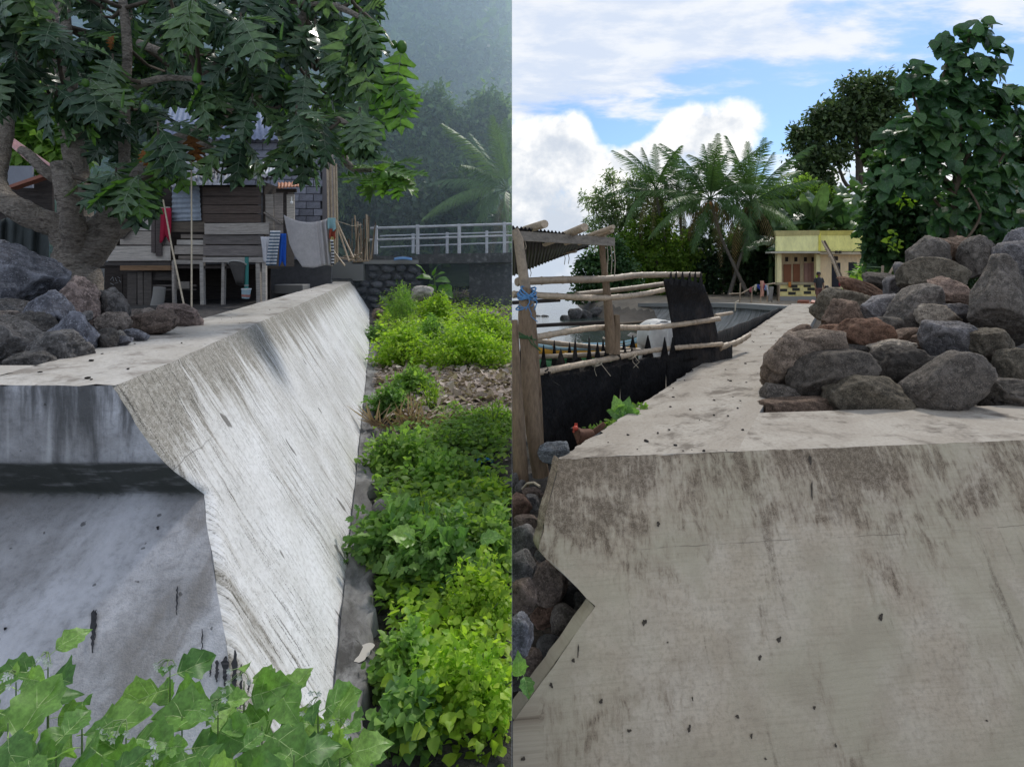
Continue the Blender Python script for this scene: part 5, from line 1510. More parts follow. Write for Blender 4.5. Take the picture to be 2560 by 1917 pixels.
def cow():
    d = 8.2; c = P(1662, 800, d); gx, gz = c.x, -0.17
    cw = empty('cow', (gx, d + .6, gz), 'white cow standing in the pen, half hidden behind the tall black sheet', 'cow')
    J = {'rump': (gx, d, 0.66, (.16, .17)), 'hip': (gx, d + .28, 0.70, .19), 'belly': (gx + .03, d + .75, 0.62, 0.25), 'shoulder': (gx + .05, d + 1.15, 0.70, 0.21), 'pl': (gx - .13, d + .05, .83, .065), 'pr': (gx + .13, d + .05, .83, .065), 'sac': (gx, d + .1, .88, .06),
         'neck': (gx + .05, d + 1.42, 0.62, 0.13), 'poll': (gx + .06, d + 1.66, 0.46, 0.09), 'muzzle': (gx + .07, d + 1.80, 0.18, 0.06)}
    E = [('rump', 'pl'), ('rump', 'pr'), ('rump', 'sac'), ('rump', 'hip'), ('hip', 'belly'), ('belly', 'shoulder'), ('shoulder', 'neck'), ('neck', 'poll'), ('poll', 'muzzle')]
    for s, nm in ((-1, 'l'), (1, 'r')):
        J['hk' + nm] = (gx + s * .125, d + .08, 0.48, 0.10); J['hh' + nm] = (gx + s * .125, d - .04, 0.22, 0.052); J['hf' + nm] = (gx + s * .125, d + .04, -0.10, 0.042); J['ho' + nm] = (gx + s * .125, d + .10, -0.16, 0.045)
        J['fe' + nm] = (gx + .05 + s * .12, d + 1.12, 0.45, 0.09); J['fk' + nm] = (gx + .05 + s * .12, d + 1.16, 0.16, 0.05); J['ff' + nm] = (gx + .05 + s * .12, d + 1.14, -0.15, 0.045)
        E += [('rump', 'hk' + nm), ('hk' + nm, 'hh' + nm), ('hh' + nm, 'hf' + nm), ('hf' + nm, 'ho' + nm), ('shoulder', 'fe' + nm), ('fe' + nm, 'fk' + nm), ('fk' + nm, 'ff' + nm)]
    skin_body('body', J, E, M['hide'], cw)
    mb = MB(); mb.tube([(gx, d - .19, .82), (gx - .01, d - .24, .65), (gx - .02, d - .25, .35), (gx - .02, d - .24, .12)], [0.028, 0.022, 0.016, 0.03], 8); mb.build('tail', M['hide'], cw)
    for s in (-1, 1):
        mb = MB(); mb.tube([(gx + .06 + s * .06, d + 1.66, .53), (gx + .06 + s * .16, d + 1.66, .58), (gx + .06 + s * .2, d + 1.68, .68)], [0.022, 0.016, 0.005], 8); mb.build('horn', M['horn'], cw)
        mb = MB(); mb.prism([Vector((gx + .06 + s * .07, d + 1.66, .49)), Vector((gx + .06 + s * .2, d + 1.64, .53)), Vector((gx + .06 + s * .26, d + 1.64, .48)), Vector((gx + .06 + s * .17, d + 1.66, .44))], Vector((0, .02, 0))); mb.build('ear', M['hide'], cw)
cow()

# ------------------------------------------------------------------ boat on the beach
bt = empty('outrigger_boat', P(1450, 1000, 13), 'narrow wooden outrigger boat painted yellow, green and pale blue, beyond the fence', 'boat')
def hull(zlo, zhi, w0, w1, name, color, close=False):
    x0, x1 = 0.25, 3.05
    def half(t, z):
        f = math.sin(math.pi * min(1, max(0, (t - .02) / .96))) ** 0.6
        return f
    mb = MB()
    for s in (-1, 1):
        def fn(u, v):
            x = lerp(x0, x1, u); f = half(u, 0); zz_ = lerp(zlo, zhi, v); wv = lerp(w0, w1, v)
            return Vector((x, 13.0 + 0.5 * (u - .5) + s * wv * f, zz_ + 0.22 * (2 * u - 1) ** 4))
        mb.sheet(fn, 24, 2, 0.012 * s)
    mb.build(name, M['painted'], bt, color=color)
hull(-0.72, -0.42, 0.06, 0.24, 'hull_bottom', (0.10, 0.28, 0.13))
hull(-0.42, -0.33, 0.24, 0.28, 'green_band', (0.045, 0.20, 0.075))
hull(-0.33, -0.16, 0.28, 0.33, 'yellow_side', (0.52, 0.27, 0.035))
hull(-0.16, -0.09, 0.335, 0.36, 'gunwale', (0.30, 0.46, 0.52))
mb = MB(); mb.sheet(lambda u, v: Vector((lerp(.3, 3.0, u), 13 + .5 * (u - .5) + lerp(-.3, .3, v) * math.sin(math.pi * u) ** .6, -.28)), 20, 2, .01); mb.build('deck', M['painted'], bt, color=(0.30, 0.40, 0.44))
for x in (0.9, 2.3):
    mb = MB(); mb.tube([(x, 12.4, -.05), (x, 14.6, -.12)], .025, 8); mb.build('outrigger_arm', M['bamboo'], bt)
mb = MB(); mb.tube([(0.4, 14.6, -.45), (1.5, 14.65, -.5), (2.8, 14.6, -.45)], .05, 8); mb.build('float', M['bamboo'], bt)
# other bits of the far shore
for k, (px, py, w_, h_, d) in enumerate(((1343, 796, 22, 10, 31), (1362, 797, 24, 12, 31), (1412, 797, 24, 12, 29), (1438, 789, 34, 22, 29.5), (1465, 790, 30, 18, 30), (1488, 784, 32, 20, 31), (1515, 781, 34, 18, 32), (1545, 776, 40, 20, 33), (1580, 772, 40, 18, 34))):
    place_boulder(px, py, w_, h_ * 1.6, d, 'dark', ORD[k] + ' wet rock from the left along the far waterline', 'wet rocks along the far waterline', 400 + k, 1.0, 0, 0.12, 9, name='shore_rock', side=1, cat='rock')
pole('drift_pole', 'long bare pole lying on the far beach behind the fence', 'pole', [P(1530, 812, 20), P(1640, 803, 21)], 0.05, M['twig'])
pole('drift_pole', 'shorter bare pole lying on the beach near the curved wall', 'pole', [P(1800, 832, 14), P(1858, 818, 15.5)], 0.05, M['twig'])

# ------------------------------------------------------------------ curved sea wall in the distance
cwall = empty('curved_sea_wall', (8.6, 22, -0.5), 'grey curved sea wall with a cap, sweeping left below the yellow house', 'sea wall')
CW = ((2075, 768, 17.6), (2010, 766, 18.6), (1950, 764, 20), (1870, 759, 22), (1800, 757, 24), (1700, 757, 27), (1600, 758, 30))
pts = [P(*c) for c in CW]
def along(u):
    s = u * (len(pts) - 1); i = min(int(s), len(pts) - 2)
    return pts[i].lerp(pts[i + 1], s - i)
def cface(u, v):
    p = along(u)
    zt_ = p.z - .16
    return Vector((p.x - 0.9 * v ** 1.5, p.y - 0.35 * v, lerp(zt_, -1.0, v)))
V, U = [], []
def cw_grid(a, b):
    p = cface(a, b); return (p.x, p.y, p.z), (a * 14, b * 1.4)
wall_grid(8, 60, lambda a, b: cw_grid(1 - a, b), 'face', M['plain_concrete'], cwall)
mb = MB()
for i in range(len(pts) - 1):
    a, b = pts[i], pts[i + 1]; off = Vector((0.12, 0, -0.09))
    mb.beam(a + off, b + off, 0.55, 0.18)
mb.build('cap', M['plain_concrete'], cwall)
pole('rope', 'pale rope hanging over the curved sea wall', 'rope', [P(1840, 752, 22.4) + Vector((.1, 0, 0)), P(1839, 756, 22.2), P(1838, 778, 22.0)], 0.03, M['rope'])

# ------------------------------------------------------------------ yellow house
DH = 31.0
hs_ = empty('yellow_house', P(2040, 745, DH + 2), 'small yellow house with a flat roof parapet, orange shutters and a checkered tile wall', 'house')
YEL, CRM, PAR = (0.86, 0.76, 0.40), (0.86, 0.66, 0.40), (0.90, 0.86, 0.40)
def hp(name, x0, y0, x1, y1, dd=0.0, th=0.1, color=YEL, mat='painted', label=None, bev=0):
    return part(hs_, name, M[mat], x0, y0, x1, y1, DH + dd, th, color, label=label)
# side and back walls give the house its body
mb = MB(); xl, xr = P(1943, 0, DH).x, P(2235, 0, DH).x
mb.box((19.6, DH + 5.0, 1.2), (5.6, 0.15, 2.7)); mb.build('back_wall', M['painted'], hs_, color=CRM)
mb = MB(); a_, b_ = P(1947, 0, DH + .1), P(1952, 0, DH + 4.9); mb.beam((a_.x, a_.y, 1.25), (b_.x, b_.y, 1.25), 0.15, 2.6); mb.build('side_wall', M['painted'], hs_, color=CRM)
mb = MB(); mb.prism([Vector((xl - .1, DH - .3, P(0, 628, DH).z)), Vector((xr + .2, DH - .3, P(0, 628, DH).z)), Vector((xr + 1.6, DH + 5.1, P(0, 628, DH).z)), Vector((xl + 2.9, DH + 5.1, P(0, 628, DH).z))], Vector((0, 0, .1))); mb.build('roof_slab', M['painted'], hs_, color=(0.5, 0.45, 0.3))
# parapets
hp('parapet', 1941, 582, 2048, 628, -0.35, 0.15, PAR)
hp('parapet', 2051, 580, 2240, 628, -0.30, 0.15, (0.88, 0.82, 0.28))
mb = MB(); mb.prism([P(1937, 577, DH - .5), P(2049, 576, DH - .5), P(2049, 588, DH - .38), P(1941, 590, DH - .38)], Vector((0, .16, 0))); mb.build('cornice', M['painted'], hs_, color=(0.58, 0.52, 0.24))
mb = MB(); mb.prism([P(2049.5, 577, DH - .45), P(2240, 575, DH - .45), P(2240, 588, DH - .33), P(2049.5, 588, DH - .33)], Vector((0, .16, 0))); mb.build('cornice', M['painted'], hs_, color=(0.70, 0.63, 0.18))
hp('parapet_joint', 2047, 578, 2052, 628, -0.38, 0.1, (0.80, 0.72, 0.12))
hp('eave', 1926, 629, 2050, 633, -0.65, 0.6, (0.5, 0.47, 0.38))
hp('eave', 2050, 630, 2240, 636, -0.60, 0.6, (0.45, 0.38, 0.26))
# porch: recessed wall, two columns, sill
hp('porch_wall', 1953, 633, 2042, 712, 0.9, 0.12, (0.72, 0.57, 0.35))
hp('column', 1943, 633, 1954, 712, -0.3, 0.24, YEL)
hp('column', 2041, 630, 2051, 736, -0.3, 0.24, YEL)
hp('wall', 2051, 636, 2240, 742, 0.0, 0.15, CRM)
for x in (1967, 1990, 2014, 2033): hp('vent', x - 3.5, 643, x + 3.5, 654, 0.86, 0.06, (0.03, 0.022, 0.02))
hp('vent', 2086, 641, 2095, 651, -0.03, 0.06, (0.04, 0.028, 0.024)); 
for x in (2092, 2101): hp('vent', x - 3, 627, x + 3, 633, -0.66, 0.06, (0.04, 0.03, 0.025))
hp('shutter', 1960, 661, 1978, 706, 0.84, 0.06, (0.36, 0.15, 0.075)); hp('shutter', 1984, 660, 2000, 704, 0.84, 0.06, (0.36, 0.15, 0.075))
dr_ = hp('door', 2011, 658, 2041, 708, 0.84, 0.06, (0.58, 0.35, 0.28))
for x in (2011, 2020, 2028, 2036): part(dr_, 'door_strip', M['painted'], x, 658, x + 1.6, 708, DH + .81, 0.03, (0.50, 0.29, 0.23))
hp('window_frame', 2080, 657, 2101, 718, -0.03, 0.06, (0.015, 0.016, 0.024))
hp('window_frame', 2122, 656, 2142, 690, -0.03, 0.06, (0.02, 0.022, 0.026))
hp('sill', 1942, 706, 2042, 712, -0.32, 0.3, (0.34, 0.29, 0.18))
hp('porch_front', 1950, 712, 2042, 741, -0.25, 0.15, (0.76, 0.62, 0.26))
for (x0, y0) in ((1976, 712), (2009, 711), (1950, 722), (1981, 720), (2019, 719), (1971, 730), (2010, 728)):
    hp('tile', x0, y0, x0 + 18, y0 + 7, -0.27, 0.03, (0.035, 0.035, 0.028))
for (x0, y0) in ((1956, 712), (1992, 712), (2028, 711), (1962, 721), (2000, 720), (1952, 731), (1990, 730), (2028, 729)):
    hp('tile', x0, y0, x0 + 17, y0 + 8, -0.265, 0.03, (0.74, 0.64, 0.28))
hp('plinth', 1950, 741, 2245, 755, -0.3, 0.3, (0.30, 0.28, 0.25), 'plain_concrete')
mb = MB(); mb.sheet(lambda u, v: P(lerp(1971, 1978, u), lerp(705, 718, v) , DH - .36 - .02 * math.sin(u * 6)), 6, 4, .01)
set_props(mb.build('orange_rag', M['cloth'], None, color=(0.55, 0.20, 0.05)), 'little orange rag hung over the porch sill of the yellow house', 'rag')
# ladder leaning on the house
lad = empty('bamboo_ladder', P(2105, 712, 29.5), 'long bamboo poles leaning like a ladder against the yellow house', 'ladder')
for dx_ in (0, 6):
    mb = MB(); mb.tube([P(2108 + dx_ * .4, 716, 29.3), P(2082 + dx_ * .3, 650, 29.8), P(2055 + dx_, 602, 30.2)], [0.11, 0.09, 0.045], 8); mb.build('pole', M['twig'] if dx_ else M['bamboo'], lad)
for t in (0.2, 0.35, 0.5, 0.65, 0.8):
    mb = MB(); p = P(lerp(2108, 2055, t), lerp(716, 602, t), lerp(29.3, 30.2, t)); mb.tube([p + Vector((-.1, -.05, 0)), p + Vector((.2, -.05, 0.02))], .025, 6); mb.build('rung', M['bamboo'], lad)
pole('bamboo_pole', 'orange-brown bamboo pole leaning on the porch column behind the standing person', 'pole', [P(2062, 722, 30), P(2047, 685, 30.2)], 0.05, M['bamboo'])
mb = MB(); mb.sheet(lambda u, v: P(lerp(2040, 2051, u) + 2 * v, lerp(688, 702, v), 30.1 + .06 * math.sin(u * 9)), 8, 6, .01)
set_props(mb.build('lime_cloth', M['cloth'], None, color=(0.40, 0.58, 0.03)), 'lime yellow cloth hanging by the porch column above the standing person', 'cloth')
mb = MB(); mb.sheet(lambda u, v: P(lerp(2097, 2103, u), lerp(696, 715, v), 29.2 + .05 * math.sin(u * 9)), 8, 6, .01)
set_props(mb.build('red_blue_cloth', M['cloth'], None, color=(0.42, 0.05, 0.08)), 'small red cloth hanging on the leaning bamboo ladder', 'cloth')
# roof tiles laid on the wall
for k, (x0, x1, y0, y1) in enumerate(((1988, 2014, 752, 759), (2010, 2022, 751, 758), (2020, 2036, 751, 757), (2034, 2050, 746, 756), (1996, 2020, 756, 760))):
    mb = MB(); a = P((x0 + x1) / 2, (y0 + y1) / 2, 24 - k * .3); mb.box((a.x, a.y, 0.14 + .05 * k), (S(x1 - x0, 24), 0.4, 0.05), (0.2 * (k % 2), 0.25 * (-1) ** k * (k > 2), 0.3 * k))
    set_props(mb.build('roof_tile', M['painted'], None, color=(0.40, 0.16, 0.11)), 'reddish clay sheet lying on the ground in front of the yellow house', 'tile', 'clay sheets in front of the yellow house')

# ------------------------------------------------------------------ people by the house
def person(x, d, gz, pose, shirt, shorts, label):
    pr = empty('person', (x, d, gz), label, 'person')
    if pose == 'stand':
        h = 1.50
        z = lambda f: gz + f * h
        J = {'pelvis': (x, d, z(.52), (.115, .09)), 'waist': (x, d, z(.61), (.105, .08)), 'chest': (x, d, z(.73), (.13, .09)), 'neckb': (x, d, z(.825), (.055, .055)), 'neck': (x, d, z(.86), .042), 'head': (x, d - .01, z(.92), (.072, .085)), 'top': (x, d, z(.975), (.055, .06))}
        E = [('pelvis', 'waist'), ('waist', 'chest'), ('chest', 'neckb'), ('neckb', 'neck'), ('neck', 'head'), ('head', 'top')]
        for s, n in ((-1, 'l'), (1, 'r')):
            J.update({'sh' + n: (x + s * .155, d, z(.79), .05), 'el' + n: (x + s * .20, d - .02, z(.62), .036), 'wr' + n: (x + s * .19, d - .09, z(.49), .026), 'ha' + n: (x + s * .185, d - .11, z(.45), .03),
                      'hi' + n: (x + s * .075, d, z(.48), .085), 'kn' + n: (x + s * .085, d - .02, z(.27), .055), 'an' + n: (x + s * .085, d + .01, z(.04), .035), 'fo' + n: (x + s * .09, d - .12, z(.015), .03)})
            E += [('chest', 'sh' + n), ('sh' + n, 'el' + n), ('el' + n, 'wr' + n), ('wr' + n, 'ha' + n), ('pelvis', 'hi' + n), ('hi' + n, 'kn' + n), ('kn' + n, 'an' + n), ('an' + n, 'fo' + n)]
        skin_body('body', J, E, M['skin'], pr, 2)
        mb = MB(); mb.tube([(x, d, z(.50)), (x, d, z(.6)), (x, d, z(.72)), (x, d, z(.80)), (x, d, z(.83))], [.155, .145, .17, .13, .06], 12)
        for s in (-1, 1): mb.tube([(x + s * .12, d, z(.80)), (x + s * .17, d, z(.76)), (x + s * .20, d - .01, z(.66))], [.07, .066, .06], 8)
        mb.build('shirt', M['cloth'], pr, color=shirt)
        mb = MB(); mb.tube([(x, d, z(.54)), (x, d, z(.46))], [.15, .16], 12)
        for s in (-1, 1): mb.tube([(x + s * .078, d, z(.48)), (x + s * .085, d - .01, z(.30))], [.10, .085], 8)
        mb.build('shorts', M['cloth'], pr, color=shorts)
        head = Vector((x, d, z(.93)))
    else:
        z = lambda f: gz + f
        J = {'pelvis': (x, d, z(.22), (.12, .10)), 'waist': (x, d - .06, z(.36), (.11, .085)), 'chest': (x, d - .10, z(.52), (.13, .09)), 'neckb': (x, d - .12, z(.64), (.05, .05)), 'neck': (x, d - .13, z(.68), .042), 'head': (x, d - .15, z(.77), (.072, .082)), 'top': (x, d - .15, z(.85), .055)}
        E = [('pelvis', 'waist'), ('waist', 'chest'), ('chest', 'neckb'), ('neckb', 'neck'), ('neck', 'head'), ('head', 'top')]
        for s, n in ((-1, 'l'), (1, 'r')):
            J.update({'sh' + n: (x + s * .15, d - .11, z(.59), .048), 'el' + n: (x + s * .20, d - .22, z(.42), .036), 'wr' + n: (x + s * .10, d - .36, z(.40), .026), 'ha' + n: (x + s * .07, d - .40, z(.39), .03),
                      'kn' + n: (x + s * .13, d - .36, z(.42), .06), 'an' + n: (x + s * .12, d - .26, z(.06), .036), 'fo' + n: (x + s * .12, d - .38, z(.03), .03)})
            E += [('chest', 'sh' + n), ('sh' + n, 'el' + n), ('el' + n, 'wr' + n), ('wr' + n, 'ha' + n), ('pelvis', 'kn' + n), ('kn' + n, 'an' + n), ('an' + n, 'fo' + n)]
        skin_body('body', J, E, M['skin'], pr, 2)
        mb = MB(); mb.tube([(x, d, z(.22)), (x, d - .06, z(.36)), (x, d - .10, z(.54)), (x, d - .12, z(.63))], [.16, .145, .165, .06], 12)
        mb.build('shirt', M['cloth'], pr, color=shirt)
        head = Vector((x, d - .14, z(.78)))
    bm = bmesh.new(); bmesh.ops.create_icosphere(bm, subdivisions=3, radius=1)
    for v in bm.verts:
        v.co = Vector((v.co.x * .092, v.co.y * .108, v.co.z * .115)) + head + Vector((0, .015, .022))
    bmesh.ops.delete(bm, geom=[v for v in bm.verts if (v.co.z < head.z + .0 and v.co.y < head.y + .01) or v.co.z < head.z - .07], context='VERTS')
    me_ = bpy.data.meshes.new('hair'); bm.to_mesh(me_); bm.free(); me_.materials.append(M['hair']); link('hair', me_, pr)
    for s in (-1, 1):
        mb = MB(); mb.tube([head + Vector((s * .078, 0, -.02)), head + Vector((s * .092, .01, .01))], [.016, .02], 6); mb.build('ear', M['skin'], pr)
        mb = MB(); mb.box(head + Vector((s * .03, -.088, -.005)), (.026, .012, .012)); mb.build('eye', M['hair'], pr)
    mb = MB(); mb.prism([head + Vector((-.014, -.085, -.05)), head + Vector((.014, -.085, -.05)), head + Vector((0, -.085, -.005))], Vector((0, -.025, 0))); mb.build('nose', M['skin'], pr)
    mb = MB(); mb.box(head + Vector((0, -.084, -.072)), (.044, .01, .008)); mb.build('mouth', M['hair'], pr)
person(P(2047, 0, 27.5).x, 27.5, -0.02, 'stand', (0.045, 0.047, 0.05), (0.17, 0.09, 0.08), 'standing person in a dark shirt and brown shorts at the corner of the yellow house')
person(P(2063, 0, 25.5).x, 25.5, -0.0, 'squat', (0.035, 0.035, 0.04), (0.1, 0.1, 0.1), 'crouching person in a dark top beside the standing one, half behind the boulders')

# ------------------------------------------------------------------ washing line left of the house
wl = empty('washing_line', P(1855, 750, 27), 'washing line on thin sticks, left of the yellow house', 'washing line')
for (x, y0, y1) in ((1849, 708, 752), (1878, 720, 751), (1901, 716, 750), (1918, 712, 750), (1947, 712, 748)):
    mb = MB(); mb.tube([P(x, y1 + 6, 27), P(x + 2, y0, 27)], 0.035, 6); mb.build('stick', M['bamboo'], wl)
mb = MB(); mb.tube([P(1822, 735, 27), P(1855, 733, 27), P(1885, 716, 27), P(1938, 708, 27)], 0.03, 6); mb.build('line', M['bamboo'], wl)
for k, (x0, x1, y0, y1, c, lab) in enumerate(((1875, 1880, 718, 730, (0.45, 0.16, 0.17), 'small pink garment at the left end of the washing line'), (1886, 1892, 711, 727, (0.55, 0.53, 0.42), 'cream garment on the washing line'), (1894, 1900, 711, 723, (0.06, 0.09, 0.30), 'dark blue garment on the washing line'),
        (1900, 1909, 702, 742, (0.55, 0.30, 0.22), 'long salmon coloured garment on the washing line'), (1909, 1912, 708, 722, (0.5, 0.15, 0.2), 'narrow red garment beside the salmon one'), (1911, 1916, 713, 725, (0.25, 0.35, 0.6), 'small light blue garment on the washing line'), (1916, 1920, 714, 740, (0.6, 0.6, 0.6), 'narrow white garment on the washing line'), (1922, 1933, 717, 754, (0.24, 0.23, 0.21), 'grey hanging cloth at the right end of the washing line'))):
    cloth('garment', lab, 'garment', x0, y0, x1, y1, 26.9, c, 1.2, 0.04, seed=40 + k, group='washing on the line', bot=2)
pole('fence_post', 'grey wooden post right of the washing', 'post', [P(1946, 752, 27.5), P(1946, 712, 27.5)], 0.07, M['twig'])
for k, (x0, y0, x1, y1, lab) in enumerate(((2205, 700, 2207, 664, 'upright stick beside the green net, above the boulders'), (2215, 700, 2240, 656, 'pale stick slanting up behind the crest boulder'))):
    pole('stick', lab, 'stick', [P(x0, y0, 9), P(x1, y1, 9)], 0.018, M['bamboo'])
pole('green_rope', 'green rope strung from the house to the stick behind the boulders', 'rope', [P(2130, 654, 20), P(2165, 667, 14), P(2205, 669, 9)], 0.008, M['twine_green'])
pole('bleached_stick', 'curved bleached stick on the stones below the post', 'stick', [P(1306, 1222, 3.95), P(1318, 1208, 3.9), P(1335, 1206, 3.85), P(1350, 1216, 3.8)], 0.008, M['rope'])

# ------------------------------------------------------------------ hen
hd = 4.05
hp_ = P(1462, 1085, hd)
hen = empty('hen', (hp_.x, hd, 0.0), 'reddish brown hen with a red comb beside the wall, in front of the black sheet', 'hen')
hx, hy, hz = P(1455, 1095, hd)
J = {'body': (hx + .03, hy, hz + .0, .055), 'rear': (hx + .09, hy + .02, hz + .02, .04), 'breast': (hx - .015, hy, hz + .005, .042), 'neck': (hx - .038, hy, hz + .045, .030), 'head': (hx - .048, hy - .005, hz + .078, .026)}
skin_body('body', J, [('body', 'rear'), ('body', 'breast'), ('breast', 'neck'), ('neck', 'head')], M['hen'], hen)
mb = MB(); mb.prism([Vector((hx - .055, hy - .012, hz + .088)), Vector((hx - .05, hy - .012, hz + .11)), Vector((hx - .042, hy - .012, hz + .1)), Vector((hx - .034, hy - .012, hz + .108)), Vector((hx - .03, hy - .012, hz + .088))], Vector((0, .012, 0))); mb.build('comb', M['comb'], hen)
mb = MB(); mb.tube([(hx - .062, hy - .01, hz + .076), (hx - .082, hy - .012, hz + .07)], [.008, .001], 6); mb.build('beak', M['horn'], hen)
mb = MB(); mb.tube([(hx - .056, hy - .015, hz + .062), (hx - .058, hy - .016, hz + .045)], [.008, .01], 6); mb.build('wattle', M['comb'], hen)
mb = MB(); mb.tube([(hx - .066, hy - .022, hz + .078), (hx - .056, hy - .03, hz + .078), (hx - .040, hy - .03, hz + .076), (hx - .032, hy - .024, hz + .074)], [.006, .018, .018, .006], 8); mb.build('face', M['comb'], hen)
mb = MB(); mb.prism([Vector((hx + .10, hy, hz + .0)), Vector((hx + .17, hy, hz + .09)), Vector((hx + .15, hy, hz + .11)), Vector((hx + .07, hy, hz + .05))], Vector((0, .02, 0))); mb.build('tail', M['hen'], hen)
for s in (-1, 1):
    mb = MB(); mb.tube([(hx + .03, hy + s * .025, hz - .04), (hx + .03, hy + s * .025, -0.01)], .006, 5); mb.build('leg', M['bamboo'], hen)
# small pebbles on the wall tops
def pebbles(n, side, seed):
    r = random.Random(seed)
    ms = [boulder_mesh('pebble', 500 + seed * 10 + k, (1, .8, .6), 7, .08, 1, .9) for k in range(4)]
    for k in range(n):
        if side < 0:
            d = 2.1 + 12 * r.random() ** 2; x = lerp(left_inner(d) + .05, left_lip(d) - .03, r.random()); z = 1.2
            lab, grp = 'small dark pebble on the left wall top', 'pebbles on the left wall top'
        else:
            d = 3.5 + 9 * r.random() ** 1.6; x = lerp(right_lip(d) + .06, right_inner(d) - .03, r.random()); z = 0.5
            lab, grp = 'small dark pebble on the right wall top', 'pebbles on the right wall top'
        s = r.uniform(.008, .02) * (1.2 if side > 0 else .8)
        o = link('pebble', r.choice(ms), None, loc=(x, d, z + s * .22), label=lab, cat='pebble', group=grp)
        o.scale = (s * r.uniform(.8, 1.6), s, s); o.rotation_euler = (0, 0, r.uniform(0, 6)); o.color = (.07, .062, .055, 1)
pebbles(26, -1, 1); pebbles(60, 1, 2)
# ------------------------------------------------------------------ foliage builders
TM = {
    'rhomb': (np.array([(0, 0, 0), (-.26, .45, .05), (0, 1, -.12), (.26, .45, .05)], float), np.array([(0, 3, 2), (0, 2, 1)])),
    'slim': (np.array([(0, 0, 0), (-.13, .4, .03), (0, 1, -.15), (.13, .4, .03)], float), np.array([(0, 3, 2), (0, 2, 1)])),
    'oval': (np.array([(0, 0, 0), (-.27, .28, .05), (-.25, .68, .03), (0, 1, -.1), (.25, .68, .03), (.27, .28, .05)], float), np.array([(0, 5, 4), (0, 4, 3), (0, 3, 2), (0, 2, 1)])),
    'heart': (np.array([(0, 0, 0), (-.36, -.04, .03), (-.45, .30, .08), (-.28, .70, .03), (0, 1, -.16), (.28, .70, .03), (.45, .30, .08), (.36, -.04, .03)], float),
              np.array([(0, 7, 6), (0, 6, 5), (0, 5, 4), (0, 4, 3), (0, 3, 2), (0, 2, 1)])),
    'tooth': (np.array([(0, 0, 0), (-.30, .16, .05), (-.20, .34, .03), (-.40, .52, .05), (-.2, .66, .02), (-.18, .84, 0), (0, 1, -.12), (.18, .84, 0), (.2, .66, .02), (.40, .52, .05), (.20, .34, .03), (.30, .16, .05)], float),
              np.array([(0, 11, 10), (0, 10, 8), (10, 9, 8), (0, 8, 7), (0, 7, 6), (0, 6, 5), (0, 5, 4), (0, 4, 2), (4, 3, 2), (0, 2, 1)])),
}
def frames(d, n):
    d = d / np.maximum(np.linalg.norm(d, axis=1, keepdims=True), 1e-6)
    x = np.cross(d, n)
    x /= np.maximum(np.linalg.norm(x, axis=1, keepdims=True), 1e-6)
    z = np.cross(x, d)
    return x, d, z
def leaves_arr(C, D, N, size, tmpl):
    T, Fc = TM[tmpl]
    x, y, z = frames(D, N)
    k = len(T); n = len(C)
    V = C[:, None, :] + size[:, None, None] * (T[None, :, 0:1] * x[:, None, :] + T[None, :, 1:2] * y[:, None, :] + T[None, :, 2:3] * z[:, None, :])
    Fa = (Fc[None, :, :] + (np.arange(n) * k)[:, None, None]).reshape(-1, Fc.shape[1])
    return V.reshape(-1, 3), Fa
def blob_points(r, blobs, n, shell=0.5):
    """blobs: (x,y,z,rx,ry,rz) world; returns points and outward directions"""
    B_ = np.array(blobs, float)
    vol = (B_[:, 3] * B_[:, 4] * B_[:, 5]) ** 0.72
    i = r.choice(len(B_), n, p=vol / vol.sum())
    u = r.normal(size=(n, 3)); u /= np.linalg.norm(u, axis=1)[:, None]
    rad = (shell + (1 - shell) * r.random(n)) ** 0.8
    rad *= 1 + 0.16 * np.sin(u[:, 0] * 5 + i) + 0.14 * np.sin(u[:, 2] * 7 + i * 2)
    return B_[i, :3] + u * B_[i, 3:] * rad[:, None], u
def pxblobs(lst, d, ydepth=0.8):
    """(px,py,rx[,ry[,dd]]) -> world ellipsoids"""
    out = []
    for b in lst:
        px, py, rx = b[:3]; ry = b[3] if len(b) > 3 else rx; dd = b[4] if len(b) > 4 else 0.0
        c = P(px, py, d + dd); out.append((c.x, c.y, c.z, S(rx, d + dd), S((rx + ry) / 2, d + dd) * ydepth, S(ry, d + dd)))
    return out
def foliage(name, mat, blobs, n, size, tmpl='rhomb', seed=0, side=0, droop=0.35, up=0.5, shell=0.45, svar=0.35, parent=None, clump=0, flat=0.0, **kw):
    r = rng(seed)
    if clump:
        m = max(1, n // clump)
        Pc, uc = blob_points(r, blobs, m, shell)
        idx = np.repeat(np.arange(m), clump)
        C = Pc[idx] + r.normal(size=(m * clump, 3)) * size * 0.55
        u = uc[idx]
    else:
        C, u = blob_points(r, blobs, n, shell)
    n = len(C)
    D = u * 0.8 + r.normal(size=(n, 3)) * 0.7 + np.array([0, 0, -droop])
    N = u * 0.5 + r.normal(size=(n, 3)) * 0.45 + np.array([0, -0.1, up])
    sz = size * (1 + svar * r.uniform(-1, 1, n))
    V, Fa = leaves_arr(C, D, N, sz, tmpl)
    clampx(V, side)
    me_ = np_mesh(name, V, Fa, mat, smooth=False)
    return link(name, me_, parent, **kw)
def tubes(name, mat, paths, parent, side=0, seg=7, wob=0.06, **kw):
    mb = MB()
    for k, (pts, rad) in enumerate(paths):
        mb.tube(pts, rad, seg, wob=wob, seed=k)
    if side < 0: mb.v = [(min(v[0], -0.0002), v[1], v[2]) for v in mb.v]
    if side > 0: mb.v = [(max(v[0], 0.0002), v[1], v[2]) for v in mb.v]
    return mb.build(name, mat, parent, **kw)

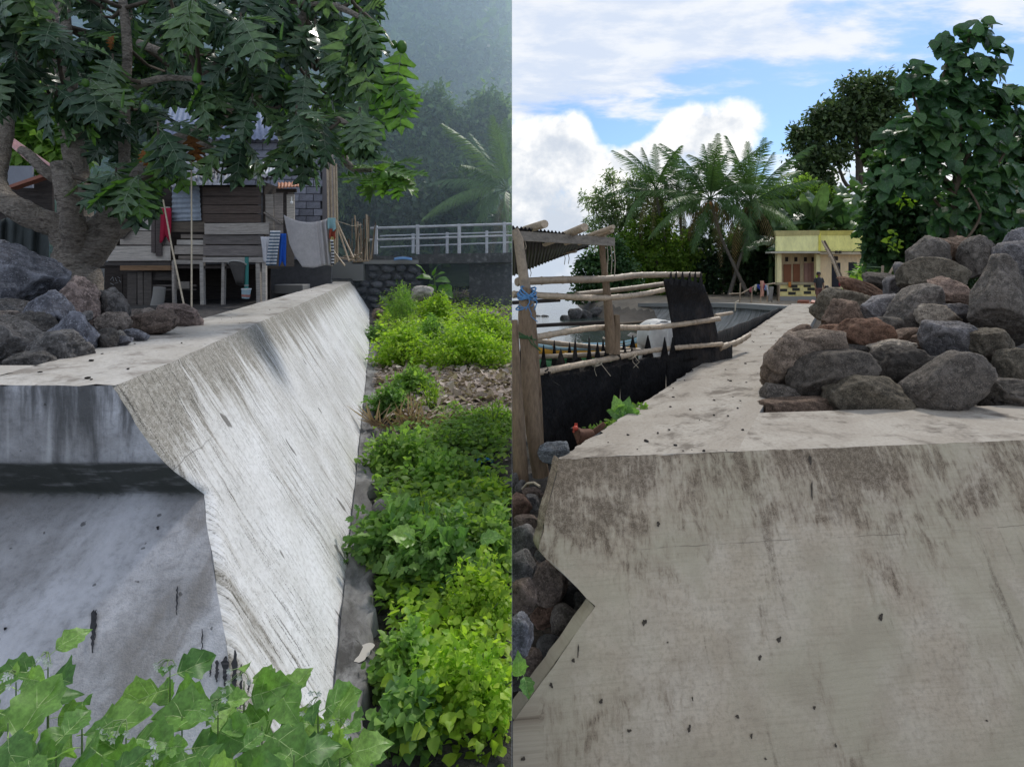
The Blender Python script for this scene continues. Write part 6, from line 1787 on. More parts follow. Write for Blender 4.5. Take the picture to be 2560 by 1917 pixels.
def detailed_leaf(name, half, veins, mats, droop=0.25, fold=0.22, wave=0.0, vw=0.011, stalk=0.0, seed=0):
    """half: (y, halfwidth) outline from base to tip; the leaf lies along +Y, faces +Z, one unit long"""
    r = random.Random(seed); mb = MB()
    def zf(x, y):
        return -droop * y * y + fold * abs(x) - 0.45 * abs(x) ** 1.7 * droop + wave * math.sin(y * 11 + x * 6 + seed)
    n = len(half)
    for s in (-1, 1):
        jl = [(y * r.uniform(.97, 1.03) if 0 < y < 1 else y, w_ * r.uniform(.9, 1.1)) for y, w_ in half]
        mid = [Vector((0, min(1, y * 0.9 + .0) if i < n - 1 else 1.0, zf(0, y * .9 if i < n - 1 else 1.0))) for i, (y, w_) in enumerate(jl)]
        half_ = [Vector((s * w_ * .5, y * .95, zf(w_ * .5, y))) for y, w_ in jl]
        out = [Vector((s * w_, y, zf(w_, y))) for y, w_ in jl]
        vs = mid + half_ + out
        fs = []
        for i in range(n - 1):
            for a, b in ((0, n), (n, 2 * n)):
                q = (a + i, b + i, b + i + 1, a + i + 1)
                fs.append(q if s < 0 else q[::-1])
        mb.add(vs, fs, True)
    mb.cur = 1
    def vein(x0, y0, x1, y1, w_):
        a = Vector((x0, y0, zf(x0, y0) + .006)); b = Vector((x1, y1, zf(x1, y1) + .006)); m_ = (a + b) / 2; m_.z = zf(m_.x, m_.y) + .008
        t = (b - a).normalized().cross(Vector((0, 0, 1))) * w_
        mb.add([a - t, a + t, m_ + t * .8, m_ - t * .8, b], [(0, 1, 2, 3), (3, 2, 4)])
    for i in range(4):
        vein(0, i * .24, 0, i * .24 + .25, vw * (1.25 - i * .25))
    for (y0, x1, y1) in veins:
        vein(0, y0, x1, y1, vw * .6); vein(0, y0, -x1, y1, vw * .6)
    if stalk:
        mb.tube([(0, -stalk, -.02), (0, 0, 0)], vw * 1.1, 5)
    return mb.mesh(name, mats)
BF_HALF = [(0, 0), (.06, .05), (.13, .12), (.19, .13), (.33, .30), (.37, .29), (.33, .13), (.39, .14), (.53, .38), (.58, .37), (.51, .15), (.57, .15), (.72, .36), (.76, .34), (.69, .13), (.74, .12), (.87, .25), (.90, .22), (.84, .09), (.90, .07), (1.0, 0)]
BF_VEIN = [(.10, .27, .33), (.28, .34, .53), (.46, .32, .72), (.63, .21, .86)]
SO_HALF = [(0, 0), (.03, .07), (.13, .26), (.20, .34), (.28, .32), (.40, .42), (.47, .44), (.54, .36), (.66, .32), (.73, .30), (.79, .20), (.90, .10), (1.0, 0)]
SO_VEIN = [(.06, .29, .20), (.22, .37, .44), (.45, .23, .72)]
HE_HALF = [(-.08, .0), (-.12, .16), (-.06, .34), (.10, .45), (.30, .46), (.50, .38), (.70, .25), (.86, .11), (1.0, 0)]
HE_VEIN = [(0, .33, .06), (.05, .40, .30), (.28, .30, .58), (.5, .17, .78)]
BFL = [detailed_leaf('leaf', BF_HALF, BF_VEIN, [M['breadfruit_leaf'], M['leaf_vein']], d_, f_, .01, .012, .12, k) for k, (d_, f_) in enumerate(((.30, .22), (.5, .3), (.15, .35), (.42, .12)))]
BFY = [detailed_leaf('leaf', BF_HALF, BF_VEIN, [M['breadfruit_young'], M['leaf_vein']], d_, f_, .01, .012, .12, k + 9) for k, (d_, f_) in enumerate(((.25, .3), (.4, .2)))]
BFO = detailed_leaf('leaf', BF_HALF, BF_VEIN, [M['orange_leaf'], M['orange_leaf']], .5, .35, .03, .012, .12, 20)
SOL = [detailed_leaf('leaf', SO_HALF, SO_VEIN, [M['nightshade_leaf'], M['nightshade_vein']], d_, f_, w_, .010, .25, k + 30) for k, (d_, f_, w_) in enumerate(((.22, .35, .035), (.5, .2, .04), (.1, .55, .03), (.4, .4, .05), (-.15, .45, .04), (.65, .3, .03)))]
HEL = [detailed_leaf('leaf', HE_HALF, HE_VEIN, [M['round_leaf'], M['leaf_vein']], d_, f_, .015, .007, .35, k + 50) for k, (d_, f_) in enumerate(((.25, .2), (.4, .3), (.15, .1)))]

def leaf_matrix(base, direction, normal, size):
    y = Vector(direction).normalized(); x = y.cross(Vector(normal))
    if x.length < 1e-3: x = y.cross(Vector((1, 0, .2)))
    x.normalize(); z = x.cross(y)
    m_ = Matrix((x, y, z)).transposed().to_4x4()
    return Matrix.Translation(base) @ m_ @ Matrix.Scale(size, 4)
class LeafSet:
    """leaves of one plant: the nearest ones become parts, the rest one joined part"""
    def __init__(s, parent, limit=300, side=0):
        s.p, s.limit, s.side, s.items = parent, limit, side, []
    def add(s, me_, mtx):
        if s.side:
            xs = [(mtx @ Vector(c))[0] for c in ((0, 0, 0), (0, 1, -.2), (.35, .5, 0), (-.35, .5, 0))]
            if s.side < 0 and max(xs) > -.004: return
            if s.side > 0 and min(xs) < .004: return
        s.items.append((me_, mtx))
    def flush(s, key=None):
        it = sorted(s.items, key=key or (lambda a: a[1].translation.y / max(a[1].to_scale().x, .01)))
        off = Matrix.Translation(-world_loc(s.p))
        for me_, mtx in it[:s.limit]:
            o = bpy.data.objects.new('leaf', me_); COL.objects.link(o); o.parent = s.p
            o.matrix_local = off @ mtx
        rest = it[s.limit:]
        if rest:
            cache = {}; Vs, Fs, Ms, b = [], [], [], 0
            mats = []
            for me_, mtx in rest:
                if me_ not in cache:
                    cache[me_] = (np.array([v.co[:] for v in me_.vertices]), [tuple(p.vertices) for p in me_.polygons], [p.material_index for p in me_.polygons])
                    for m_ in me_.materials:
                        if m_ not in mats: mats.append(m_)
                V, Fp, mi = cache[me_]
                A = np.array(mtx)
                Vs.append(V @ A[:3, :3].T + A[:3, 3]); Fs += [tuple(b + i for i in f) for f in Fp]; b += len(V)
                Ms += [mats.index(me_.materials[i]) for i in mi]
            me2 = np_mesh('leaf_mass', np.concatenate(Vs), Fs, mats, True, Ms)
            link('leaf_mass', me2, s.p, kind='stuff')

# ------------------------------------------------------------------ breadfruit tree
DT = 5.6
tree = empty('breadfruit_tree', P(190, 760, DT), 'large breadfruit tree with thick pale limbs and big deeply cut leaves, behind the left boulders', 'tree')
def tp(lst): return [P(*c) for c in lst]
limbs = []
def limb(name, ctrl, rad, seed=0, cap_mat=None):
    pts = smooth_pts(ctrl, 6)
    n = len(pts); rr_ = [S(1, DT) * np.interp(i / (n - 1), np.linspace(0, 1, len(rad)), rad) for i in range(n)]
    r = random.Random(seed)
    rr_ = [a * (1 + r.uniform(-.05, .05)) for a in rr_]
    mb = MB(); mb.tube(pts, rr_, 14, wob=.05, seed=seed, cap_mat=cap_mat)
    limbs.extend(pts[::3])
    return mb.build(name, [M['bark'], M['cut_wood']], tree)
limb('trunk', [(185, 800, DT), (190, 700, DT), (192, 640, DT), (198, 585, DT), (203, 540, DT)], [66, 56, 50, 46, 30], 1)
limb('limb', [(190, 640, DT), (150, 572, DT - .1), (95, 548, DT - .2), (40, 520, DT - .3), (0, 490, DT - .3), (-12, 440, DT - .2), (8, 340, DT), (14, 210, DT + .1), (6, 80, DT + .1), (-10, -80, DT + .1)], [38, 31, 29, 28, 26, 23, 20, 18, 16, 14], 2)
limb('cut_limb', [(192, 610, DT - .15), (178, 540, DT - .4), (164, 470, DT - .5), (152, 408, DT - .5)], [30, 25, 22, 20], 3, 1)
limb('cut_limb', [(150, 452, DT - .3), (110, 425, DT - .35), (70, 385, DT - .35), (52, 375, DT - .35)], [14, 13, 11, 10], 8, 1)
limb('limb', [(200, 600, DT + .2), (200, 500, DT + .3), (185, 380, DT + .4), (160, 200, DT + .5), (148, 60, DT + .6), (140, -120, DT + .7)], [34, 28, 27, 28, 28, 25], 4)
limb('limb', [(205, 630, DT), (262, 572, DT - .1), (312, 530, DT - .1), (352, 460, DT), (392, 410, DT), (440, 362, DT + .1), (520, 320, DT + .2), (600, 250, DT + .3), (640, 180, DT + .4), (760, 40, DT + .6), (790, -60, DT + .7)], [52, 40, 36, 32, 27, 23, 20, 16, 14, 12, 9], 5)
for k, c in enumerate(([(0, 203, DT - .2), (60, 225, DT - .2), (130, 248, DT - .3), (200, 262, DT - .4)], [(300, 520, DT + .2), (310, 400, DT + .3), (312, 250, DT + .3), (318, 120, DT + .3), (300, -60, DT + .3)],
                       [(312, 228, DT), (360, 208, DT - .2), (420, 195, DT - .2), (500, 200, DT - .3)], [(600, 250, DT + .3), (610, 300, DT + .1), (600, 360, DT)], [(560, 280, DT + .2), (680, 230, DT), (780, 290, DT - .2), (850, 300, DT - .3), (930, 360, DT - .3)],
                       [(690, 130, DT + .5), (760, 140, DT + .3), (830, 165, DT + .1), (880, 230, DT - .1)], [(640, 180, DT + .4), (740, 130, DT + .2), (790, 175, DT)], [(410, 400, DT), (500, 360, DT - .3), (560, 400, DT - .4)],
                       [(720, 0, DT + .5), (850, 20, DT + .2), (960, 80, DT)], [(350, 110, DT + .2), (420, 140, DT), (440, 180, DT - .1)], [(850, 380, DT - .2), (880, 420, DT - .3), (930, 425, DT - .3)], [(160, 150, DT + .5), (80, 90, DT + .1), (30, 60, DT - .1)])):
    limb('branch', c, [11, 9, 7, 5] if k != 1 else [16, 14, 12, 10], 20 + k)
rt = random.Random(77)
def in_poly(x, y, poly):
    ins = False; j = len(poly) - 1
    for i in range(len(poly)):
        xi, yi = poly[i]; xj, yj = poly[j]
        if (yi > y) != (yj > y) and x < (xj - xi) * (y - yi) / (yj - yi) + xi: ins = not ins
        j = i
    return ins
CAN = [(-60, -140), (900, -140), (945, 20), (930, 160), (940, 250), (900, 300), (850, 300), (760, 300), (690, 240), (620, 270), (560, 270), (510, 200), (470, 190), (420, 260), (400, 380), (330, 410), (260, 360), (190, 290), (120, 210), (-60, 170)]
ros = []
for tries in range(6000):
    x, y = rt.uniform(-60, 1000), rt.uniform(-140, 470)
    if not in_poly(x, y, CAN): continue
    d = rt.uniform(4.7, 7.4)
    if all((x - a) ** 2 + (y - b) ** 2 > (64 if abs(d - c) < 1.2 else 40) ** 2 for a, b, c in ros):
        ros.append((x, y, d))
    if len(ros) > 84: break
ros += [(345, 440, 5.0), (290, 430, 5.1), (400, 370, 5.2), (600, 340, 5.1), (755, 350, 5.2), (800, 300, 5.0)]
LS = LeafSet(tree, 300, -1)
twigs = []
for k, (x, y, d) in enumerate(ros):
    c = P(x, y, d)
    near = min(limbs, key=lambda q: (q - c).length)
    if (near - c).length < 3:
        mid = (near + c) / 2 + Vector((0, 0, -.08))
        twigs.append(([near, mid, c - Vector((0, 0, .05)), c + Vector((0, 0, .04))], [.022, .017, .013, .009]))
    n = rt.randint(7, 10); a0 = rt.uniform(0, 6.28)
    young = rt.random() < (.10 if x < 780 else .35)
    tilt = Vector((rt.uniform(-.5, .5), rt.uniform(-.8, .1), 1)).normalized()
    for j in range(n):
        a = a0 + j * 2.4
        pitch = rt.uniform(-1.15, -.1) if j else rt.uniform(.2, .8)
        out = Vector((math.cos(a), math.sin(a), 0)); out = (out - tilt * out.dot(tilt)).normalized()
        dr = (out * math.cos(pitch) + tilt * math.sin(pitch)); dr.z -= .35
        nm = tilt * 1.0 + out * .4 + Vector((rt.uniform(-.3, .3), rt.uniform(-.5, .2), 0))
        sz = rt.uniform(.32, .47) * (.8 if j == 0 else 1)
        me_ = rt.choice(BFL)
        if (young and j < 5) or rt.random() < .05: me_ = rt.choice(BFY)
        LS.add(me_, leaf_matrix(c + dr * .03, dr, nm, sz))
# the brighter low branch end at the right, and the large pale leaves above it
for (x, y, d, n, s_) in ((955, 430, 5.3, 9, .36), (985, 410, 5.5, 8, .30), (930, 450, 5.2, 7, .34), (1000, 440, 5.4, 6, .28)):
    c = P(x, y, d)
    for j in range(n):
        a = j * 2.4 + x; dr = Vector((math.cos(a), math.sin(a) * .8, rt.uniform(-.7, .5)))
        LS.add(rt.choice(BFY), leaf_matrix(c, dr, Vector((0, -.5, 1)), s_ * rt.uniform(.8, 1.1)))
for (x, y, d, dx_, dz_, s_) in ((1005, 120, 5.2, -.1, -1, .5), (990, 200, 5.3, .15, -1, .5), (1000, 150, 5.4, -.35, -.8, .5), (870, 60, 5.2, -.2, -1, .5), (900, 110, 5.0, .2, -.9, .45), (960, 190, 5.2, .6, -.7, .4), (920, 250, 5.3, -.5, -.8, .45),
                               (985, 290, 5.4, -.6, -.5, .4), (1000, 300, 5.3, .4, .5, .3), (960, 300, 5.4, -.3, .5, .35)):
    LS.add(BFY[0] if x > 940 else BFL[1], leaf_matrix(P(x, y, d), (dx_, -.2, dz_), (.2, -1, .3), s_))
for (x, y, s_, dx_) in ((475, 335, .24, .2), (440, 350, .18, -.5), (358, 375, .14, .1), (285, 90, .12, -.5)):
    LS.add(BFO, leaf_matrix(P(x, y, 5.0), (dx_, -.1, -.8), (.1, -1, .3), s_))
LS.flush(key=lambda a: a[1].translation.y)
tubes('twigs', M['bark_dark'], twigs, tree, -1, 6, kind='stuff')
for k, (x, y, d, r_) in enumerate(((492, 196, 4.8, .036), (1005, 118, 5.0, .045), (985, 112, 5.0, .03), (960, 440, 5.0, .035), (214, 208, 4.9, .03), (362, 272, 4.8, .03))):
    mb = MB(); c = P(x, y, d)
    mb.tube([c + Vector((0, 0, r_ * q)) for q in (1.25, 1.1, .7, 0, -.7, -1.1, -1.2)], [r_ * q for q in (.15, .5, .85, 1, .85, .45, .1)], 14)
    mb.build('fruit', M['breadfruit_young'], tree)
for k, (x, y) in enumerate(((305, 270), (487, 190), (40, 25), (610, 75), (485, 40), (702, 100))):
    mb = MB(); c = P(x, y, 4.9); mb.tube([c, c + Vector((.004, 0, .06)), c + Vector((.012, 0, .11)), c + Vector((.02, 0, .15))], [.010, .013, .010, .003], 6); mb.build('leaf_bud', M['breadfruit_young'], tree)

# ------------------------------------------------------------------ hillside forest
r = rng(3)
n = 1500
hx_ = np.concatenate([-r.random(n // 2) * 34, -r.random(n // 2) * 80]); hy_ = 29 + r.random(n) ** 0.9 * 49
hx_ = np.where(-hx_ / hy_ > 0.95, -r.random(n) * 30, hx_)
bl = []
for x, y in zip(hx_, hy_):
    s_ = r.uniform(1.0, 3.0) * (0.70 + y / 150)
    bl.append((x, y, z_hill(x, y) + s_ * .7, s_, s_, s_ * r.uniform(.8, 1.4)))
far = [b for b in bl if b[1] > 52]; mid = [b for b in bl if b[1] <= 52]
foliage('hillside_forest', M['forest_far'], far, 70000, 1.15, 'rhomb', 1, -1, .3, .7, .8, .5, clump=9, kind='stuff', label='wooded hillside fading into blue haze', cat='forest')
foliage('hillside_thicket', M['forest_mid'], mid, 40000, 0.62, 'rhomb', 2, -1, .3, .7, .6, .5, kind='stuff', label='thicket at the foot of the hazy hillside', cat='thicket')
# the grassy slope just behind the huts (dark, seen through gaps)
def tree_thing(name, label, cat, blobs, trunk, leafmat, n, size, tmpl='rhomb', seed=0, side=0, barkm='bark_dark', group=None, base=None, **kw):
    t = empty(name, base if base is not None else trunk[0][0][0], label, cat, group)
    foliage('crown', leafmat, blobs, n, size, tmpl, seed, side, parent=t, **kw)
    tubes('trunk', M[barkm], trunk, t, side)
    return t
def trunk_px(lst, rad, d): return (smooth_pts([(a, b, d) for a, b in lst], 5), [S(q, d) for q in rad])
MIDT = (
    ('leafy tree above the right end of the bridge, in front of the hill', [(1170, 330, 90, 70), (1230, 290, 60), (1110, 380, 70), (1190, 420, 80, 60), (1250, 380, 50)], 31, 9000, 11, M['forest_mid'], (1190, 620)),
    ('grey-green bushy tree left of the middle of the bridge', [(1030, 330, 70), (1080, 280, 60, 50), (1000, 400, 70), (1080, 430, 70, 60), (960, 350, 50)], 29, 9000, 12, M['forest_mid'], (1040, 620)),
    ('dark tree behind the left end of the bridge', [(930, 470, 80, 70), (880, 520, 60), (990, 510, 70, 50), (900, 420, 50)], 26, 7000, 13, M['grove_dark'], (930, 640)),
    ('dark round bush behind the middle of the bridge railing', [(1080, 520, 70, 50), (1140, 500, 50, 50), (1040, 560, 60, 30)], 26, 6000, 14, M['grove_dark'], (1090, 620)),
    ('low dark bush behind the right end of the bridge railing', [(1180, 570, 60, 40), (1240, 590, 50, 35)], 26, 4000, 15, M['shrub_leaf'], (1210, 640)),
    ('green bank of bushes behind the pink roofed hut', [(60, 330, 90, 70), (0, 290, 60), (130, 360, 60), (90, 260, 50), (160, 300, 50)], 17, 7000, 16, M['weed_leaf'], (60, 480)),
    ('dark tree behind the block house, left part', [(300, 300, 120, 90), (420, 220, 100, 80), (220, 230, 90)], 24, 8000, 17, M['forest_mid'], (330, 560)),
    ('dark tree behind the block house, right part', [(780, 330, 100, 90), (850, 430, 60, 80), (700, 240, 80)], 25, 8000, 18, M['forest_mid'], (800, 600)),
)
for lab, bl_, d, n, sd, mt, (tx, ty) in MIDT:
    tree_thing('leafy_tree', lab, 'tree', pxblobs(bl_, d), [trunk_px([(tx, ty + 40), (tx + 4, ty - 60), (bl_[0][0], bl_[0][1])], (9, 7, 4), d), trunk_px([(tx + 3, ty - 40), (bl_[1][0], bl_[1][1])], (5, 2), d)], mt, n, .36, 'rhomb', sd, -1, group='trees at the foot of the hazy hill', clump=6, base=P(tx, ty + 40, d))

# ------------------------------------------------------------------ palms
def frond_mesh(name, L, droop, seed, mat, nl=42, wl=.88):
    r = random.Random(seed); mb = MB()
    pts = []
    for i in range(13):
        t = i / 12
        pts.append(Vector((0, L * (t - .10 * droop * t * t), L * (.10 * t - .55 * droop * t ** 2.1))))
    mb.tube(pts, [.030 * (1 - .85 * i / 12) * L / 4.5 for i in range(13)], 5)
    for i in range(nl):
        t = .14 + .86 * i / (nl - 1)
        s = t * 12; k = min(int(s), 11); p = pts[k].lerp(pts[k + 1], s - k); tan = (pts[k + 1] - pts[k]).normalized()
        ll = wl * L / 4.5 * (math.sin(math.pi * (.18 + .76 * t)) ** .8) * r.uniform(.85, 1.1)
        for sgn in (-1, 1):
            dr = (Vector((sgn, 0, 0)) * .8 + tan * .65 + Vector((0, 0, -.35 - .45 * droop + r.uniform(-.35, .2)))).normalized()
            e1 = p + dr * ll * .5; e2 = p + dr * ll + Vector((0, 0, -.22 * ll))
            wv = tan * (.034 * L / 4.5)
            mb.add([p - wv, p + wv, e1 + wv, e1 - wv, e2], [(0, 1, 2, 3), (3, 2, 4)])
    return mb.mesh(name, mat)
FR = [frond_mesh('frond', 4.5, dr, k, M['palm_leaf']) for k, dr in enumerate((.25, .55, .85, 1.15))]
FRD = frond_mesh('frond', 4.2, 1.3, 9, M['palm_dry'], 26)
def palm(label, crown, trunk_pts, d, length, n, seed, side=0, upright=.5, nuts=True, dry=3, lean=None):
    r = random.Random(seed)
    c = P(*crown, d)
    t = empty('coconut_palm', P(*trunk_pts[0], d), label, 'palm tree', 'coconut palms')
    tubes('trunk', M['palm_bark'], [(smooth_pts([(a, b, d) for a, b in trunk_pts] + [(*crown, d)], 8), [.15, .11, .095, .09, .085])], t, side, 9, .05)
    off = -world_loc(t)
    for k in range(n):
        a = k * 2.4 + r.uniform(-.3, .3)
        f = k / (n - 1)                                   # 0 young upright, 1 old hanging
        el_ = lerp(1.45, -.75, f ** .95) + r.uniform(-.14, .14)
        me_ = FR[min(3, int(f * 3.2 + r.random() * .8))]
        if k >= n - dry: me_ = FRD
        s_ = length / 4.5 * r.uniform(.85, 1.08) * (.8 if f < .1 else 1)
        m_ = Matrix.Translation(c + Vector((0, 0, .1))) @ Matrix.Rotation(a, 4, 'Z') @ Matrix.Rotation(el_, 4, 'X') @ Matrix.Rotation(r.uniform(-.4, .4), 4, 'Y') @ Matrix.Scale(s_, 4)
        if side:
            V = np.array([v.co[:] for v in me_.vertices]); A = np.array(m_)
            V = V @ A[:3, :3].T + A[:3, 3]
            if (side < 0 and V[:, 0].max() > -.001):
                if np.mean(V[:, 0] < 0) < .25: continue
                clampx(V, side); me3 = np_mesh('frond', V, [tuple(p.vertices) for p in me_.polygons], me_.materials[0], False)
                link('frond', me3, t); continue
        o = bpy.data.objects.new('frond', me_); COL.objects.link(o); o.parent = t
        o.matrix_local = Matrix.Translation(off) @ m_
    if nuts:
        for k in range(11):
            bm = bmesh.new(); bmesh.ops.create_icosphere(bm, subdivisions=2, radius=.13)
            for v in bm.verts: v.co.z *= 1.25
            me_ = bpy.data.meshes.new('coconut'); bm.to_mesh(me_); bm.free(); me_.materials.append(M['coconut'])
            a = k * 2.1; link('coconut', me_, t, loc=c + Vector((.34 * math.cos(a), .34 * math.sin(a) - .1, -.25 - .11 * (k % 4))))
    return t
DP = 36
palm('left one of the two tall coconut palms left of the yellow house', (1776, 502), [(1872, 742), (1838, 670), (1802, 590)], DP, 4.9, 26, 1, upright=.6)
palm('right one of the two tall coconut palms, its crown heavy with brown nuts', (1876, 513), [(1822, 742), (1846, 660), (1868, 590)], DP + .6, 4.9, 28, 2)
palm('smaller paler coconut palm left of the two tall ones', (1640, 478), [(1672, 640), (1660, 590), (1648, 530)], DP + 2, 4.0, 20, 3, nuts=False)
palm('drooping coconut palm between the small and the tall palms', (1700, 520), [(1712, 680), (1706, 620), (1702, 570)], DP + 3, 3.8, 18, 4, nuts=False)
palm('coconut palm whose arching fronds hang in at the right end of the bridge', (1268, 480), [(1262, 700), (1266, 600)], 24, 3.6, 22, 5, side=-1, nuts=False, dry=1)

# ------------------------------------------------------------------ grove behind the beach and the house
def grove(label, bl_, d, mt, n, size, sd, tx, ty, tmpl='rhomb', name='leafy_tree', cat='tree', rad=(9, 7, 4), clump=6, shell=.45, group='trees along the shore', **kw):
    return tree_thing(name, label, cat, pxblobs(bl_, d), [trunk_px([(tx, ty), (tx + 3, (ty + bl_[0][1]) / 2), (bl_[0][0], bl_[0][1])], rad, d)] +
                      [trunk_px([(lerp(tx, bl_[0][0], .5), lerp(ty, bl_[0][1], .5)), ((tx + b[0]) / 2, (b[1] + ty) / 2 - 20), (b[0], b[1])], (rad[1] * .7, rad[2], rad[2] * .4), d) for b in bl_[1:6]],
                      mt, n, size, tmpl, sd, 1, group=group, clump=clump, shell=shell, base=P(tx, ty, d), **kw)
grove('pale feathery tree with thin airy twigs at the left end of the shore grove', [(1560, 540, 55, 60), (1515, 500, 42, 40), (1590, 470, 38, 40), (1500, 570, 45, 50), (1475, 490, 26, 24), (1530, 445, 18, 20), (1612, 440, 20, 24), (1640, 520, 36, 50)], 40, M['feather_leaf'], 5200, .36, 31, 1570, 760, 'slim', clump=9, shell=.2, rad=(7, 5, 2))
grove('yellow-green vine covered bush in the middle of the shore grove', [(1640, 640, 62, 50), (1700, 640, 55, 50), (1600, 700, 60, 50), (1680, 700, 60, 45), (1570, 620, 40), (1600, 590, 34, 40), (1650, 570, 36, 40)], 38, M['grove_green'], 9500, .24, 32, 1640, 765, 'oval')
grove('dark green rounded tree leaning over the sea, leftmost at the shore', [(1490, 680, 48, 46), (1530, 650, 45, 48), (1462, 722, 32, 28), (1520, 716, 52, 38), (1475, 650, 28, 24), (1560, 700, 40, 50), (1440, 742, 16, 12)], 35, M['shrub_leaf'], 7000, .24, 33, 1560, 772, 'oval')
for k, (lab, bl_, d, sd) in enumerate((('dark undergrowth below the two tall palms', [(1790, 690, 70, 60), (1850, 660, 60, 70), (1730, 680, 60, 60), (1900, 690, 50, 60), (1760, 620, 60)], 39, 41),
                                     ('dark leafy mass behind the washing line', [(1930, 640, 60, 70), (1880, 600, 60), (1900, 550, 50), (1960, 560, 50)], 40, 42),
                                     ('dark trees behind the yellow house, left of the big crown', [(2010, 560, 70, 50), (2080, 560, 70, 60), (1960, 520, 45, 40), (2050, 620, 80, 50)], 42, 43),
                                     ('dark trees behind the right end of the yellow house', [(2180, 540, 80, 70), (2260, 600, 70, 60), (2200, 620, 80, 60), (2330, 560, 80), (2420, 600, 80)], 40, 44))):
    grove(lab, bl_, d, M['grove_dark'], 6500, .28, sd, bl_[0][0], 765, 'oval')
foliage('far_thicket', M['grove_dark'], pxblobs([(1600 + 55 * k, 690 - 18 * (k % 3), 60, 80) for k in range(18)], 46), 16000, .42, 'oval', 48, 1, label='dark wood behind the beach and the yellow house', cat='wood', kind='stuff')
grove('bright green leafy tree between the palms and the big dark crown', [(1950, 500, 50, 44), (2010, 490, 46, 40), (1905, 540, 44, 44), (1980, 550, 50, 40), (2080, 510, 50, 40)], 43, M['grove_green'], 6500, .3, 47, 1970, 760, 'oval')
grove('big dark mango tree with a broad rounded crown against the sky', [(2130, 300, 66, 60), (2200, 235, 60, 46), (2135, 235, 52, 42), (2065, 300, 56, 48), (2215, 300, 56, 60), (2020, 360, 44, 44), (2030, 420, 48, 50), (2090, 380, 46, 34), (2190, 380, 50, 40), (2240, 360, 40, 60), (2040, 460, 44, 28), (1998, 340, 22, 22)], 50,
      M['mango_leaf'], 17000, .46, 51, 2152, 640, 'rhomb', rad=(9, 8, 4), clump=9, shell=.3, group=None)
# bananas
def banana_leaf(name, seed):
    r = random.Random(seed); mb = MB()
    dro = r.uniform(.35, .8)
    def fn(u, v):
        y = v; w_ = .17 * math.sin(math.pi * min(1, v * .93 + .07)) ** .55
        x = (u - .5) * 2 * w_
        return Vector((x, y * (1 - .12 * dro), .25 * y - dro * .75 * y * y - abs(x) * (.6 + .4 * dro) + .02 * math.sin(v * 30 + u * 3)))
    mb.sheet(fn, 4, 12)
    mb.tube([(0, -.25, -.05), (0, 0, 0), (0, .3, .25 * .3 - dro * .75 * .09), (0, .6, .15 - dro * .27)], [.02, .016, .012, .006], 5)
    return mb.mesh(name, M['banana_leaf'])
BAN = [banana_leaf('leaf', k) for k in range(4)]
for k, (x, y, s_) in enumerate(((1960, 590, 1.0), (2005, 560, 1.1), (2060, 560, 1.15), (2110, 545, 1.2), (1925, 600, .9), (2150, 530, 1.1), (2035, 530, 1.0), (1985, 620, .8), (2170, 480, .9))):
    d = 36 + (k % 3) * 1.3
    t = empty('banana_plant', P(x, 745, d), ORD[sorted((1960, 2005, 2060, 2110, 1925, 2150, 2035, 1985, 2170)).index(x)] + ' banana plant from the left behind the yellow house', 'banana plant', 'banana plants behind the yellow house')
    tubes('stem', M['stem'], [([P(x, 745, d), P(x + 2, (y + 745) / 2, d), P(x, y + 25, d)], [.16, .13, .08])], t, 1)
    c = P(x, y + 22, d); rb = random.Random(k)
    for j in range(9):
        a = j * 2.4 + k; e = rb.uniform(-.1, 1.3)
        m_ = Matrix.Translation(c) @ Matrix.Rotation(a, 4, 'Z') @ Matrix.Rotation(e, 4, 'X') @ Matrix.Scale(2.7 * s_ * rb.uniform(.8, 1.1), 4)
        o = bpy.data.objects.new('leaf', BAN[rb.randrange(4)]); COL.objects.link(o); o.parent = t; o.matrix_local = Matrix.Translation(-world_loc(t)) @ m_

# ------------------------------------------------------------------ big leaved tree and shrubs behind the right boulders
DG = 11.5
bt_ = empty('big_leaf_tree', P(2390, 640, DG), 'tall tree with large round heart-shaped leaves rising behind the right boulders', 'tree')
for c, rad in (([(2380, 680, DG), (2385, 520, DG), (2395, 380, DG), (2405, 240, DG), (2418, 110, DG), (2440, 60, DG)], (9, 8, 6, 4, 3, 2)), ([(2390, 470, DG), (2440, 330, DG), (2480, 200, DG), (2490, 140, DG)], (6, 4, 3, 2)), ([(2388, 500, DG), (2330, 380, DG), (2290, 260, DG), (2275, 210, DG)], (6, 4, 3, 2)),
               ([(2392, 420, DG), (2350, 250, DG), (2380, 120, DG)], (4, 3, 2)), ([(2385, 560, DG), (2320, 480, DG), (2260, 420, DG)], (4, 3, 2)), ([(2390, 520, DG), (2480, 430, DG), (2540, 330, DG)], (5, 4, 2)), ([(2400, 620, DG - .4), (2450, 540, DG - .4), (2420, 470, DG - .4)], (3, 3, 2))):
    tubes('branch', M['twig'], [(smooth_pts(c, 5), [S(q, DG) for q in rad])], bt_, 1)
LG = LeafSet(bt_, 300, 1)
rg = rng(61); rp = random.Random(62)
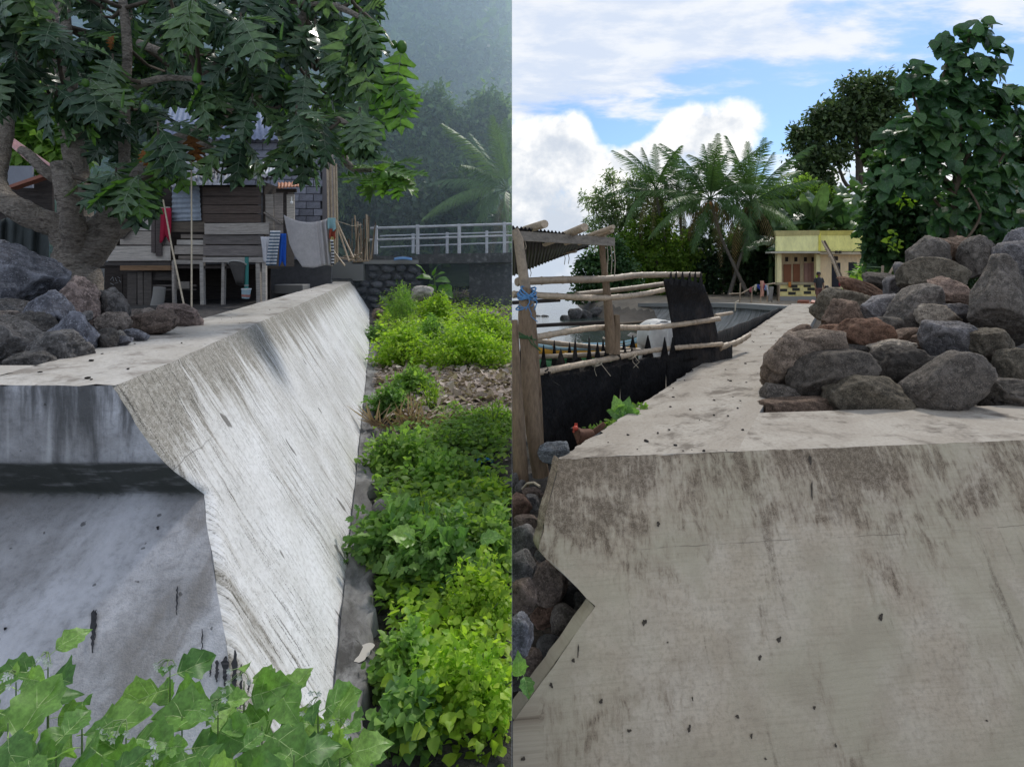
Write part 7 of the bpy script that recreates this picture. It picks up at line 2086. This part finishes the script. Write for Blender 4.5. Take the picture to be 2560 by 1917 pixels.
for (x, y, rx, ry, n) in ((2440, 75, 28, 35, 16), (2385, 110, 30, 40, 20), (2480, 140, 26, 50, 22), (2420, 180, 50, 50, 44), (2290, 190, 32, 40, 22), (2350, 230, 60, 50, 52), (2450, 260, 60, 60, 60), (2262, 225, 18, 20, 5), (2320, 320, 70, 60, 70), (2420, 350, 80, 70, 85), (2510, 250, 40, 50, 34),
                         (2540, 330, 40, 60, 34), (2260, 340, 50, 50, 40), (2330, 430, 70, 60, 60), (2470, 450, 80, 70, 70), (2250, 450, 50, 50, 36), (2400, 520, 90, 60, 60), (2530, 520, 50, 80, 40)):
    bb = pxblobs([(x, y, rx, ry)], DG)
    Cp, u = blob_points(rg, bb, int(n * 1.55), .35)
    for c, uu in zip(Cp, u):
        dr = Vector((uu[0] * .5 + rp.uniform(-.5, .5), uu[1] * .3 + rp.uniform(-.5, .1), rp.uniform(-1.1, .15)))
        nm = Vector((uu[0] * .5 + rp.uniform(-.6, .6), -.9 + rp.uniform(-.4, .5), .7 + rp.uniform(-.3, .4)))
        LG.add(rp.choice(HEL), leaf_matrix(Vector(c), dr, nm, rp.uniform(.19, .31)))
LG.items.append((HEL[0], leaf_matrix(P(2265, 228, DG - .5), (-.2, -.2, .9), (.1, -1, .2), .26)))
LG.items.append((HEL[0], leaf_matrix(P(2440, 85, DG - .4), (.2, -.2, .9), (.1, -1, .2), .27)))
LG.flush(key=lambda a: a[1].translation.y)
grove('dense dark shrub with cut leaves left of the big leaved tree', [(2250, 470, 62, 60), (2215, 530, 45, 56), (2290, 540, 70, 70), (2225, 610, 44, 46), (2310, 620, 80, 50), (2175, 560, 20, 36), (2235, 410, 46, 36), (2190, 620, 18, 30)], 14, M['shrub_leaf'], 7000, .20, 63, 2260, 690, 'tooth', 'shrub', 'shrub', (5, 4, 3), 5, .4, None)
grove('dark shrubs at the right edge under the big leaved tree', [(2440, 560, 90, 70), (2530, 480, 60, 90), (2380, 610, 80, 50), (2500, 600, 80, 60), (2540, 380, 40, 80)], 13.5, M['grove_dark'], 7000, .20, 64, 2450, 690, 'heart', 'shrub', 'shrub', (5, 4, 3), 5, .4, None)
foliage('lime_sprigs', M['lime_leaf'], pxblobs([(2235, 605, 18, 24), (2265, 500, 20, 20), (2300, 290, 12, 12), (2480, 400, 10, 10), (2140, 690, 10, 14)], 12.5), 70, .11, 'heart', 66, 1, label='few bright young leaves among the dark shrubs', cat='leaves', kind='stuff')
foliage('undergrowth', M['weed_dark'], pxblobs([(2180, 690, 40, 40), (2220, 660, 40, 40), (2140, 720, 24, 20)], 16), 1500, .22, 'slim', 67, 1, label='weeds between the yellow house and the boulders', cat='weeds', kind='stuff')
# small leafy plant behind the wall edge and the single leaf low at the corner
pl_ = empty('young_plant', P(1560, 1075, 4.5), 'small plant with lobed bright green leaves against the black sheet', 'plant')
LP = LeafSet(pl_, 60, 1)
for (x, y, dx_, dz_, s_) in ((1555, 1040, -.7, .4, .15), (1560, 1045, .2, .9, .19), (1560, 1040, .8, .3, .17), (1550, 1060, -.9, -.2, .13), (1570, 1060, .5, -.1, .14), (1545, 1070, -.4, -.5, .11), (1575, 1050, .9, .6, .13), (1548, 1030, -.2, .8, .16)):
    LP.add(rp.choice(SOL), leaf_matrix(P(x, y, 4.45), (dx_, -.3, dz_), (0, -1, .5), s_ * .8))
LP.flush()
tubes('stem', M['stem'], [([P(1565, 1110, 4.5), P(1560, 1040, 4.45)], [.008, .005])], pl_, 1)
foliage('creeping_weed', M['weed_leaf'], pxblobs([(1495, 1075, 26, 12), (1600, 1020, 22, 8), (1530, 1062, 20, 12)], 4.6), 260, .035, 'oval', 68, 1, label='low creeping weed between the wall and the black sheet', cat='weed', kind='stuff')
sp_ = empty('seedling', P(1292, 1690, 2.4), 'single bright green leaf cut by the seam, low beside the stones', 'plant')
LP = LeafSet(sp_, 10, 0)
LP.items.append((SOL[1], leaf_matrix(P(1296, 1690, 2.4), (.1, -.3, .9), (.3, -1, .8), .09))); LP.items.append((SOL[0], leaf_matrix(P(1310, 1690, 2.42), (.2, -.5, -.4), (.2, -.6, 1), .08))); LP.flush()

# ------------------------------------------------------------------ weeds on the left bank
def weed(label, px, py, rx, ry, d, mt, n, size, tmpl, sd, name='weed_bush', cat='weed', stems=9, droop=.2, up=.9, clump=5, kind=None, shell=.25, ydepth=1.0, group='weeds on the left bank'):
    base_z = z_left(P(px, py, d).x, d)
    t = empty(name, (P(px, py, d).x, d, base_z), label, cat, group)
    bl_ = pxblobs([(px, py, rx, ry), (px - rx * .45, py + ry * .3, rx * .6, ry * .65), (px + rx * .45, py + ry * .25, rx * .6, ry * .7), (px + rx * .1, py - ry * .45, rx * .5, ry * .55)], d, ydepth)
    bl_ = [(b[0], b[1], max(b[2], base_z + b[5] * .75), *b[3:]) for b in bl_]
    foliage('foliage', mt, bl_, n, size, tmpl, sd, -1, droop, up, shell, .4, parent=t, clump=clump)
    rs = rng(sd + 5); pts, u = blob_points(rs, bl_, stems, .6)
    c0 = Vector((P(px, py, d).x, d, base_z))
    tubes('stem', M['stem'], [([c0 + Vector((rs.uniform(-.3, .3) * S(rx, d), rs.uniform(-.3, .3) * S(rx, d), -.02)), (c0 + Vector(p)) / 2 + Vector((0, 0, .03)), Vector(p)], [.010 + .002 * d / 4, .006, .003]) for p in pts], t, -1, 5, 0)
    return t
LM, WM, WD = M['lime_leaf'], M['weed_leaf'], M['weed_dark']
weed('broad bright lime green weed patch at the seam, beyond the dry litter', 1160, 880, 130, 66, 9.0, LM, 6500, .055, 'oval', 71, stems=20)
weed('bright lime green weeds at the back, in front of the bridge bank', 1200, 830, 100, 50, 11.0, LM, 4500, .06, 'oval', 72, stems=14)
weed('lime green weed clump beside the left wall foot, below the broken post', 1010, 880, 72, 60, 9.5, LM, 4200, .055, 'oval', 73, stems=14)
weed('mid green weed clump between the two lime ones', 1075, 850, 46, 60, 10.2, WM, 2600, .06, 'oval', 74)
weed('tall feathery bright weed by the abutment corner', 1000, 755, 40, 46, 13.5, WM, 2200, .07, 'slim', 75)
weed('small dark weed at the wall foot, far end', 940, 838, 30, 22, 12.5, WD, 900, .06, 'oval', 76)
weed('lime weed in front of the bridge opening', 1090, 770, 40, 36, 14.0, LM, 1700, .07, 'oval', 77)
weed('green weed clump in the dry litter, with pale leaf tips', 1030, 965, 52, 44, 7.0, WM, 1600, .06, 'tooth', 78)
weed('low dull green weeds left of the dry litter', 975, 1000, 44, 34, 6.4, WD, 1100, .05, 'oval', 79)
weed('fine green ground weed at the seam, below the dry litter', 1220, 1105, 90, 36, 5.8, WM, 3200, .035, 'oval', 80, stems=16)
weed('small green weed in the middle of the litter edge', 1130, 1035, 46, 26, 6.1, WM, 800, .035, 'oval', 81)
weed('leafy weed bush against the wall footing, half way along', 1000, 1175, 84, 62, 4.6, WM, 1800, .055, 'oval', 82, stems=16)
weed('weed bush with yellow-green tips right of the half way bush', 1105, 1225, 74, 52, 4.3, WM, 1600, .045, 'oval', 83, stems=14)
weed('trailing weed on the dark gravel at the seam', 1225, 1255, 44, 30, 4.1, LM, 260, .045, 'oval', 84)
weed('dense dark weed bush with cut leaves, nearest the footing', 985, 1440, 96, 92, 3.15, WD, 2400, .055, 'tooth', 85, stems=18)
weed('dense weed bush with cut leaves in the lower middle of the bank', 1100, 1470, 100, 100, 3.0, WD, 2600, .052, 'tooth', 86, stems=18)
weed('weed bush at the seam, above the bright vine', 1225, 1420, 60, 90, 3.1, WM, 1300, .05, 'tooth', 87, stems=12)
weed('bright lime vine with round leaves at the seam', 1205, 1620, 84, 130, 2.6, LM, 1250, .027, 'heart', 88, stems=18)
weed('green vine with round leaves beside the footing near the bottom', 1010, 1700, 70, 90, 2.25, WM, 1300, .030, 'heart', 89, stems=14)
weed('bright lime vine in the bottom right corner of the left bank', 1190, 1830, 110, 130, 2.1, LM, 1700, .026, 'heart', 90, stems=22)
weed('green weed at the bottom, right of the nightshade', 1030, 1850, 80, 80, 2.0, WD, 600, .036, 'heart', 91, stems=12)
weed('wispy upright weed over the litter, near the wall footing', 1080, 1000, 34, 60, 6.4, LM, 420, .05, 'slim', 101, stems=14, shell=.05)
weed('wispy upright weed at the seam, above the blue scrap', 1235, 1090, 34, 56, 5.6, LM, 420, .05, 'slim', 102, stems=14, shell=.05)
weed('wispy pale weed between the two near weed bushes', 1060, 1340, 40, 70, 3.5, LM, 420, .036, 'slim', 103, stems=16, shell=.05)
# seed spikes of the lime vine
def spikes(px, py, rx, ry, d, n, sd):
    r_ = rng(sd); mb = MB()
    for k in range(n):
        x = px + r_.uniform(-rx, rx); y = py + r_.uniform(-ry, ry); a = P(x, y, d + r_.uniform(-.15, .15)); dr = Vector((r_.uniform(-.4, .4), r_.uniform(-.3, .3), 1)).normalized()
        L = S(40, d) * r_.uniform(.6, 1.2)
        if a.x > -.02: continue
        for j in range(14):
            p = a + dr * (L * j / 13) + Vector(r_.normal(size=3)) * .004
            s_ = .0055
            if p.x + s_ > -.0005: continue
            mb.add([p + Vector((s_, 0, 0)), p + Vector((0, -s_, 0)), p + Vector((-s_, 0, 0)), p + Vector((0, s_, 0)), p + Vector((0, 0, s_)), p - Vector((0, 0, s_))], [(0, 1, 4), (1, 2, 4), (2, 3, 4), (3, 0, 4), (1, 0, 5), (2, 1, 5), (3, 2, 5), (0, 3, 5)])
    return mb
for args in ((1200, 1600, 80, 130, 2.5, 44, 1), (1190, 1800, 90, 110, 2.05, 44, 2), (1060, 1700, 60, 60, 2.2, 8, 3)):
    spikes(*args).build('seed_spikes', M['lime_leaf'], None, label='yellow-green seed spikes of the vine', cat='seed heads', kind='stuff')
# big leaved young plant near the abutment, big leaves on the near bush
by = empty('broad_leaf_plant', P(1085, 760, 16.5), 'young plant with very large bright leaves by the bridge abutment', 'plant')
LB = LeafSet(by, 60, -1)
for (x, y, dx_, dz_, s_) in ((1075, 695, -.6, .2, .42), (1090, 690, .5, .4, .36), (1060, 680, -.3, .7, .34), (1105, 720, .8, -.4, .46), (1110, 715, .3, -1, .44), (1080, 715, -.3, -.8, .36), (1095, 700, 1, .1, .40), (1085, 685, .1, .9, .26)):
    LB.add(rp.choice(HEL), leaf_matrix(P(x, y, 16.4), (dx_, -.5, dz_), (0, -.5, 1), s_))
for me_ in list({i[0] for i in LB.items}):
    pass
HEL2 = [detailed_leaf('leaf', HE_HALF, HE_VEIN, [M['breadfruit_young'], M['leaf_vein']], .3, .2, .015, .007, .3, 70 + k) for k in range(2)]
LB.items = [(HEL2[i % 2], m_) for i, (a, m_) in enumerate(LB.items)]
LB.flush()
tubes('stem', M['stem'], [([P(1090, 770, 16.6), P(1088, 720, 16.5), P(1085, 690, 16.4)], [.02, .016, .01])], by, -1)
nb = empty('nightshade_plant', P(1110, 1480, 3.0), 'nightshade plant with large lobed leaves standing over the dense weed bushes', 'plant')
LB = LeafSet(nb, 60, -1)
for (x, y, dx_, dz_, s_) in ((1040, 1350, -.8, .5, .15), (1060, 1340, .6, .5, .14), (1130, 1370, -.3, .9, .15), (1150, 1360, .2, .8, .12), (1170, 1400, .7, -.4, .17), (1190, 1420, .9, -.5, .14), (1090, 1400, -.9, -.2, .15), (1060, 1410, .5, -.3, .13), (1200, 1350, .8, .6, .11), (1120, 1440, -.2, -.8, .14), (1010, 1400, -.8, 0, .12)):
    LB.add(rp.choice(SOL), leaf_matrix(P(x, y, 2.9), (dx_, -.4, dz_), (0, -.6, 1), s_))
LB.flush(); tubes('stem', M['stem'], [([P(1125, 1560, 3.0), P(1120, 1460, 2.95), P(1130, 1370, 2.9)], [.008, .007, .004]), ([P(1120, 1470, 2.95), P(1050, 1360, 2.9)], [.006, .004]), ([P(1120, 1450, 2.95), P(1180, 1400, 2.9)], [.006, .004])], nb, -1)

# ------------------------------------------------------------------ nightshade in the foreground
rf = random.Random(8)
NS = ((40, 1690, 1.24), (120, 1640, 1.30), (205, 1765, 1.18), (20, 1790, 1.08), (315, 1810, 1.14), (425, 1660, 1.36), (455, 1775, 1.22), (545, 1760, 1.24), (610, 1690, 1.40), (705, 1700, 1.42), (655, 1800, 1.24), (795, 1750, 1.36), (850, 1810, 1.32), (385, 1870, 1.08), (140, 1860, 1.02),
      (255, 1890, 1.0), (500, 1885, 1.08), (735, 1870, 1.18), (70, 1895, .96), (900, 1890, 1.34), (590, 1885, 1.10))
order_ = {}
for row in (True, False):
    for j, q in enumerate(sorted([a for a in NS if (a[2] >= 1.2) == row])): order_[q] = (row, j)
for k, (x, y, d) in enumerate(NS):
    c = P(x, y, d)
    row, j = order_[(x, y, d)]
    t = empty('nightshade_plant', (c.x, c.y + .02, .02), ORD[j] + (' light green nightshade from the left in the row nearest the wall' if row else ' light green nightshade from the left in the lowest, nearest row'), 'plant', 'nightshade plants in the left foreground')
    tubes('stem', M['stem'], [([Vector((c.x + rf.uniform(-.03, .03), c.y + .02, .02)), (c + Vector((c.x, c.y, .1))) / 2, c + Vector((0, 0, -.012))], [.007, .0045, .0012])], t, -1, 6, 0)
    L_ = LeafSet(t, 40, -1)
    n = rf.randint(6, 8)
    for j in range(n):
        a = j * 2.4 + k
        h = -.028 * j
        e = rf.uniform(-.15, .45) if j < 5 else rf.uniform(-.5, .15)
        dr = Vector((math.cos(a) * math.cos(e), math.sin(a) * math.cos(e) * .8 - .15, math.sin(e)))
        sz = rf.uniform(.062, .118) * (.6 if j == 0 else 1)
        nm = Vector((rf.uniform(-.6, .6), -.75 + rf.uniform(-.5, .5), 1))
        L_.add(rf.choice(SOL), leaf_matrix(c + Vector((0, 0, h)) + dr * .02, dr, nm, sz))
    L_.flush()
    if k in (0, 1, 4, 5, 7, 8, 11, 12, 13):
        for q in range(5):
            p = c + Vector((rf.uniform(-.03, .03), rf.uniform(-.04, -.01), rf.uniform(-.005, .035)))
            mb = MB()
            mb.tube([c + Vector((0, 0, .01)), (c + p) / 2 + Vector((0, 0, .012)), p], [.0012, .001, .001], 4)
            mb.cur = 1
            for m5 in range(5):
                a = m5 * 1.2566 + q; e = Vector((math.cos(a), -.4, math.sin(a))) * .008
                s2 = Vector((-math.sin(a), 0, math.cos(a))) * .0025
                mb.add([p, p + e * .6 + s2, p + e, p + e * .6 - s2], [(0, 1, 2, 3)])
            mb.build('flower', [M['stem'], M['flower']], t)

# ------------------------------------------------------------------ litter on the left bank
def litter(name, label, mat, px, py, rx, ry, n, size, sd, tmpl='rhomb', lift=.03, **kw):
    r_ = rng(sd); C = []
    while len(C) < n:
        x = px + r_.normal() * rx * .5; y = py + r_.normal() * ry * .5
        if abs(x - px) > rx or abs(y - py) > ry or y < HY + 40: continue
        d = F * H / (y - HY) ; X = (x - CX) / F * d
        if X > -.01 or X < left_toe(d) + .1: continue
        C.append((X, d, z_left(X, d) + r_.uniform(0.005, lift)))
    C = np.array(C); D = r_.normal(size=(n, 3)) * [1, 1, .35]; N = r_.normal(size=(n, 3)) * .45 + [0, 0, 1]
    V, Fa = leaves_arr(C, D, N, size * r_.uniform(.5, 1.5, n), tmpl); clampx(V, -1)
    return link(name, np_mesh(name, V, Fa, mat, False), None, label=label, kind='stuff', **kw)
litter('leaf_litter', 'heap of pale dry leaves and husks on the bank', M['dry_leaf'], 1150, 985, 170, 85, 7000, .10, 1, 'oval', .16, cat='dry leaves')
litter('leaf_litter', 'dry litter along the wall foot', M['dry_leaf'], 955, 960, 60, 60, 700, .09, 2, 'oval', .06, cat='dry leaves')
litter('leaf_litter', 'dry leaves scattered on the gravel', M['dry_leaf'], 1100, 1130, 180, 200, 900, .05, 3, 'oval', .03, cat='dry leaves')
litter('leaf_litter', 'dry debris on the bank beyond the bridge weeds', M['dry_leaf'], 1180, 770, 110, 40, 1500, .22, 5, 'slim', .12, cat='dry leaves')
litter('ground_cover', 'low bright green creepers covering the bank', M['weed_leaf'], 1090, 1300, 210, 280, 3600, .05, 21, 'heart', .14, cat='ground cover')
litter('ground_cover', 'low lime green creepers near the seam', M['lime_leaf'], 1150, 1500, 190, 420, 3200, .038, 22, 'heart', .16, cat='ground cover')
litter('ground_cover', 'lime green weeds spreading towards the bridge', M['lime_leaf'], 1090, 835, 230, 75, 8000, .075, 23, 'oval', .45, cat='ground cover')
litter('ground_cover', 'green weeds spreading below the dry litter', M['weed_leaf'], 1170, 1110, 160, 36, 1500, .045, 24, 'oval', .22, cat='ground cover')
litter('gravel', 'dark gravel and small stones on the bank', M['fill'], 1150, 1400, 180, 420, 2600, .025, 4, 'oval', .015, cat='gravel')
def dry_fronds(px, py, d, n, sd):
    r_ = rng(sd); mb = MB()
    for k in range(n):
        c = P(px + r_.uniform(-60, 60), py + r_.uniform(-12, 12), d); a = r_.uniform(-1.2, 1.2)
        dr = Vector((math.sin(a), r_.uniform(-.3, .3), abs(math.cos(a)) * r_.uniform(.3, 1))).normalized(); L = r_.uniform(.15, .32); w_ = Vector((.009, 0, .005))
        mb.add([c - w_, c + w_, c + dr * L * .6 + w_ + Vector((0, -.02, 0)), c + dr * L * .6 - w_, c + dr * L], [(0, 1, 2, 3), (3, 2, 4)])
    return mb.build('dry_fronds', M['straw'], None, label='dry straw coloured frond tips by the wall footing', cat='dry frond', kind='stuff')
dry_fronds(985, 1065, 5.6, 46, 1); dry_fronds(1070, 1060, 5.7, 26, 2)
def scrap(label, px, py, w_, h_, d, col, sd, cat='litter'):
    r_ = rng(sd); c = P(px, py, d)
    mb = MB(); ph = r_.uniform(0, 6)
    mb.sheet(lambda u, v: c + Vector(((u - .5) * S(w_, d), (v - .5) * S(h_, d) * 2.2, .02 + .02 * math.sin(u * 7 + ph) + .015 * math.sin(v * 9 + u * 4))), 10, 6, .003)
    mb.v = [(min(v[0], -.0002), v[1], v[2]) for v in mb.v]
    set_props(mb.build('scrap', M['painted'], None, color=col), label, cat)
scrap('crumpled blue plastic scrap on the gravel near the seam', 1213, 1156, 40, 14, 4.85, (0.05, 0.22, 0.55), 1)
scrap('white paper scrap on the gravel below the weed bushes', 1190, 1302, 50, 12, 3.75, (0.62, 0.62, 0.62), 2)
scrap('small white scrap in the lime vine by the seam', 1232, 1540, 14, 14, 2.6, (0.7, 0.72, 0.75), 3)
for k, (px, py, w_, h_, d, col, lab) in enumerate(((1208, 1210, 44, 22, 4.4, 'grey', 'grey flat rock on the gravel near the seam'), (1268, 1215, 40, 30, 4.4, 'slate', 'dark rock cut by the seam on the gravel'), (960, 1290, 60, 90, 3.7, 'grey', 'grey rock set in the wall footing'), (1060, 1640, 80, 50, 2.45, 'slate', 'blue-grey flat rock under the near weed bush'), (1056, 735, 54, 40, 15.5, 'pale', 'capped broken concrete post among the weeds'),
                                                  (1240, 1690, 50, 50, 2.3, 'dark', 'dark rock behind the lime vine'), (945, 785, 30, 26, 15, 'brown', 'reddish rock at the far foot of the left wall'), (960, 770, 26, 20, 16, 'dark', 'dark rock by the abutment foot'), (1160, 800, 40, 20, 14, 'grey', 'grey rock in front of the bridge opening'), (1220, 785, 50, 22, 15, 'tan', 'flat tan rock under the bridge'), (1000, 1560, 70, 60, 2.7, 'dark', 'dark rock in shade beside the footing'))):
    place_boulder(px, py, w_, h_, d, col, lab, 'rocks on the left bank', 600 + k, 1.0, 0, .08, 9, name='rock', side=-1, cat='rock')
for k, (px, py, ax, ay, n) in enumerate(((900, 1640, 34, 22, 40), (800, 1850, 50, 40, 40))):
    d = F * (H - .05) / (py - HY); c = Vector(((px - CX) / F * d, d, .062))
    blotch('mortar_splash', c, Vector((S(ax, d), 0, 0)), Vector((0, S(ay, d) * 1.3, 0)), n, M['top_left'], LW, 1, k, .4, Vector((0, 0, .004)))

# ------------------------------------------------------------------ haze added over the left half, also standing in for lens veil
def haze():
    m, t = new_mat('veil_haze')
    v = t.new('ShaderNodeVolumePrincipled')
    v.inputs['Color'].default_value = (0.70, 0.87, 1.0, 1)
    v.inputs['Density'].default_value = 0.0150
    v.inputs['Anisotropy'].default_value = 0.35
    t.out(None, v.outputs[0])
    mb = MB(); mb.box((-50.0005, 53.75, 26.5), (100, 72.5, 59))
    o = mb.build('haze', m, None, kind='stuff')
    o.visible_shadow = True
    return o
haze()
